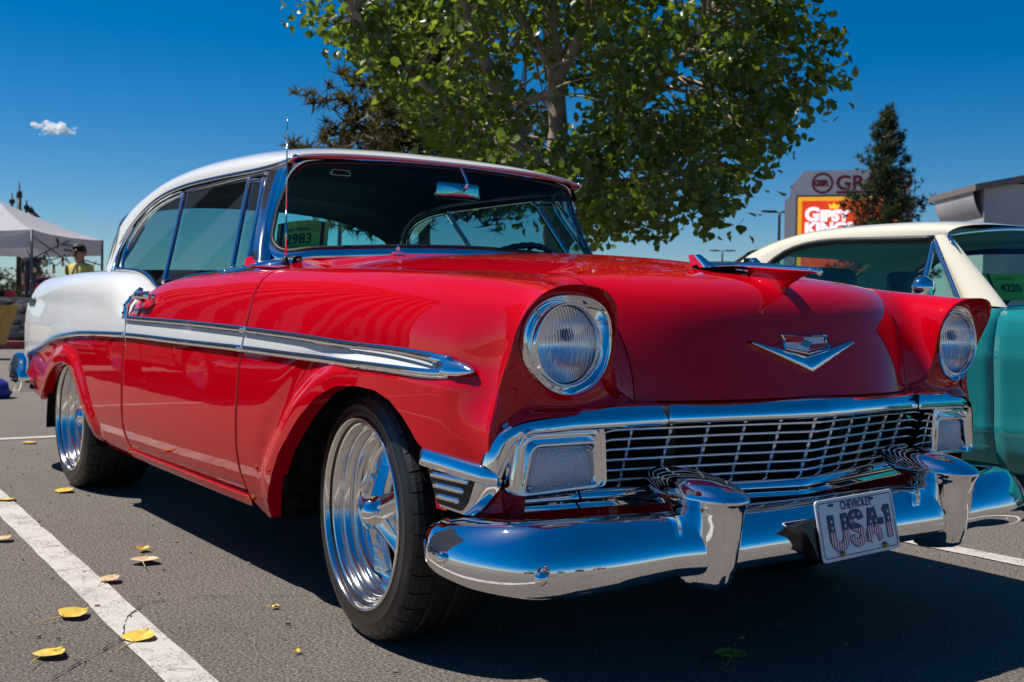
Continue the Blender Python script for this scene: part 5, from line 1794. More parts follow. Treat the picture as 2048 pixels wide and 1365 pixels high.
def set_wheel(o, x, side, y_face, R, steer=0.0):
    """axle +Y points outwards on either side"""
    o.location = (x, side * y_face, R)
    o.rotation_euler = (0, 0, (0 if side > 0 else math.pi) + steer)

def copy_tree(o, parent=None):
    c = o.copy()
    COL.objects.link(c)
    if parent is not None: c.parent = parent
    for ch in list(o.children):
        copy_tree(ch, c)
    return c

wf = build_wheel("wheel", car, 0.327, 0.250, 0.249, 0.100)
set_wheel(wf, -0.02, -1, 0.862, 0.326, math.radians(-5))
wl = copy_tree(wf, car); set_wheel(wl, -0.02, 1, 0.862, 0.326, math.radians(-5))
wr = build_wheel("wheel", car, 0.327, 0.30, 0.249, 0.125)
set_wheel(wr, -2.921, -1, 0.872, 0.326)
wr2 = copy_tree(wr, car); set_wheel(wr2, -2.921, 1, 0.872, 0.326)
# ------------------------------------------------------------------ second car: sixties coupe (local frame: front axle at the origin, heading +X)
CW_X = np.array([-3.80, -3.6, -3.2, -2.4, -1.4, -0.5, 0.2, 0.55, 0.78]); CW_H = np.array([0.76, 0.80, 0.835, 0.862, 0.866, 0.862, 0.845, 0.825, 0.80])
CP_Z = np.array([0.18, 0.225, 0.26, 0.296, 0.34, 0.392, 0.45, 0.58, 0.695, 0.74, 0.80, 0.86]); CP_D = np.array([0.12, 0.085, 0.062, 0.045, 0.032, 0.020, 0.020, 0.012, 0.001, 0.006, 0.012, 0.026])
CT_X = np.array([-3.80, -3.5, -2.9, -2.2, -1.2, -0.4, 0.3, 0.78]); CT_Z = np.array([0.86, 0.895, 0.915, 0.915, 0.905, 0.895, 0.875, 0.835])
def c_h(x, z):
    h = ncs(CW_X, CW_H, x) - np.interp(z, CP_Z, CP_D)
    h = h + 0.005 * np.exp(-((z - 0.394) / 0.007) ** 2) + 0.004 * np.exp(-((z - 0.297) / 0.006) ** 2)
    for cx in (0.0, -2.743):
        d = np.abs(np.hypot(x - cx, z - 0.30) - 0.375)
        h = h + 0.014 * np.exp(-(d / 0.03) ** 2)
    return h
def c_cut(x):
    z = np.full(np.shape(x), 0.205)
    for cx in (0.0, -2.743):
        r = 0.355
        d = r * r - (x - cx) ** 2
        z = np.where(d > 0, np.maximum(z, 0.30 + np.sqrt(np.maximum(d, 0))), z)
    return z
def c_top(x): return ncs(CT_X, CT_Z, x)

def coupe(name, loc, rz, label, group, body_m, roof_m, seat_m, liner_m):
    root = empty(name, loc, label, "car", group, rz)
    def panel(nm, xa, xb, n, zmin=None, doors=False):
        xs = np.linspace(xa, xb, n)
        # finer columns near the wheel openings
        for cx in (0.0, -2.743):
            t = cx + 0.355 * np.cos(np.linspace(0, math.pi, 25)); xs = np.concatenate([xs, t[(t > min(xa, xb)) & (t < max(xa, xb))]])
        xs = np.unique(np.round(xs, 4))
        out = {}
        for s in (-1, 1):
            G = []
            for x in xs:
                zc = float(c_cut(np.array([x]))[0]) if zmin is None else zmin
                zt = float(c_top(np.array([x]))[0])
                zs = np.concatenate([zc + (0.86 - zc) * np.linspace(0, 1, 34)])
                hs = c_h(np.full(len(zs), x), np.minimum(zs, 0.86) - max(0, 0.9 - zt) * 0)
                hs[0] -= 0.0
                row = [(x, hs[0] - 0.03, zs[0])] + [(x, h, z * (1 if z < .7 else 1) - max(0, z - 0.7) / 0.16 * (0.905 - zt)) for h, z in zip(hs, zs)]
                h0 = hs[-1]
                row += [(x, h0 - 0.020, zt - 0.018), (x, h0 - 0.050, zt - 0.004), (x, h0 - 0.095, zt)]
                G.append(row)
            G = np.array(G)
            e0, e1 = G[:1].copy(), G[-1:].copy(); e0[..., 1] -= 0.03; e1[..., 1] -= 0.03
            G = np.concatenate([e0, G, e1])
            V, F = grid_vf(to_side(G, s), flip=s > 0)
            out[s] = mesh_obj(nm, V, F, body_m, root)
        return out
    panel("front_fender", -0.562, 0.775, 26)
    drs = panel("door", -1.72, -0.568, 22, 0.24)
    panel("quarter_panel", -3.78, -1.726, 36)
    # hood, deck, ends
    b = MB()
    def top(x0, x1, n, crown, zoff=0.0):
        G = []
        for x in np.linspace(x0, x1, n):
            hw = float(c_h(np.array([x]), np.array([0.86]))[0]) - 0.09
            zt = float(c_top(np.array([x]))[0])
            G.append([(x, v * hw, zt + zoff + crown * (1 - v * v)) for v in np.linspace(-1, 1, 15)])
        return np.array(G)
    V, F = grid_vf(top(-0.60, 0.78, 16, 0.035)); mesh_obj("hood", V, F, body_m, root)
    V, F = grid_vf(top(-3.78, -2.55, 14, 0.025)); mesh_obj("trunk_lid", V, F, body_m, root)
    G = np.array([[(0.775 + 0.035 * math.sin(math.pi * t) - 0.03 * abs(v) ** 3, v * 0.78, 0.30 + 0.56 * t) for t in np.linspace(0, 1, 10)] for v in np.linspace(-1, 1, 15)])
    V, F = grid_vf(G, flip=False); mesh_obj("front_panel", V, F, body_m, root)
    G = np.array([[(-3.775 - 0.03 * math.sin(math.pi * t), v * 0.76, 0.28 + 0.61 * t) for t in np.linspace(0, 1, 10)] for v in np.linspace(-1, 1, 15)])
    V, F = grid_vf(G, flip=True); mesh_obj("rear_panel", V, F, body_m, root)
    # mouth, lamps and bumpers
    MB().box((0.812, 0, 0.60), (0.012, 0.40, 0.085)).build("grille", M['black'], root)
    MB().sweep([(0.828, -0.41, 0.51), (0.828, -0.41, 0.69), (0.828, 0.41, 0.69), (0.828, 0.41, 0.51), (0.828, -0.41, 0.51)], [(-.008, -.008), (-.008, .008), (.008, .008), (.008, -.008)], np.array([1.0, 0, 0])).build("grille_frame", M['chrome'], root)
    for s in (-1, 1):
        hl_ = mesh_obj("headlight", *grid_vf(lathe_pts([(0.0, 0.11), (0.03, 0.11), (0.035, 0.095), (0.022, 0.09), (0.034, 0.05), (0.038, 0.001)], 28, (0.785, s * 0.64, 0.63), (1, 0, 0), (0, 0, 1)), True), M['chrome'], root)
        mesh_obj("tail_lamp", *grid_vf(np.array([[(-3.815, s * (0.52 + 0.055 * k), 0.60 + 0.16 * t) for t in (0, 1)] for k in range(5)])), mat('tail_red', (0.4, 0.01, 0.01), 0.2), root)
    for x0, sg in ((0.86, 1), (-3.85, -1)):
        P = curve([(x0 - sg * 0.30, -0.865, 0.44), (x0 - sg * 0.08, -0.83, 0.44), (x0, -0.6, 0.44), (x0 + sg * .02, 0, 0.44), (x0, 0.6, 0.44), (x0 - sg * 0.08, 0.83, 0.44), (x0 - sg * 0.30, 0.865, 0.44)], 40)
        MB().sweep(P, [(-.055, -.02), (-.05, .012), (0, .026), (.05, .012), (.055, -.02)], np.array([0, 0, 1.0])).build("front_bumper" if sg > 0 else "rear_bumper", M['chrome'], root)
    # roof
    R_ = np.array([(-0.975, 0.600, 1.238, -0.90, 1.298), (-1.10, 0.618, 1.243, -1.06, 1.322), (-1.35, 0.628, 1.246, -1.35, 1.332), (-1.65, 0.630, 1.238, -1.72, 1.326), (-1.85, 0.634, 1.205, -1.98, 1.300), (-1.98, 0.642, 1.150, -2.16, 1.262), (-2.06, 0.655, 1.090, -2.28, 1.225)])
    Rq = ncs(np.linspace(0, 1, 7), R_, np.linspace(0, 1, 26))
    def rows(r, off=0.0):
        xs, he, ze, xc, zc = r
        th = np.linspace(0, math.pi / 2, 14); n = 3.0
        c = np.cos(th) ** (2 / n); s_ = np.sin(th) ** (2 / n); c[-1] = 0
        H = np.stack([xs + (xc - xs) * s_, (he - off) * c, ze + (zc - ze) * s_ - off * s_], 1)
        Q = H.copy(); Q[:, 1] *= -1
        return np.concatenate([Q, H[::-1][1:]])
    RFc = np.array([rows(r) for r in Rq])
    rb_ = MB().grid(RFc, flip=True)
    hlm = MB().grid(np.array([rows(r, 0.03) for r in Rq]))
    for s in (-1, 1):
        tp = RFc[-1][:7] if s < 0 else RFc[-1][::-1][:7]
        lo_ = np.stack([np.linspace(-2.20, -2.66, 7), s * np.linspace(0.745, 0.655, 7), np.linspace(0.925, 0.93, 7)], 1)
        G = np.array([tp * (1 - t) + lo_ * t for t in np.linspace(0, 1, 8)])
        rb_.grid(G, flip=s > 0)
        hlm.grid(G * np.array([1, 0.955, 1]) + np.array([0.015, 0, -0.005]), flip=s < 0)
        # cream windshield pillar
        A = np.array([(-0.975, 0.600, 1.238), (-0.86, 0.640, 1.13), (-0.74, 0.675, 1.02), (-0.62, 0.712, 0.905)])
        B = np.array([(-1.060, 0.622, 1.222), (-0.965, 0.664, 1.13), (-0.875, 0.704, 1.02), (-0.80, 0.745, 0.915)])
        A, B = curve(A, 12), curve(B, 12)
        G = np.stack([A - np.array([0, 0.04 , 0]), A, (A + B) / 2 + np.array([0, .012, 0.004]), B, B - np.array([0, 0.035, 0])], 1)
        rb_.grid(to_side(G, s), flip=s > 0)
        # side header: strip from roof edge down to the window
        a = Rq[:, :3]
        zz = np.array([z - 0.018 for z in a[:, 2]])
        G = np.stack([a, np.stack([a[:, 0], a[:, 1] + 0.004, zz], 1), np.stack([a[:, 0], a[:, 1] - 0.025, zz - 0.006], 1)], 1)
        rb_.grid(to_side(G, s), flip=s > 0)
    rb_.build("roof", roof_m, root)
    hlm.build("headliner", liner_m, root)
    # glass
    def chh(z): return 0.765 - 0.41 * (z - 0.905)
    for s in (-1, 1):
        P = [(-0.99, 0.912), (-1.01, 1.205), (-1.40, 1.218), (-1.75, 1.212), (-1.90, 1.165), (-1.98, 1.10), (-2.10, 0.98), (-2.14, 0.918)]
        mesh_obj("side_window", [(x, s * (chh(z) - 0.012), z) for x, z in P], [tuple(range(len(P)))], M['coupe_glass'], root, False)
        P = [(-0.985, 0.912), (-1.0, 1.19), (-0.85, 1.02), (-0.79, 0.912)]
        mesh_obj("vent_window", [(x, s * (chh(z) - 0.012), z) for x, z in P], [tuple(range(len(P)))], M['coupe_glass'], root, False)
        for pts, r_, nm, mm in (([(-0.99, 0.905), (-1.0, 1.05), (-1.012, 1.205)], 0.013, "vent_post", M['chrome']), ([(-0.785, 0.915), (-0.8975, 1.065), (-1.01, 1.215)], 0.013, "vent_frame", M['chrome']),
                            ([(-1.01, 1.217), (-1.40, 1.226), (-1.75, 1.218), (-1.90, 1.172), (-1.985, 1.105), (-2.11, 0.98), (-2.15, 0.918)], 0.016, "window_seal", M['black'])):
            P3 = curve([(x, chh(z) + 0.002, z) for x, z in pts], 24)
            mb = MB().sweep(P3, [(-r_, -.01), (-r_ * .8, .006), (r_ * .8, .006), (r_, -.01)], np.array([0, 0.2, 1.0]) if nm == "window_seal" else np.array([1.0, 0, 0.3]))
            if s < 0: mb.mirror()
            mb.build(nm, mm, root)
    vs = np.linspace(-1, 1, 15)
    G = np.array([[((-0.57 + (-0.885 + 0.57) * t) - (0.09 - 0.0 * t) * abs(v) ** 2, v * (0.70 - 0.105 * t), 0.925 - 0.03 * abs(v) ** 2 * (1 - t) + (1.285 - 0.925) * t - 0.05 * abs(v) ** 2 * t) for v in vs] for t in np.linspace(0, 1, 6)])
    V, F = grid_vf(G); mesh_obj("windshield", V, F, M['coupe_glass'], root)
    lp_ = np.concatenate([G[0], G[1:, -1], G[-1][::-1][1:], G[::-1][1:, 0]])
    MB().tube(lp_, 0.013, 6, False).build("windshield_frame", M['chrome'], root)
    tc_ = RFc[-1][5:-5]; n = len(tc_)
    lowr = np.stack([np.full(n, -2.66) - 0.02 * (1 - np.linspace(-1, 1, n) ** 2), np.linspace(-1, 1, n) * 0.64, np.full(n, 0.94)], 1)
    G = np.array([tc_ * (1 - t) + lowr * t for t in np.linspace(0, 1, 6)])
    V, F = grid_vf(G, flip=True); mesh_obj("rear_window", V, F, M['coupe_glass'], root)
    lp_ = np.concatenate([G[0], G[1:, -1], G[-1][::-1][1:], G[::-1][1:, 0]])
    MB().tube(lp_, 0.016, 6, False).build("rear_window_frame", M['black'], root)
    # seats with headrests, dash, wheel
    for s in (-1, 1):
        sb_ = MB().grid(seat(-1.72, 0.66, 0.27, 0.28, 0.2) + np.array([0, s * 0.34, 0]), False, True)
        sb_.box((-1.45, s * .34, 0.42), (0.26, 0.26, 0.10))
        so = sb_.build("front_seat", seat_m, root)
        hr_ = MB().grid(seat(-1.83, 1.03, 0.155, 0.085, 0.1) + np.array([0, s * 0.34, 0]), False, True).build("headrest", seat_m, so)
    MB().grid(seat(-2.45, 0.64, 0.60, 0.24, 0.3), False, True).build("rear_seat", seat_m, root)
    MB().box((-0.80, 0, 0.86), (0.16, 0.66, 0.05)).build("dashboard", seat_m, root)
    sc2 = np.array([-1.18, 0.36, 0.90]); ax2 = np.array([-0.75, 0, 0.66]); e2_ = np.cross(ax2, [0, 1.0, 0])
    MB().tube([sc2 + 0.19 * (np.array([0, 1.0, 0]) * math.cos(t) + e2_ * math.sin(t)) for t in np.linspace(0, 2 * math.pi, 41)], 0.012, 6, False).build("steering_wheel", M['black'], root)
    MB().grid(lathe_pts([(-0.012, 0.001), (-0.012, 0.05), (0.004, 0.055), (0.03, 0.05), (0.055, 0.03), (0.062, 0.001)], 20, (-0.89, -0.90, 0.985), (1, 0, 0), (0, 0, 1)), True).tube([(-0.89, -0.84, 0.90), (-0.89, -0.895, 0.96)], 0.010, 8).build("wing_mirror", M['chrome'], drs[-1])
    for s in (-1, 1):
        MB().tube([(-1.56, s * (float(c_h(np.array([-1.56]), np.array([0.78]))[0]) + 0.02), 0.785), (-1.68, s * (float(c_h(np.array([-1.68]), np.array([0.78]))[0]) + 0.02), 0.785)], 0.010, 8).build("handle", M['chrome'], drs[s])
    # floor and dark wheel houses
    b = MB().box((-1.5, 0, 0.24), (1.9, 0.60, 0.03)).box((0.0, 0, 0.50), (0.5, 0.52, 0.25)).box((-2.8, 0, 0.48), (0.6, 0.52, 0.22)).box((-1.15, 0, 0.50), (0.50, 0.76, 0.22))
    b.build("underbody", M['dark'], root)
    MB().box((-1.5, 0, 0.285), (1.0, 0.66, 0.01)).build("carpet", seat_m, root)
    for x in (0.0, -2.743):
        for s in (-1, 1):
            w_ = copy_tree(wr, root)
            w_.scale = (0.95, 0.80, 0.95)
            set_wheel(w_, x, s, 0.835, 0.31)
    return root

M['coupe_glass'] = glass('coupe_glass', (0.66, 0.88, 0.80), 1.45)
teal_vinyl = mat('teal_vinyl', (0.016, 0.15, 0.165), 0.4)
liner_c = mat('pale_headliner', (0.70, 0.82, 0.68), 0.8)
stang = coupe("parked_coupe", (0.45, 2.985, 0.0), 0.0, "turquoise sixties coupe with cream roof parked beyond the red and white car", None, M['teal'], M['cream'], teal_vinyl, liner_c)

# entry card on the coupe's dash
c2 = empty("show_card", (-0.33, 2.66, 0.95), "yellow green entry card numbered 4220 on the dash of the turquoise coupe", "show card")
o0 = np.array([-0.43, 2.60, 0.94]); exv = np.array([0.10, 0.24, 0.004]); eyv = np.array([-0.06, 0.01, 0.125])
cyn = mat('card_yellow', (0.52, 0.66, 0.06), 0.6)
nv = np.cross(exv, eyv); nv /= np.linalg.norm(nv)
def c2p(u, v, o=0): return o0 + exv * u + eyv * v + nv * o - np.array([-0.33, 2.66, 0.95])
mesh_obj("sheet", [c2p(0, 0), c2p(1, 0), c2p(1, 1), c2p(0, 1)], [(0, 1, 2, 3)], cyn, c2, False)
mesh_obj("stripe", [c2p(.12, 0, .0015), c2p(.17, 0, .0015), c2p(.17, 1, .0015), c2p(.12, 1, .0015)], [(0, 1, 2, 3)], M['black'], c2, False)
V, F = text_vf("4220", 0.055, 0, align='LEFT', bold=0.001)
mesh_obj("number", [c2p(0.30 + p[0] / 0.26, 0.33 + p[1] / 0.14, 0.002) for p in V], F, M['black'], c2, False)
V, F = text_vf("August Nights", 0.016, 0, align='LEFT')
mesh_obj("heading", [c2p(0.28 + p[0] / 0.26, 0.78 + p[1] / 0.14, 0.002) for p in V], F, M['black'], c2, False)

# cars that only show mirrored in the chrome and paint of the red car
def recolour(root, m_body, m_roof):
    for o in root.children:
        for i, sl in enumerate(o.material_slots):
            if sl.material and sl.material.name.startswith('turquoise'):
                sl.link = 'OBJECT'; sl.material = m_body
            elif sl.material and sl.material.name.startswith('cream'):
                sl.link = 'OBJECT'; sl.material = m_roof
pb = paint('black_paint', (0.012, 0.012, 0.014)); py = paint('yellow_paint', (0.70, 0.45, 0.02)); pr_ = paint('scarlet_paint', (0.50, 0.02, 0.02)); pm = paint('mint_paint', (0.30, 0.62, 0.55))
pw2 = paint('silver_paint', (0.45, 0.46, 0.47))
others = [((-5.9, -3.55), 0.0, pb, M['white'], "black coupe with white roof in the stall to the right of the red car"),
          ((7.6, -11.5), 2.6, py, py, "yellow coupe in the row facing the red car"), ((10.6, -9.2), 2.6, pr_, pr_, "scarlet coupe in the row facing the red car"),
          ((13.4, -5.6), 2.6, pm, M['white'], "mint coupe with white roof in the row facing the red car"), ((-12.0, -3.6), 0.0, pw2, pw2, "silver coupe parked behind the black coupe beside the red car's row"),
          ((15.0, -1.5), 2.9, pb, pb, "black coupe in the row facing the red car"), ((16.5, 3.0), 3.0, pr_, M['white'], "scarlet coupe with white roof at the end of the facing row")]
for (x, y), a, m1, m2, lb in others:
    c = copy_tree(stang)
    c.location = (x, y, 0); c.rotation_euler = (0, 0, a)
    tag(c, lb, "car", "cars facing the red car" if a else "cars beside the red car")
    recolour(c, m1, m2)
# ------------------------------------------------------------------ ground
asph = mat('asphalt', (0.12, 0.115, 0.11), 0.85, 0, 0.3)
N_, L_, b_s = nodes(asph)
tc = N_.new("ShaderNodeTexCoord")
def tex(kind, scale, **kw):
    t = N_.new(kind); t.inputs['Scale'].default_value = scale
    for k, v in kw.items(): t.inputs[k].default_value = v
    L_.new(tc.outputs['Object'], t.inputs['Vector'])
    return t
n1 = tex("ShaderNodeTexNoise", 115, Detail=5, Roughness=0.75)
n2 = tex("ShaderNodeTexNoise", 0.9, Detail=6, Roughness=0.6)
n4 = tex("ShaderNodeTexNoise", 14, Detail=4, Roughness=0.6)
v1 = tex("ShaderNodeTexVoronoi", 95)
r1 = N_.new("ShaderNodeValToRGB")
e = r1.color_ramp.elements
e[0].position = 0.34; e[0].color = (0.030, 0.026, 0.022, 1)
e[1].position = 0.68; e[1].color = (0.44, 0.38, 0.33, 1)
x = r1.color_ramp.elements.new(0.50); x.color = (0.190, 0.163, 0.143, 1)
L_.new(n1.outputs['Fac'], r1.inputs['Fac'])
r2 = N_.new("ShaderNodeValToRGB")
r2.color_ramp.elements[0].position = 0.3; r2.color_ramp.elements[0].color = (0.80, 0.79, 0.78, 1)
r2.color_ramp.elements[1].position = 0.7; r2.color_ramp.elements[1].color = (1.15, 1.14, 1.12, 1)
mxn = N_.new("ShaderNodeMath"); mxn.operation = 'MULTIPLY_ADD'; mxn.inputs[1].default_value = 0.35
L_.new(n4.outputs['Fac'], mxn.inputs[0]); 
sb2 = N_.new("ShaderNodeMath"); sb2.operation = 'MULTIPLY_ADD'; sb2.inputs[1].default_value = 0.65; sb2.inputs[2].default_value = 0.0
L_.new(n2.outputs['Fac'], sb2.inputs[0]); L_.new(sb2.outputs[0], mxn.inputs[2])
L_.new(mxn.outputs[0], r2.inputs['Fac'])
mul = N_.new("ShaderNodeMix"); mul.data_type = 'RGBA'; mul.blend_type = 'MULTIPLY'; mul.inputs[0].default_value = 1.0
L_.new(r1.outputs['Color'], mul.inputs[6]); L_.new(r2.outputs['Color'], mul.inputs[7])
L_.new(mul.outputs[2], b_s.inputs['Base Color'])
bmp_ = N_.new("ShaderNodeBump"); bmp_.inputs['Strength'].default_value = 1.0; bmp_.inputs['Distance'].default_value = 0.010
L_.new(n1.outputs['Fac'], bmp_.inputs['Height'])
bm2 = N_.new("ShaderNodeBump"); bm2.inputs['Strength'].default_value = 0.35; bm2.inputs['Distance'].default_value = 0.006
L_.new(v1.outputs['Distance'], bm2.inputs['Height']); L_.new(bmp_.outputs['Normal'], bm2.inputs['Normal'])
L_.new(bm2.outputs['Normal'], b_s.inputs['Normal'])
g = mesh_obj("parking_lot", [(-21.5, -300, 0), (300, -300, 0), (300, 300, 0), (-21.5, 300, 0)], [(0, 1, 2, 3)], asph)
tag(g, kind='structure')

# worn white paint
wp = mat('worn_line_paint', (0.6, 0.6, 0.58), 0.8)
N_, L_, b_w = nodes(wp)
tc = N_.new("ShaderNodeTexCoord")
n1 = tex("ShaderNodeTexNoise", 150, Detail=5, Roughness=0.75)
n2 = tex("ShaderNodeTexNoise", 7, Detail=5, Roughness=0.7)
ad = N_.new("ShaderNodeMath"); ad.operation = 'MULTIPLY_ADD'; ad.inputs[1].default_value = 0.45
L_.new(n2.outputs['Fac'], ad.inputs[0]); 
s3 = N_.new("ShaderNodeMath"); s3.operation = 'MULTIPLY_ADD'; s3.inputs[1].default_value = 0.65; s3.inputs[2].default_value = 0
L_.new(n1.outputs['Fac'], s3.inputs[0]); L_.new(s3.outputs[0], ad.inputs[2])
r1 = N_.new("ShaderNodeValToRGB")
r1.color_ramp.elements[0].position = 0.44; r1.color_ramp.elements[0].color = (0.14, 0.12, 0.105, 1)
r1.color_ramp.elements[1].position = 0.54; r1.color_ramp.elements[1].color = (0.52, 0.49, 0.45, 1)
L_.new(ad.outputs[0], r1.inputs['Fac']); L_.new(r1.outputs['Color'], b_w.inputs['Base Color'])
bmp_ = N_.new("ShaderNodeBump"); bmp_.inputs['Strength'].default_value = 0.6; bmp_.inputs['Distance'].default_value = 0.004
L_.new(n1.outputs['Fac'], bmp_.inputs['Height']); L_.new(bmp_.outputs['Normal'], b_w.inputs['Normal'])
def line(x0, y0, x1, y1, wdt=0.105, z=0.004):
    d = np.array([x1 - x0, y1 - y0]); d /= np.linalg.norm(d); n = np.array([-d[1], d[0]]) * wdt / 2
    L = math.hypot(x1 - x0, y1 - y0); k = max(2, int(L / 0.12))
    A, B = [], []
    for i in range(k + 1):
        t = i / k
        p = np.array([x0 + (x1 - x0) * t, y0 + (y1 - y0) * t])
        j1, j2 = RNG.uniform(-.004, .004, 2)
        A.append((*(p + n * (1 + j1 * 12)), z)); B.append((*(p - n * (1 + j2 * 12)), z))
    V, F = grid_vf(np.array([A, B]), flip=True)
    o = mesh_obj("stall_line", V, F, wp)
    return tag(o, kind='structure')
line(-5.1, -1.13, 1.6, -1.405)
line(-5.1, 1.50, 1.6, 1.51)
line(-5.1, -12.0, -5.06, -0.40, 0.10)
for y in (-4.1, -6.9, 4.3, 7.1): line(-5.0, y, 0.8, y)
# cracks
ck = mat('crack', (0.012, 0.011, 0.010), 0.95)
def crack(pts, w0):
    P = np.array(pts, float); n = 90
    d = np.concatenate([[0], np.cumsum(np.linalg.norm(np.diff(P, axis=0), axis=1))])
    t = np.linspace(0, d[-1], n)
    X = np.interp(t, d, P[:, 0]) + np.cumsum(RNG.normal(0, .0016, n)); Y = np.interp(t, d, P[:, 1]) + np.cumsum(RNG.normal(0, .0016, n))
    w_ = w0 * np.abs(0.6 + 0.5 * np.sin(t * 31) * np.sin(t * 7.3) + RNG.normal(0, .25, n))
    A = np.stack([X - w_, Y - w_ * .4, np.full(n, .0050)], 1); B = np.stack([X + w_, Y + w_ * .4, np.full(n, .0050)], 1)
    V, F = grid_vf(np.array([A, B]), flip=True)
    tag(mesh_obj("pavement_crack", V, F, ck), kind='structure')
crack([(0.05, -1.70), (-0.082, -1.607), (-0.208, -1.498), (-0.311, -1.393), (-0.437, -1.338), (-0.551, -1.288), (-0.664, -1.215), (-0.637, -1.063), (-0.572, -0.935), (-0.50, -0.80)], 0.0028)
crack([(1.3, 0.60), (0.926, 0.623), (0.701, 0.631), (0.323, 0.673), (-0.2, 0.80)], 0.003)

# debris: grit and twigs nobody could count
db_ = MB()
for _ in range(520):
    x_, y_ = RNG.uniform(-4.5, 1.6), RNG.uniform(-2.6, 1.9)
    L0 = RNG.uniform(0.002, 0.006)
    a = RNG.uniform(0, math.pi)
    db_.box((x_, y_, 0.006), (L0, L0 * RNG.uniform(.3, .9), L0 * 0.4), Matrix.Rotation(a, 3, 'Z'))
for _ in range(70):
    x_, y_ = RNG.uniform(-3.5, 0.3), RNG.uniform(-1.75, -0.9)
    a = RNG.uniform(0, math.pi); L0 = RNG.uniform(0.02, 0.07)
    db_.tube([(x_, y_, .006), (x_ + L0 * .5 * math.cos(a), y_ + L0 * .5 * math.sin(a), .010), (x_ + L0 * math.cos(a + .3), y_ + L0 * math.sin(a + .3), .006)], 0.0008, 4, False)
tag(db_.build("ground_debris", noisy(mat('debris', (0.3, 0.2, 0.1), 0.8), (0.10, 0.07, 0.05), (0.45, 0.36, 0.22), 3)), kind='stuff')

# fallen leaves
lf_y = noisy(mat('yellow_leaf', (0.6, 0.42, 0.04), 0.5), (0.62, 0.38, 0.03), (0.75, 0.55, 0.10), 40)
lf_t = noisy(mat('tan_leaf', (0.5, 0.36, 0.18), 0.6), (0.50, 0.34, 0.16), (0.68, 0.52, 0.30), 40)
def leaf_mesh(L0, curl, fold, stem=1.0):
    prof = [(0, 0.0), (.06, .20), (.14, .38), (.25, .48), (.4, .46), (.55, .38), (.7, .27), (.85, .13), (1.0, 0.0)]
    G = []
    for t, w_ in prof:
        row = []
        for q in (-1, -.6, -.25, 0, .25, .6, 1):
            row.append((L0 * (t - .45), q * w_ * L0, 0.004 + curl * L0 * ((t - .45) ** 2 * 1.1) + fold * L0 * abs(q * w_) ** 1.2 + 0.006 * math.sin(7 * t + 3 * q) * .5))
        G.append(row)
    b = MB().grid(np.array(G))
    z0 = 0.004 + curl * L0 * .22
    b.tube(curve([(-.45 * L0, 0, z0), (-.8 * L0, .06 * L0 * stem, z0 * .7 + .002), (-1.25 * L0, .2 * L0 * stem, .003)], 8), [.0016 - .0001 * i for i in range(8)], 5)
    return b
LV = [  # x, y, size, rot, curl, fold, tan, label
    (-0.275, -1.560, .105, 2.3, .25, .25, 0, "pale yellow fallen leaf lying nearest the camera left of the stall line"),
    (-0.605, -1.425, .110, 2.0, .35, .45, 0, "deep yellow fallen leaf on asphalt just left of the stall line"),
    (-0.304, -1.338, .112, 2.4, .15, .35, 0, "bright yellow fallen leaf lying on the stall line beside the crack"),
    (-1.159, -1.063, .120, 2.7, .50, .40, 1, "dry tan curled leaf on open asphalt near the car's shadow"),
    (-0.954, -1.230, .085, 2.2, .60, .50, 1, "crumpled tan leaf touching the right edge of the stall line"),
    (-1.765, -1.381, .090, 2.2, .40, .40, 1, "small tan leaf at the left edge of the picture beside the stall line"),
    (-2.644, -1.198, .100, 2.0, .12, .15, 0, "flat yellow leaf lying on the far part of the stall line"),
    (-2.771, -0.930, .110, 2.4, .20, .30, 0, "yellow leaf on asphalt in front of the rear wheel"),
    (-1.340, -1.016, .060, 2.8, .60, .90, 0, "thin folded yellow leaf between the tan leaf and the car's shadow"),
    (-4.748, -0.662, .110, 2.2, .10, .20, 0, "small distant yellow leaf beyond the rear wheel near the cross line"),
    (0.613, -0.158, .105, 2.4, .25, .25, 0, "shaded yellow leaf under the front bumper"),
    (-0.40, -0.93, .028, 1.0, .3, .3, 0, "tiny yellow leaf scrap on asphalt beside the front tyre"),
    (0.02, -1.05, .022, 2.0, .3, .3, 0, "tiny yellow scrap on asphalt at the front tyre's foot"),
    (0.95, 1.28, .060, 2.0, .3, .3, 1, "small tan leaf on the right hand stall line")]
for x_, y_, L0, rot, cu, fo, tn, lb in LV:
    o = leaf_mesh(L0 * .80, cu * .55, fo * .7, RNG.choice([-1, 1])).build("fallen_leaf", lf_t if tn else lf_y)
    o.location = (x_, y_, 0.0045); o.rotation_euler = (RNG.uniform(-.1, .1), RNG.uniform(-.1, .1), rot)
    tag(o, lb, "leaf", "fallen leaves on the asphalt")

# ------------------------------------------------------------------ background: kerb, rock bank, plateau, hills
CAM = np.array([2.5746, -2.2152, 0.8504])
FWD = np.array([-0.818, 0.575, 0.0]); FWD /= np.linalg.norm(FWD); RGT = np.array([0.575, 0.818, 0.0]); RGT /= np.linalg.norm(RGT)
conc = noisy(mat('kerb_concrete', (0.4, 0.38, 0.35), 0.85), (0.30, 0.28, 0.26), (0.48, 0.45, 0.41), 9, 5, bump=0.3)
redk = noisy(mat('red_kerb_paint', (0.4, 0.05, 0.05), 0.7), (0.30, 0.04, 0.035), (0.46, 0.10, 0.09), 6)
for i in range(12):
    y0 = -14 + i * 3.0
    o = MB().box((-20.6, y0 + 1.5, 0.075), (0.15, 1.49, 0.075)).build("kerb", redk if i % 4 else conc)
    tag(o, kind='structure')
soil = noisy(mat('dry_soil', (0.2, 0.15, 0.1), 0.95), (0.14, 0.11, 0.08), (0.26, 0.20, 0.14), 1.5, 6)
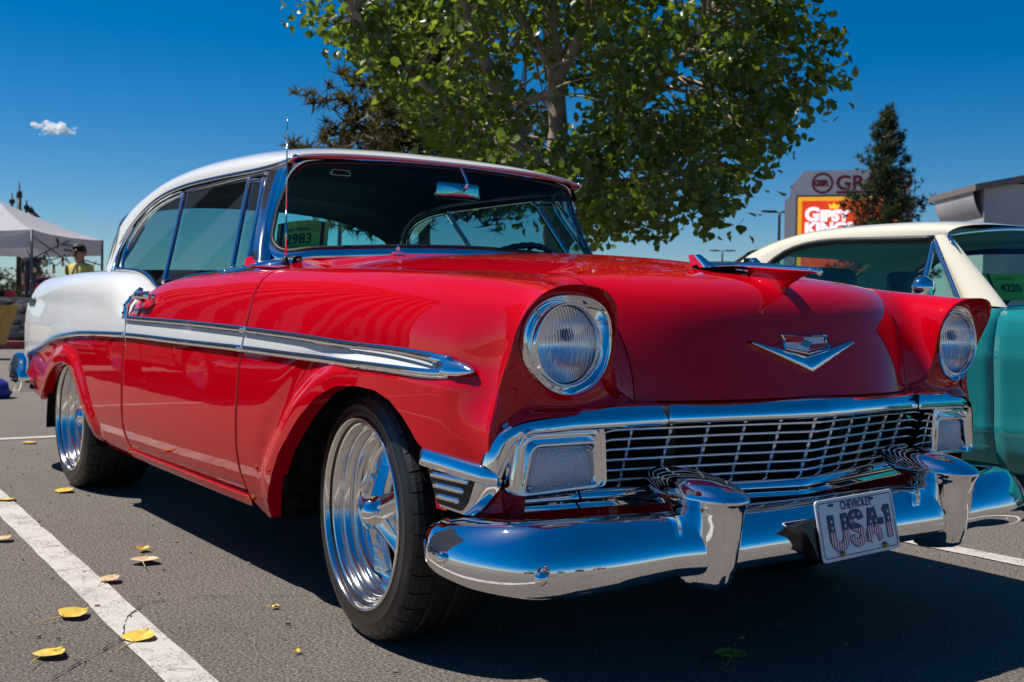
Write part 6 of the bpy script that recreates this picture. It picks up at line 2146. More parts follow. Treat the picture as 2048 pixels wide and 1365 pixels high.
G = np.array([[(-20.75, y, 0.10), (-21.3, y, 0.12), (-22.6, y, 0.82), (-23.0, y, 0.94), (-24.0, y, 0.98), (-140, y, 1.0), (-700, y, 2.0)] for y in np.linspace(-400, 600, 40)])
V, F = grid_vf(G); tag(mesh_obj("raised_ground", V, F, soil), kind='structure')
rk = []
for k, (c1, c2_) in enumerate((((0.42, 0.33, 0.24), (0.56, 0.46, 0.35)), ((0.30, 0.22, 0.15), (0.44, 0.34, 0.24)), ((0.50, 0.44, 0.38), (0.64, 0.58, 0.50)))):
    rk.append(noisy(mat('rock_%s' % ('tan', 'brown', 'pale')[k], c1, 0.9), c1, c2_, 6, 6, bump=0.5))
rock_me = []
for k in range(6):
    bm = bmesh.new(); bmesh.ops.create_icosphere(bm, subdivisions=2, radius=1.0)
    ph = RNG.uniform(0, 6, 6)
    for v in bm.verts:
        p = v.co
        f_ = 1 + .22 * math.sin(2.1 * p.x + ph[0]) * math.sin(2.4 * p.y + ph[1]) + .18 * math.sin(3.3 * p.z + ph[2] + p.x) + .08 * math.sin(6 * p.y + ph[3])
        v.co = p * f_
        v.co.z *= .72
    me = bpy.data.meshes.new("rock"); bm.to_mesh(me); bm.free()
    me.materials.append(rk[k % 3]); rock_me.append(me)
bank = empty("rock_bank", (-22.0, 2.6, 0.1), "sloping bank of tan boulders behind the kerb at the left edge", "rock bank")
for i in range(230):
    t = RNG.uniform(0, 1); yy = RNG.uniform(-2.2, 3.8)
    o = bpy.data.objects.new("rock", rock_me[i % 6]); COL.objects.link(o); o.parent = bank
    sz = RNG.uniform(.07, .17)
    o.location = (-21.25 - 1.5 * t + 22.0, yy - 2.6, 0.12 + .80 * t - .1 + RNG.uniform(-.02, .06))
    o.scale = (sz * RNG.uniform(.8, 1.2), sz * RNG.uniform(1, 1.7), sz * RNG.uniform(.7, 1.1)); o.rotation_euler = RNG.uniform(-.6, .6, 3)
MB().box((-22.85, 0, 0.955), (0.16, 12, 0.05)).build("wall_cap", conc, None)
tag(bpy.data.objects["wall_cap"], "pale concrete cap along the top of the rock bank", "wall")
# hills far away; distance haze is painted into their blue-grey base colour
hm = noisy(mat('hill_haze_blue', (0.10, 0.12, 0.15), 1.0), (0.085, 0.105, 0.15), (0.14, 0.155, 0.19), 0.004, 8, obj=True)
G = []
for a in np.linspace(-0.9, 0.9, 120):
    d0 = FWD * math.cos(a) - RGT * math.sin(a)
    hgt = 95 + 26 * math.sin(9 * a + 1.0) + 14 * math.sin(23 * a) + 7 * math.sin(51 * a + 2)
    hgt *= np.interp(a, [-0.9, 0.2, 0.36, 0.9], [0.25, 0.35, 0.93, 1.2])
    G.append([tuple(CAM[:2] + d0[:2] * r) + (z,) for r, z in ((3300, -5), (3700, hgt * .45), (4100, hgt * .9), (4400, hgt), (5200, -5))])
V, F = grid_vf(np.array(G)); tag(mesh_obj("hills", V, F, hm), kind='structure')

# ------------------------------------------------------------------ cloud
bm = bmesh.new()
for i in range(26):
    t = i / 25
    cx_, cz = -26 + 50 * t + RNG.normal(0, 2), 9 * (1 - t) - 2 + RNG.normal(0, 3.0)
    r = 8.0 * math.sin(math.pi * (0.12 + .8 * t)) * RNG.uniform(.4, 1.0) + .8
    mtx = Matrix.Translation((RNG.normal(0, 3), cx_, cz)) @ Matrix.Diagonal((r, r * RNG.uniform(.9, 1.8), r * RNG.uniform(.5, .9), 1))
    bmesh.ops.create_icosphere(bm, subdivisions=3, radius=1.0, matrix=mtx)
for v in bm.verts:
    p = v.co * 0.35
    v.co += v.normal * (1.2 * math.sin(p.x * 2 + p.z) * math.sin(p.y * 2.3) + .6 * math.sin(p.z * 5 + p.y * 4))
me = bpy.data.meshes.new("cloud"); bm.to_mesh(me); bm.free()
_t = bpy.data.objects.new("cloud", me); COL.objects.link(_t)
_rm = _t.modifiers.new("remesh", 'REMESH'); _rm.mode = 'VOXEL'; _rm.voxel_size = 0.8
_t.modifiers.new("smooth", 'SMOOTH').iterations = 6
_dg = bpy.context.evaluated_depsgraph_get(); _dg.update()
me = bpy.data.meshes.new_from_object(_t.evaluated_get(_dg)); bpy.data.objects.remove(_t)
cm = bpy.data.materials.new('cloud'); cm.use_nodes = True
_N, _L = cm.node_tree.nodes, cm.node_tree.links; _N.clear()
_pv = _N.new("ShaderNodeVolumePrincipled"); _pv.inputs['Color'].default_value = (1, 1, 1, 1); _pv.inputs['Anisotropy'].default_value = 0.2
_tc = _N.new("ShaderNodeTexCoord"); _nz = _N.new("ShaderNodeTexNoise"); _nz.inputs['Scale'].default_value = 0.13; _nz.inputs['Detail'].default_value = 5
_L.new(_tc.outputs['Object'], _nz.inputs['Vector'])
_mr = _N.new("ShaderNodeMapRange"); _mr.inputs[1].default_value = 0.44; _mr.inputs[2].default_value = 0.72; _mr.inputs[3].default_value = 0.0; _mr.inputs[4].default_value = 0.55
_L.new(_nz.outputs['Fac'], _mr.inputs[0]); _L.new(_mr.outputs[0], _pv.inputs['Density'])
_o = _N.new("ShaderNodeOutputMaterial"); _L.new(_pv.outputs[0], _o.inputs['Volume'])
me.materials.append(cm)
SC.cycles.volume_bounces = 8
SC.cycles.volume_step_rate = 1.0
for p in me.polygons: p.use_smooth = True
co = bpy.data.objects.new("cloud", me); COL.objects.link(co)
co.location = (-1459, 335, 215); co.rotation_euler = (0, 0, math.atan2(RGT[1], RGT[0]) - math.pi / 2)
tag(co, "small white wispy cloud alone in the blue sky at left", "cloud", None, 'structure')

# ------------------------------------------------------------------ trees
def at(d, l, z=0.0):
    """point at distance d along the view axis and l to its right"""
    return np.array([CAM[0] + FWD[0] * d + RGT[0] * l, CAM[1] + FWD[1] * d + RGT[1] * l, z])
bark = noisy(mat('cottonwood_bark', (0.3, 0.24, 0.17), 0.9), (0.20, 0.155, 0.11), (0.42, 0.34, 0.25), 5, 6, 0.3, 0.7, 0.6, 30)
def leaf_mat(name, c1, c2, tr, rough=0.35):
    m = bpy.data.materials.new(name); m.use_nodes = True
    N, L = m.node_tree.nodes, m.node_tree.links
    b = N["Principled BSDF"]; b.inputs['Roughness'].default_value = rough; b.inputs['Specular IOR Level'].default_value = 0.6
    oi = N.new("ShaderNodeAttribute"); oi.attribute_name = 'tone'
    mx = N.new("ShaderNodeMix"); mx.data_type = 'RGBA'; mx.inputs[6].default_value = (*c1, 1); mx.inputs[7].default_value = (*c2, 1)
    L.new(oi.outputs['Fac'], mx.inputs[0]); L.new(mx.outputs[2], b.inputs['Base Color'])
    t = N.new("ShaderNodeBsdfTranslucent")
    m2 = N.new("ShaderNodeMix"); m2.data_type = 'RGBA'; m2.blend_type = 'MULTIPLY'; m2.inputs[0].default_value = 1; m2.inputs[7].default_value = (*tr, 1)
    L.new(mx.outputs[2], m2.inputs[6]); L.new(m2.outputs[2], t.inputs['Color'])
    ms = N.new("ShaderNodeMixShader"); ms.inputs[0].default_value = 0.42
    L.new(b.outputs[0], ms.inputs[1]); L.new(t.outputs[0], ms.inputs[2]); L.new(ms.outputs[0], N["Material Output"].inputs[0])
    return m
cot_leaf = leaf_mat('cottonwood_leaf', (0.050, 0.095, 0.012), (0.17, 0.22, 0.030), (2.4, 2.3, 1.2))
def leaves_obj(name, P, S, m, parent, rng, n_shape=6, droop=0.4):
    """many small folded leaves as one mesh"""
    n = len(P)
    nd = rng.normal(size=(n, 3)); nd[:, 2] += 0.35; nd /= np.linalg.norm(nd, axis=1)[:, None]
    u = np.cross(nd, rng.normal(size=(n, 3))); u /= np.linalg.norm(u, axis=1)[:, None]
    v = np.cross(nd, u)
    shp = np.array([(-.5, 0, 0), (-.32, -.34, .10), (.02, -.40, .12), (.5, 0, -.08), (.02, .40, .12), (-.32, .34, .10)])
    V = np.zeros((n, 6, 3))
    cup = rng.uniform(.3, 1.6, n)[:, None]; wid = rng.uniform(.75, 1.1, n)[:, None]
    for k in range(6):
        V[:, k] = P + S[:, None] * (shp[k, 0] * u + shp[k, 1] * wid * v + shp[k, 2] * cup * nd)
    me = bpy.data.meshes.new(name)
    idx = np.arange(n * 6).reshape(n, 6)
    me.vertices.add(n * 6); me.vertices.foreach_set('co', V.ravel())
    tri = np.concatenate([idx[:, [0, 1, 2]], idx[:, [0, 2, 3]], idx[:, [0, 3, 4]], idx[:, [0, 4, 5]]]).ravel()
    me.loops.add(len(tri)); me.loops.foreach_set('vertex_index', tri.astype(np.int32))
    me.polygons.add(n * 4); me.polygons.foreach_set('loop_start', np.arange(0, n * 12, 3, dtype=np.int32))
    me.update(calc_edges=True)
    at_ = me.attributes.new('tone', 'FLOAT', 'POINT')
    at_.data.foreach_set('value', np.repeat(rng.beta(1.2, 2.0, n), 6).astype(np.float32))
    me.materials.append(m)
    o = bpy.data.objects.new(name, me); COL.objects.link(o); o.parent = parent
    return o
rt = np.random.default_rng(5)
base = at(14.0, 0.50)
cot = empty("cottonwood_tree", tuple(base), "large spreading cottonwood with pale branching trunk behind the red car", "tree")
def loc3(d, l, z): return np.array([FWD[0] * d + RGT[0] * l, FWD[1] * d + RGT[1] * l, z])
tb = MB()
limbs = [
    ([(0, 0, 0), (0, .02, 1.2), (0.0, .0, 2.2)], .17, .14),
    ([(0, 0, 2.1), (0, .03, 3.0), (.1, -.02, 3.9), (.1, -.10, 4.7), (.2, -.2, 6.0), (.2, -.1, 7.4)], .14, .04),
    ([(0, -.02, 2.1), (-.3, -.30, 2.75), (-.5, -.62, 3.3), (-.6, -.95, 4.0), (-.7, -1.3, 4.9), (-.6, -1.6, 6.2)], .11, .03),
    ([(0, .05, 2.0), (.1, .30, 2.8), (.2, .66, 3.2), (.2, 1.1, 3.55), (.3, 1.9, 3.8)], .085, .025),
    ([(0, .05, 1.5), (.2, .45, 2.35), (.1, .75, 3.0), (-.1, 1.25, 3.7), (-.2, 1.9, 4.6), (-.2, 2.3, 5.6)], .10, .025),
    ([(0, 0.0, 3.7), (-.1, .35, 4.35), (0, .75, 4.9), (.1, 1.3, 5.9)], .075, .02),
    ([(.1, -.05, 3.9), (.3, -.35, 4.4), (.5, -.75, 5.2), (.5, -1.0, 6.2)], .07, .02),
    ([(-.3, -.30, 2.75), (-.7, -.85, 3.0), (-1.0, -1.6, 3.5), (-1.1, -2.3, 4.2)], .06, .018),
    ([(.1, .4, 2.4), (.4, 1.0, 2.55), (.6, 1.8, 2.7)], .05, .015)]
nodes_ = []
for pts, r0, r1_ in limbs:
    P3 = curve([loc3(*p) for p in pts], 22)
    P3 += rt.normal(0, .012, P3.shape)
    tb.tube(P3, np.linspace(r0, r1_, 22), 8, True)
    nodes_.append(P3[6:] if len(pts) > 3 else P3[14:])
nodes_ = np.concatenate(nodes_)
def zlow(l): return np.interp(l, [-3.4, -3.0, -2.6, -2.2, -1.8, -1.3, -.6, 0, .6, 1.3, 1.8, 2.3, 2.8, 3.2, 3.5], [4.7, 4.4, 4.05, 3.65, 3.2, 2.6, 2.1, 1.95, 1.75, 1.72, 1.85, 2.5, 3.05, 3.75, 4.7])
clumps = []
while len(clumps) < 560:
    l, d, z = rt.uniform(-3.3, 3.35), rt.uniform(-2.5, 2.5), rt.uniform(1.7, 8.0)
    zl = zlow(l) + 0.10 * d * d * .4
    if z < zl: continue
    e = (l / 3.4) ** 2 + (d / 2.6) ** 2 + (max(0, z - 4.8) / 3.3) ** 2
    if e > 1: continue
    if rt.uniform() > 0.35 + 0.75 * max(e, 1 - min(1, (z - zl) / .8)): continue
    # keep an open window round the main fork
    if -0.62 < l < 0.42 and 2.75 < z < 4.35 and d < 0.9 and rt.uniform() < 0.80: continue
    if z > 5.6 and rt.uniform() < .6: continue
    clumps.append((l, d, z))
LP, LS = [], []
for (l, d, z) in clumps:
    c = loc3(d, l, z)
    k = int(rt.integers(26, 52)); sp = rt.uniform(.16, .34)
    q = np.clip(rt.normal(size=(k, 3)), -1.7, 1.7) * np.array([sp, sp, sp * .75]) * .72
    LP.append(c + q); LS.append(rt.uniform(.085, .150, k))
    j = np.argmin(np.linalg.norm(nodes_ - c, axis=1)); a = nodes_[j]
    mid = (a + c) / 2 + np.array([0, 0, .10]) + rt.normal(0, .08, 3)
    tb.tube(curve([a, mid, c], 7), np.linspace(.020, .005, 7), 4, False)
tb.build("trunk", bark, cot)
LP = np.concatenate(LP); LS = np.concatenate(LS)
# the leaves that face the camera one by one, the rest of the crown as one mass
dep = LP @ FWD
front = np.argsort(dep + rt.uniform(0, .6, len(dep)) + 10 * (LP[:, 2] > 5.0))[:300]
mask = np.ones(len(LP), bool); mask[front] = False
tag(leaves_obj("foliage", LP[mask], LS[mask], cot_leaf, cot, rt), kind='stuff')
lm = []
for k in range(8):
    t_ = leaves_obj("leaf", np.zeros((1, 3)), np.array([.085]), cot_leaf, cot, rt); lm.append(t_.data)
    t_.location = LP[front[k]]
for k, f_ in enumerate(front[8:]):
    o = bpy.data.objects.new("leaf", lm[k % 8]); COL.objects.link(o); o.parent = cot
    o.location = LP[f_]; o.rotation_euler = rt.uniform(-1.2, 1.2, 3)

# pines
pine_leaf = leaf_mat('pine_needles', (0.018, 0.034, 0.010), (0.060, 0.075, 0.022), (1.4, 1.4, .8), 0.6)
pine_brown = leaf_mat('pine_needles_brown', (0.030, 0.038, 0.010), (0.14, 0.11, 0.035), (1.4, 1.3, .8), 0.6)
pbark = noisy(mat('pine_bark', (0.08, 0.06, 0.045), 0.95), (0.05, 0.04, 0.03), (0.12, 0.09, 0.07), 6)
def needles_obj(name, C, S, m, parent, rng, per=16):
    n = len(C)
    Cn = np.repeat(C, per, 0); Sn = np.repeat(S, per)
    d = rng.normal(size=(n * per, 3)); d[:, 2] += .45; d /= np.linalg.norm(d, axis=1)[:, None]
    u = np.cross(d, rng.normal(size=(n * per, 3))); u /= np.linalg.norm(u, axis=1)[:, None]
    w_ = Sn[:, None] * .085
    V = np.stack([Cn - u * w_, Cn + u * w_, Cn + d * Sn[:, None]], 1)
    me = bpy.data.meshes.new(name); k = n * per
    me.vertices.add(k * 3); me.vertices.foreach_set('co', V.ravel())
    me.loops.add(k * 3); me.loops.foreach_set('vertex_index', np.arange(k * 3, dtype=np.int32))
    me.polygons.add(k); me.polygons.foreach_set('loop_start', np.arange(0, k * 3, 3, dtype=np.int32))
    me.update(calc_edges=True)
    a_ = me.attributes.new('tone', 'FLOAT', 'POINT'); a_.data.foreach_set('value', np.repeat(rng.beta(1.3, 2.2, k), 3).astype(np.float32))
    me.materials.append(m)
    o = bpy.data.objects.new(name, me); COL.objects.link(o); o.parent = parent
    return tag(o, kind='stuff')
def pine(name, base, H, Rb, z0, label, m, rng, whorls, tuft, group=None, lean=0.0):
    root = empty(name, tuple(base), label, "tree", group)
    t = MB().tube([(0, 0, 0), (0.02, 0, H * .5), (0, 0, H)], [H * .022, H * .014, H * .003], 8)
    C, S = [], []
    for k in range(whorls):
        f = k / (whorls - 1)
        z = z0 + (H - z0) * f ** .95
        R_ = Rb * (1 - f) ** .8 * rng.uniform(.75, 1.15) + .05 * Rb
        for j in range(int(rng.integers(4, 7))):
            a = rng.uniform(0, 2 * math.pi); r = R_ * rng.uniform(.6, 1.12)
            tip = np.array([r * math.cos(a), r * math.sin(a), z + r * rng.uniform(-.12, .30)])
            p0 = np.array([0, 0, z - .05 * H * .2])
            br = curve([p0, p0 * .45 + tip * .55 + np.array([0, 0, -.06 * r]), tip], 7)
            t.tube(br, np.linspace(.012 * H * .25, .004, 7), 4, False)
            for q in np.linspace(.35, 1, max(3, int(r / tuft * 1.1))):
                p = br[0] + 0 * br[0]
                i = q * 6; i0 = int(min(5, i)); p = br[i0] + (br[i0 + 1] - br[i0]) * (i - i0)
                for _ in range(2):
                    C.append(p + rng.normal(0, tuft * .55, 3)); S.append(tuft * rng.uniform(.7, 1.25))
    for q in np.linspace(.8, 1, 8): C.append(np.array([0, 0, H * q])); S.append(tuft * .8)
    t.build("trunk", pbark, root)
    needles_obj("foliage", np.array(C), np.array(S), m, root, rng)
    return root
rp = np.random.default_rng(9)
pine("pine_tree", (-22.55, 31.45, 0.9), 7.15, 1.95, 1.0, "tall narrow dark pine standing in front of the casino sign", pine_leaf, rp, 40, 0.21)
pine("pine_tree", (-17.0, 9.35, 0.9), 6.6, 3.0, 2.0, "brownish pine partly hidden behind the cottonwood's left side", pine_brown, rp, 30, 0.28)
pine("pine_tree", (-60.0, 11.2, 1.0), 3.0, 1.2, 0.3, "small dark conifer seen under the tent canopy", pine_leaf, rp, 16, 0.22)
pine("pine_tree", (-52.0, 7.6, 1.0), 1.6, 1.6, 0.1, "low dark shrub like conifer at the left edge below the hills", pine_leaf, rp, 12, 0.22)

# ------------------------------------------------------------------ pylon sign
sg_m = mat('sign_white', (0.60, 0.60, 0.62), 0.5); mrn = mat('sign_maroon', (0.22, 0.012, 0.045), 0.5)
so = at(60.0, 0.0); 
sign = empty("pylon_sign", tuple(at(60, 17.5)), "tall white casino pylon sign with orange video screen half hidden by the pine", "sign")
sx = (RGT * 0.97 + FWD * -0.24); sx /= np.linalg.norm(sx); sn = np.array([sx[1], -sx[0], 0])      # face normal towards the lot
if sn @ FWD > 0: sn = -sn
so = np.array(sign.location)
def sp_(a, z, o=0.0): return np.array([sx[0] * a + sn[0] * o, sx[1] * a + sn[1] * o, z])
out = [(-3.05, 0), (-3.05, 7.10), (-2.80, 7.25), (-2.78, 7.80), (-2.05, 8.65), (2.6, 8.65), (3.3, 7.80), (3.32, 7.25), (3.5, 7.10), (3.5, 0)]
lay = [[sp_(a, z, o) for a, z in out] for o in (-0.9, 0.0)]
mb = MB().grid(np.array(lay), False, True, smooth=False)
mb.add(np.array(lay[1]), [tuple(range(len(out)))], False); mb.add(np.array(lay[0]), [tuple(reversed(range(len(out))))], False)
mb.build("pylon", sg_m, sign)
def emis(name, col, st):
    m = mat(name, col, 0.4); N, L, b = nodes(m)
    b.inputs['Emission Color'].default_value = (*col, 1); b.inputs['Emission Strength'].default_value = st
    return m
def quad(nm, a0, z0, a1, z1, o, m):
    b = MB().box((0, 0, 0), (1, 1, 1))
    V = [sp_(a0 + (a1 - a0) * (x * .5 + .5), z0 + (z1 - z0) * (z * .5 + .5), o - .02 + .02 * y) for x, y, z in b.V]
    return mesh_obj(nm, V, b.F, m, sign, False)
quad("screen_frame", -2.45, 2.5, 2.9, 7.33, 0.03, M['black'])
quad("screen_border", -2.38, 2.55, 2.83, 7.25, 0.06, emis('led_yellow', (0.90, 0.42, 0.02), 0.55))
sc_m = mat('led_screen', (0.5, 0.05, 0.01), 0.5)
N_, L_, b_q = nodes(sc_m)
tc = N_.new("ShaderNodeTexCoord"); nz = tex("ShaderNodeTexNoise", 0.55, Detail=3)
rr3 = N_.new("ShaderNodeValToRGB"); rr3.color_ramp.elements[0].color = (0.75, 0.02, 0.015, 1); rr3.color_ramp.elements[0].position = .38; rr3.color_ramp.elements[1].color = (0.85, 0.075, 0.01, 1); rr3.color_ramp.elements[1].position = .62
L_.new(nz.outputs['Fac'], rr3.inputs['Fac']); L_.new(rr3.outputs['Color'], b_q.inputs['Emission Color']); b_q.inputs['Emission Strength'].default_value = 0.62
quad("screen", -2.16, 2.8, 2.6, 7.03, 0.08, sc_m)
def stext(nm, s_, size, a, z, m, o, bold=0.0, wid=1.0, sp=1.0):
    V, F = text_vf(s_, size, 0.01, align='LEFT', bold=bold, spacing=sp)
    V[:, 0] *= wid
    return mesh_obj(nm, [sp_(a + p[0], z + p[1], o + p[2]) for p in V], F, m, sign, False)
wled = emis('led_white', (0.9, 0.85, 0.9), 0.75)
stext("screen_lettering", "G", 0.98, -2.00, 5.98, wled, 0.10, 0.05, 1.05); stext("screen_lettering", "IPSY", 0.76, -1.22, 5.98, wled, 0.10, 0.05, 1.05)
stext("screen_lettering", "KINGS", 0.80, -2.00, 5.30, wled, 0.10, 0.05, 1.1)
crown_ = [(0, 0), (-.12, .42), (.14, .25), (.3, .5), (.46, .25), (.72, .42), (.6, 0)]
mesh_obj("screen_crown", [sp_(-0.72 + a * .7, 6.60 + z * .7, .10) for a, z in crown_], [tuple(range(7))], emis('led_gold', (0.95, 0.5, 0.02), 0.9), sign, False)
ringo = np.array([[sp_(-1.12 + r * math.cos(t), 7.97 + r * math.sin(t), .03) for r in (.56, .44)] for t in np.linspace(0, 2 * math.pi, 48, endpoint=False)])
V, F = grid_vf(ringo, True, False); mesh_obj("logo_ring", V, F, mrn, sign, False)
stext("logo_lettering", "GSR", 0.44, -1.57, 7.82, mrn, 0.03, 0.03, 0.98, 0.92)
stext("sign_lettering", "GRAND", 1.05, -0.45, 7.63, mrn, 0.03, 0.03, 1.05)
quad("sign_bar", -0.40, 7.41, 2.4, 7.55, 0.03, mrn)
stext("sign_recess", "'", 0.5, -2.78, 7.53, M['black'], 0.01)

# ------------------------------------------------------------------ lamp posts
def lamp(pos, H, label, armw=0.8, stack=False):
    root = empty("street_lamp", tuple(pos), label, "street lamp", "lamp posts round the parking lot")
    dk_ = M['lamp_dark']
    MB().tube([(0, 0, 0), (0, 0, H)], [.10, .07], 8).build("pole", dk_, root)
    MB().tube([RGT * -armw, RGT * armw] + np.array([0, 0, H - .05]), .035, 6).build("arm", dk_, root)
    for s in (-1, 1):
        c = RGT * armw * s * .85 + np.array([0, 0, H])
        Rm = Matrix.Rotation(math.atan2(RGT[1], RGT[0]), 3, 'Z')
        MB().box(c, (.42, .2, .05), Rm).build("lamp_head", dk_, root)
    if stack:
        Rm = Matrix.Rotation(math.atan2(RGT[1], RGT[0]), 3, 'Z')
        MB().box(np.array([0, 0, H - .42]) + RGT * .12, (.36, .2, .05), Rm).build("lamp_head", dk_, root)
    return root
M['lamp_dark'] = mat('lamp_dark_steel', (0.025, 0.022, 0.022), 0.5)
lamp(at(67.5, 15.85), 7.1, "slim twin head lamp post just left of the casino sign", .75)
lamp(at(107, 19.8), 7.0, "distant twin head lamp post seen above the coupe's roof corner", .9)
lamp(at(44.5, -6.85), 7.75, "dark lamp post whose heads show above the red car's white roof", .45, True)
lamp(at(30, -4.85), 0.1, "short dark bollard", .05) if False else None

# ------------------------------------------------------------------ trailer on the right
tm = noisy(mat('trailer_panel', (0.40, 0.40, 0.42), 0.6), (0.34, 0.34, 0.36), (0.46, 0.46, 0.48), .8)
tr_d = mat('trailer_awning', (0.16, 0.14, 0.13), 0.7)
to = at(28, 12.75)
trl = empty("market_trailer", tuple(to), "grey market trailer with overhanging roof at the right edge", "trailer")
Rm = Matrix.Rotation(math.atan2(RGT[1], RGT[0]), 3, 'Z')
b = MB().box((0.15, 0, 2.2), (1.75, 1.2, 1.85), Rm)
b.build("trailer_body", tm, trl)
P_ = [np.array([*(Rm @ Vector((x, y, z)))]) for x, y, z in ((-1.95, -1.5, 4.02), (-0.45, -1.5, 4.32), (3.0, -1.5, 4.32), (3.0, -1.5, 4.17), (-0.45, -1.5, 4.15), (-1.95, -1.5, 3.87))]
Q_ = [p + np.array([*(Rm @ Vector((0, 3.0, 0)))]) for p in P_]
b = MB().grid(np.array([P_, Q_]), False, True, smooth=False); b.add(np.array(P_), [tuple(range(6))], False); b.build("trailer_roof", tr_d, trl)
G = np.array([[np.array([*(Rm @ Vector((-1.9 + .35 * t ** 2, y, 3.88 - .75 * t)))]) for t in np.linspace(0, 1, 8)] for y in (-1.25, 1.2)])
V, F = grid_vf(G); mesh_obj("eave_bracket", V, F, tm, trl)
MB().box([*(Rm @ Vector((-0.35, -1.22, 3.2)))], (.05, .05, .7), Rm).box([*(Rm @ Vector((.7, -1.28, 2.2)))], (.5, .12, .4), Rm).build("trailer_fittings", mat('rust_red', (0.25, 0.06, 0.04), 0.7), trl)
for k in range(5):
    MB().box([*(Rm @ Vector((-1.6 + .7 * k, -1.21, 1.6)))], (.02, .012, 1.2), Rm).build("panel_rib", tr_d, trl)

# ------------------------------------------------------------------ pop-up tent
tent_w = leaf_mat('tent_fabric', (0.62, 0.62, 0.66), (0.66, 0.66, 0.70), (.8, .8, .85), .8)
A_ = np.array([-20.90, 2.78, 0]); B_ = np.array([-23.3, 4.75, 0])
ab_ = (B_ - A_); ab_ /= np.linalg.norm(ab_); pq = np.array([ab_[1], -ab_[0], 0]); 
if pq[1] > 0: pq = -pq
LEN = 3.15
cor = [A_, A_ + ab_ * LEN, A_ + ab_ * LEN + pq * LEN, A_ + pq * LEN]
tcn = sum(cor) / 4
tent = empty("canopy_tent", tuple(tcn), "white pop up canopy tent with lilac shaded valance at the left", "tent")
cor = [c - tcn for c in cor]
mb = MB(); zt_, zb_, zp = 2.32, 1.97, 3.05
for i in range(4):
    a, b2 = cor[i], cor[(i + 1) % 4]
    G = []
    for t in np.linspace(0, 1, 12):
        row = []
        for u in np.linspace(0, 1, 13):
            p = (a + (b2 - a) * u) * (1 - t)
            row.append((p[0], p[1], zt_ + (zp - zt_) * (t ** 1.25) - .05 * math.sin(math.pi * u) * (1 - t)))
        G.append(row)
    mb.grid(np.array(G))
mb.build("canopy", tent_w, tent)
for i in range(4):
    a, b2 = cor[i], cor[(i + 1) % 4]
    G = []
    for u in np.linspace(0, 1, 20):
        p = a + (b2 - a) * u
        sag = .05 * math.sin(math.pi * u)
        nrm_ = np.array([p[0], p[1], 0]); nrm_ /= np.linalg.norm(nrm_)
        G.append([tuple(p[:2] + nrm_[:2] * .015 * math.sin(9 * u + 3 * k)) + (zt_ - sag - (zt_ - zb_) * k,) for k in np.linspace(0, 1, 5)])
    V, F = grid_vf(np.array(G)); mesh_obj("valance", V, F, tent_w, tent)
    MB().tube([(a[0], a[1], 0), (a[0], a[1], zt_)], .028, 6).build("leg", M['tent_pole'] if 'tent_pole' in M else M.setdefault('tent_pole', mat('tent_pole', (0.10, 0.10, 0.11), .5)), tent)
    for (z0_, z1_) in ((1.75, 2.2), (2.2, 1.75)):
        MB().tube([(a[0], a[1], z0_), tuple((a + (b2 - a) * .5)[:2]) + (z1_,)], .014, 5).build("brace", M['tent_pole'], tent)
# dark logo mark on the valance facing the lot
nrm_ = np.array([ab_[1], -ab_[0], 0]) * (1 if np.array([ab_[1], -ab_[0], 0]) @ pq < 0 else -1)
MB().tube([cor[0] + ab_ * (.95 + .05 * math.sin(3 * t)) + nrm_ * .04 + np.array([0, 0, 2.22 - .22 * t]) for t in np.linspace(0, 1, 8)], [.012, .022, .028, .024, .018, .014, .01, .006], 6).build("valance_logo", mat('logo_ink', (.03, .03, .05), .7), tent)
for k in range(2):
    MB().box(cor[0] + ab_ * 1.45 + nrm_ * .03 + np.array([0, 0, 2.10 - .10 * k]), (.22 - .08 * k, .012, .018), Matrix.Rotation(math.atan2(ab_[1], ab_[0]), 3, 'Z')).build("valance_mark", M['logo_ink'] if 'logo_ink' in M else M.setdefault('logo_ink', mat('mark_ink', (.12, .11, .16), .7)), tent)
# string lights under the canopy
sl_ = empty("string_lights", tuple(tcn + np.array([0, 0, 1.95])), "black string of bare bulbs hanging under the tent's edge", "string lights")
pts = []
for k in range(4):
    a = cor[0] + ab_ * (LEN * k / 4); b2 = cor[0] + ab_ * (LEN * (k + 1) / 4)
    for t in np.linspace(0, 1, 10, endpoint=False): pts.append(a + (b2 - a) * t + np.array([0, 0, -.02 - .26 * math.sin(math.pi * t)]) + pq * .10)
MB().tube(pts, .010, 5).build("cable", M['black'], sl_)
for k in (4, 9, 14, 19, 24, 29, 34):
    p = pts[k]
    bo = MB().grid(lathe_pts([(0, .001), (0, .025), (-.09, .022), (-.09, .001)], 10, p, (0, 0, 1), (1, 0, 0)), True).build("socket", M['black'], sl_)
    MB().grid(lathe_pts([(-.09, .018), (-.12, .034), (-.16, .036), (-.19, .018), (-.195, .001)], 10, p, (0, 0, 1), (1, 0, 0)), True).build("bulb", mat('bulb_glass', (.75, .62, .35), .15), bo)
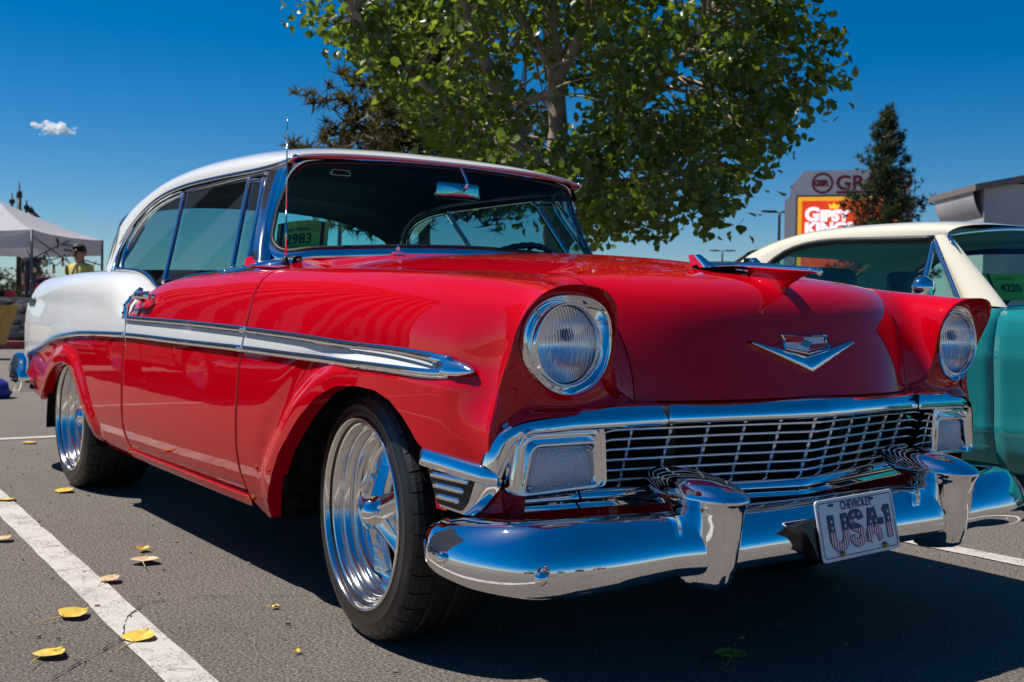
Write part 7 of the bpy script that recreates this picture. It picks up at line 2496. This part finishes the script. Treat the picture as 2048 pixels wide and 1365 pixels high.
# dark ornate lamp head cluster above the tent
ol = empty("street_lamp", tuple(at(52, -22.75, 0.45)), "black ornate multi head lamp post behind the white tent", "street lamp", "lamp posts round the parking lot")
MB().tube([(0, 0, 0), (0, 0, 5.6)], [.14, .09], 8).build("pole", M['lamp_dark'], ol)
for q, zz_, hh_ in ((-.42, 4.55, .95), (0, 4.5, 1.5), (.42, 4.3, .9)):
    c = RGT * q * .8
    MB().grid(lathe_pts([(0, .01), (.05, .13), (.25, .15), (.28, .07), (.5 * hh_, .06), (.55 * hh_, .13), (.72 * hh_, .12), (.76 * hh_, .04), (hh_, .02), (hh_ + .05, .001)], 10, (c[0], c[1], zz_), (0, 0, 1), (1, 0, 0)), True).build("lantern", M['lamp_dark'], ol)
G = lathe_pts([(0, .42), (.12, .28), (.28, .13), (.45, .05), (.46, .01)], 8, (RGT[0] * .55, RGT[1] * .55, 4.45), (0, 0, 1), (1, 0, 0))
V, F = grid_vf(G, True); mesh_obj("lantern_roof", V, F, M['lamp_dark'], ol)

# red sports car on the raised ground, small in the picture
rc = copy_tree(stang)
rc.location = tuple(at(56, -23.6, 1.03)); rc.rotation_euler = (0, 0, -0.45); rc.scale = (1, 1, .94)
tag(rc, "small bright red car facing the lot on raised ground beside the tent post", "car", None)
recolour(rc, M['red'], M['red'])

# odd items at the left edge
mst = noisy(mat('mustard_box', (.5, .3, .05), .6), (.42, .24, .04), (.55, .34, .07), 4)
P_ = [(-.4, 0), (.28, 0), (.5, .62), (-.4, .62)]
o0 = at(17.5, -8.28)
o = MB().grid(np.array([[RGT * a + FWD * d + np.array([0, 0, z]) for a, z in P_] for d in (-.3, .3)]), False, True, smooth=False)
for d in (-.3, .3): o.add(np.array([RGT * a + FWD * d + np.array([0, 0, z]) for a, z in P_]), [(0, 1, 2, 3) if d < 0 else (3, 2, 1, 0)], False)
ob = o.build("mustard_planter", mst); ob.location = tuple(o0 + np.array([0, 0, .22])); tag(ob, "mustard yellow slanted box cut by the left edge in front of the rocks", "planter")
rd = mat('red_cloth', (.5, .015, .02), .7)
P_ = [(-.17, 0), (.17, 0), (.08, .14), (.02, .22), (-.10, .20)]
o = MB().grid(np.array([[RGT * a * k + FWD * d + np.array([0, 0, z]) for a, z in P_] for d, k in ((-.08, .9), (0, 1), (.08, .9))]), False, True)
o.add(np.array([RGT * a * .9 + FWD * -.08 + np.array([0, 0, z]) for a, z in P_]), [tuple(range(5))])
ob = o.build("red_bag", rd); ob.location = tuple(at(24.2, -10.75) + np.array([0, 0, .93])); tag(ob, "small red cloth bag on the wall cap above the rocks", "bag")
# low blue bag at the left edge
bl = at(10.2, -4.72)
ob = MB().grid(lathe_pts([(0, .001), (.0, .16), (.05, .19), (.12, .17), (.17, .10), (.19, .001)], 18, (0, 0, 0), (0, 0, 1), (1, 0, 0)), True).tube(curve([(-.1, 0, .17), (-.05, 0, .25), (.05, 0, .25), (.1, 0, .17)], 10), .012, 6).build("blue_bag", mat('bag_blue', (.015, .03, .28), .6))
ob.location = tuple(bl + np.array([0, 0, .004])); tag(ob, "low blue bag on the asphalt cut off by the left edge", "bag")

# ------------------------------------------------------------------ hotel tower: stands left of the camera's view, seen only as striped reflection in the glass and paint
twr = empty("hotel_tower", (-150, -66, 0), "tall striped hotel tower mirrored in the red car's side windows", "building")
ta = math.atan2(66 - 2.2, 150)
Rm = Matrix.Rotation(ta, 3, 'Z')
MB().box((0, 0, 46), (11, 46, 46), Rm).build("tower_wall", mat('tower_brown', (0.10, 0.055, 0.045), .6), twr)
pil = MB().box((0, 0, 0), (.8, 1.5, 45)).build("pilaster", mat('tower_pale', (0.62, 0.58, 0.56), .7), twr)
for k in range(14):
    o = pil if k == 0 else pil.copy()
    if k: COL.objects.link(o)
    v = Rm @ Vector((11.3, -43 + 6.6 * k, 46)); o.location = v; o.rotation_euler = (0, 0, ta)
# ------------------------------------------------------------------ people
def person(name, loc, rz, label, joints, skin, top, bottom, hair, shoes, zs, hair_style='short', glasses=False, moustache=False, tie=None):
    """One continuous skinned body. joints: dict of points (local, facing +X). zs: (waist, neck) heights for the clothing split."""
    root = empty(name, loc, label, "person", None, rz)
    me = bpy.data.meshes.new("body")
    J = joints
    chain, rad = [], []
    E_, names = [], {}
    def add(n, p, r):
        names[n] = len(chain); chain.append(tuple(p)); rad.append(r)
    add('pelvis', J['pelvis'], .135)
    add('waist', J['waist'], .125); add('chest', J['chest'], .150); add('upper', J['upper'], .120); add('neck', J['neck'], .055); add('headb', J['headb'], .075); add('head', J['head'], .098); add('crown', J['crown'], .075)
    for a, b in (('pelvis', 'waist'), ('waist', 'chest'), ('chest', 'upper'), ('upper', 'neck'), ('neck', 'headb'), ('headb', 'head'), ('head', 'crown')): E_.append((names[a], names[b]))
    for s in ('l', 'r'):
        for n, r in (('sho', .070), ('elb', .046), ('wri', .030), ('palm', .034)): add(n + s, J[n + s], r)
        E_.append((names['upper'], names['sho' + s])); E_.append((names['sho' + s], names['elb' + s])); E_.append((names['elb' + s], names['wri' + s])); E_.append((names['wri' + s], names['palm' + s]))
        p = np.array(J['palm' + s]); w_ = np.array(J['wri' + s]); d = (p - w_) / np.linalg.norm(p - w_)
        sd_ = np.cross(d, [0, 0, 1.0]) if abs(d[2]) < .8 else np.cross(d, [0, 1.0, 0]); sd_ /= np.linalg.norm(sd_)
        cl = np.cross(sd_, d)
        for k, (o_, L_) in enumerate(((-.030, .070), (-.010, .080), (.010, .076), (.030, .060))):
            add('f%d%s' % (k, s), p + d * .035 + sd_ * o_, .010); add('g%d%s' % (k, s), p + d * (.035 + L_ * .6) + sd_ * o_ + cl * .008, .0085); add('h%d%s' % (k, s), p + d * (.035 + L_) + sd_ * o_ + cl * .026, .0075)
            E_ += [(names['palm' + s], names['f%d%s' % (k, s)]), (names['f%d%s' % (k, s)], names['g%d%s' % (k, s)]), (names['g%d%s' % (k, s)], names['h%d%s' % (k, s)])]
        add('t0' + s, p + sd_ * -.045 + d * .0, .011); add('t1' + s, p + sd_ * -.062 + d * .035 + cl * .01, .009)
        E_ += [(names['palm' + s], names['t0' + s]), (names['t0' + s], names['t1' + s])]
        for n, r in (('hip', .105), ('knee', .062), ('ank', .042), ('toe', .036)): add(n + s, J[n + s], r)
        E_ += [(names['pelvis'], names['hip' + s]), (names['hip' + s], names['knee' + s]), (names['knee' + s], names['ank' + s]), (names['ank' + s], names['toe' + s])]
    me.from_pydata(chain, E_, [])
    o = bpy.data.objects.new("body", me); COL.objects.link(o)
    md = o.modifiers.new("skin", 'SKIN'); md.use_smooth_shade = True
    for i, v in enumerate(me.skin_vertices[0].data):
        v.radius = (rad[i], rad[i]); v.use_root = (i == 0)
    o.modifiers.new("sub", 'SUBSURF').levels = 2
    o.modifiers["sub"].render_levels = 2
    dg = bpy.context.evaluated_depsgraph_get(); dg.update()
    m2 = bpy.data.meshes.new_from_object(o.evaluated_get(dg))
    bpy.data.objects.remove(o)
    ob = bpy.data.objects.new("body", m2); COL.objects.link(ob); ob.parent = root
    m2.materials.clear()
    for m in (skin, top, bottom, shoes): m2.materials.append(m)
    P0 = {k: np.array(v) for k, v in J.items()}
    def near(c, names_): return min(np.linalg.norm(c - P0[n]) for n in names_)
    segs = [('headb', 'crown', 0), ('neck', 'headb', 0), ('pelvis', 'waist', 1), ('waist', 'chest', 1), ('chest', 'upper', 1), ('upper', 'neck', 1)]
    for s in 'lr':
        segs += [('upper', 'sho' + s, 1), ('sho' + s, 'elb' + s, 1), ('elb' + s, 'wri' + s, 0 if zs == 'short' else 1), ('wri' + s, 'palm' + s, 0), ('pelvis', 'hip' + s, 2), ('hip' + s, 'knee' + s, 2), ('knee' + s, 'ank' + s, 2), ('ank' + s, 'toe' + s, 3)]
    for f in m2.polygons:
        c = np.array(f.center); best, bi = 1e9, 0
        for a, b, mi in segs:
            A, B = P0[a], P0[b]; d = B - A; t = np.clip((c - A) @ d / (d @ d), 0, 1)
            q = np.linalg.norm(c - A - d * t)
            if q < best: best, bi = q, mi
        f.material_index = bi; f.use_smooth = True
    # face
    h = P0['head']; f_ = P0.get('face', np.array([1.0, 0, 0])); f_ = f_ / np.linalg.norm(f_); up = np.array([0, 0, 1.0]); lf = np.cross(up, f_)
    def hp(a, b, c): return h + f_ * a + lf * b + up * c
    b = MB().tube([hp(.088, 0, .03), hp(.112, 0, -.012), hp(.092, 0, -.022)], [.010, .016, .010], 8); b.build("nose", skin, root)
    for s in (-1, 1):
        MB().grid(lathe_pts([(-.006, .001), (-.004, .026), (.006, .030), (.010, .012), (.011, .001)], 10, hp(-.005, s * .094, .0), lf * s, up), True).build("ear", skin, root)
        MB().grid(lathe_pts([(-.010, .001), (-.006, .012), (.0, .014), (.006, .010), (.008, .001)], 10, hp(.083, s * .034, .022), f_, up), True).build("eye", M['black'] if glasses else M['eye'], root)
    MB().tube([hp(.088, -.026, -.058), hp(.096, 0, -.056), hp(.088, .026, -.058)], [.004, .007, .004], 6).build("mouth", M['lip'], root)
    if glasses:
        for s in (-1, 1):
            MB().grid(lathe_pts([(0, .001), (.0, .029), (.006, .029), (.008, .001)], 14, hp(.096, s * .036, .020), f_ + lf * s * .25, up), True).build("sunglasses", M['black'], root)
        MB().tube([hp(.02, -.098, .025), hp(.09, -.065, .026), hp(.104, 0, .028), hp(.09, .065, .026), hp(.02, .098, .025)], .004, 5).build("sunglasses", M['black'], root)
    if moustache:
        MB().tube([hp(.086, -.040, -.050), hp(.100, -.016, -.036), hp(.104, 0, -.036), hp(.100, .016, -.036), hp(.086, .040, -.050)], [.004, .010, .010, .010, .004], 8).build("moustache", hair, root)
    G = []
    for t in np.linspace(0, 1, 12):
        row = []
        for a in np.linspace(0, 2 * math.pi, 24, endpoint=False):
            fr_ = math.cos(a)
            lim = np.interp(fr_, [-1, 0, .5, 1], [2.15, 1.62, 1.15, 1.02])
            th = t * lim
            r = .112 + .004 * math.sin(5 * a)
            row.append(hp(-.004 + r * math.sin(th) * math.cos(a) * 1.04, r * .94 * math.sin(th) * math.sin(a), .025 + r * 1.10 * math.cos(th)))
        G.append(row)
    V, F = grid_vf(np.array(G), False, True); mesh_obj("hair" if hair_style != 'cap' else "cap", V, F, hair, root)
    if tie is not None:
        c0 = P0['upper']; 
        G = []
        for t in np.linspace(0, 1, 12):
            p = P0['neck'] * (1 - t) + (P0['waist'] + up * .05) * t
            wd = np.interp(t, [0, .08, .12, .9, 1], [.022, .026, .018, .038, .004])
            ofs = np.interp(t, [0, .12, .45, 1], [.062, .105, .155, .135])
            G.append([p + f_ * (ofs - .012) + lf * -wd, p + f_ * (ofs + .006), p + f_ * (ofs - .012) + lf * wd])
        V, F = grid_vf(np.array(G)); mesh_obj("necktie", V, F, tie, root)
    return root
M['eye'] = mat('eye_dark', (.03, .02, .015), .2); M['lip'] = mat('lip', (.30, .10, .09), .5)
skin1 = mat('skin', (.42, .22, .14), .5)
def standing(H=1.78, arms='down'):
    k = H / 1.78
    J = dict(pelvis=(0, 0, .95), waist=(.01, 0, 1.08), chest=(.0, 0, 1.26), upper=(-.01, 0, 1.42), neck=(.0, 0, 1.51), headb=(.015, 0, 1.57), head=(.025, 0, 1.66), crown=(.02, 0, 1.715))
    for s, sg in (('l', 1), ('r', -1)):
        J['sho' + s] = (-.01, sg * .185, 1.43)
        if arms == 'down':
            J['elb' + s] = (-.02, sg * .245, 1.14); J['wri' + s] = (.06, sg * .255, .90); J['palm' + s] = (.08, sg * .25, .82)
        else:
            J['elb' + s] = (.10, sg * .25, 1.16); J['wri' + s] = (.26, sg * .12, 1.28); J['palm' + s] = (.30, sg * .07, 1.33)
        J['hip' + s] = (0, sg * .095, .90); J['knee' + s] = (.02, sg * .105, .50); J['ank' + s] = (-.02, sg * .11, .085); J['toe' + s] = (.15, sg * .13, .04)
    return {n: tuple(np.array(p) * k) for n, p in J.items()}
def crouching():
    J = dict(pelvis=(-.22, 0, .34), waist=(-.17, 0, .47), chest=(-.07, 0, .63), upper=(.0, 0, .77), neck=(.04, 0, .85), headb=(.06, 0, .90), head=(.08, 0, .985), crown=(.07, 0, 1.04))
    for s, sg in (('l', 1), ('r', -1)):
        J['sho' + s] = (.0, sg * .18, .77); J['elb' + s] = (.16, sg * .24, .60); J['wri' + s] = (.24, sg * .10, .80); J['palm' + s] = (.25, sg * .06, .87)
        J['hip' + s] = (-.20, sg * .10, .33); J['knee' + s] = (.20, sg * .20, .46); J['ank' + s] = (-.02, sg * .15, .085); J['toe' + s] = (.14, sg * .17, .04)
    return J
hairb = mat('brown_hair', (.045, .028, .018), .7)
yw = noisy(mat('yellow_shirt', (.62, .50, .10), .8), (.58, .46, .10), (.68, .56, .14), 8)
mp = at(17.0, -6.52)
person("person", tuple(mp), math.atan2(-FWD[1], -FWD[0]) - .75 + math.pi * 0 + .35, "person in a yellow shirt and dark tie with sunglasses standing by the tent", dict(standing(1.76), face=(1, 0.0, 0)), skin1, yw, mat('khaki_trousers', (.22, .17, .11), .8), hairb, M['black'], 'long', glasses=True, moustache=True, tie=mat('navy_tie', (.015, .02, .05), .6))
p2 = at(30.5, -13.05, 0.98)
person("person", tuple(p2), math.atan2(FWD[1], FWD[0]), "person with dark hair seen from behind beside the small red car", dict(standing(1.42), face=(1, 0, 0)), skin1, mat('dark_shirt', (.03, .03, .035), .8), mat('dark_trousers', (.03, .03, .04), .8), mat('black_hair', (.012, .010, .009), .6), M['black'], 'long')
# the photographer crouching behind the camera and a bystander, both only mirrored in the chrome
aim = math.atan2(FWD[1], FWD[0])
ph = person("person", (CAM[0] - FWD[0] * .52, CAM[1] - FWD[1] * .52, 0.0), aim, "crouching photographer in a white shirt mirrored small in the front bumper", dict(crouching(), face=(1, 0, 0)), skin1, mat('white_shirt', (.65, .63, .60), .8), mat('brown_shorts', (.12, .08, .05), .8), mat('straw_hat', (.55, .42, .16), .8), M['black'], 'short')
person("person", (4.6, -4.6, 0.0), 2.4, "standing bystander in a dark shirt and shorts mirrored in the front bumper", dict(standing(1.82, 'up'), face=(1, 0, 0)), skin1, mat('charcoal_shirt', (.015, .016, .022), .8), mat('grey_shorts', (.12, .12, .13), .8), hairb, M['black'], 'short')
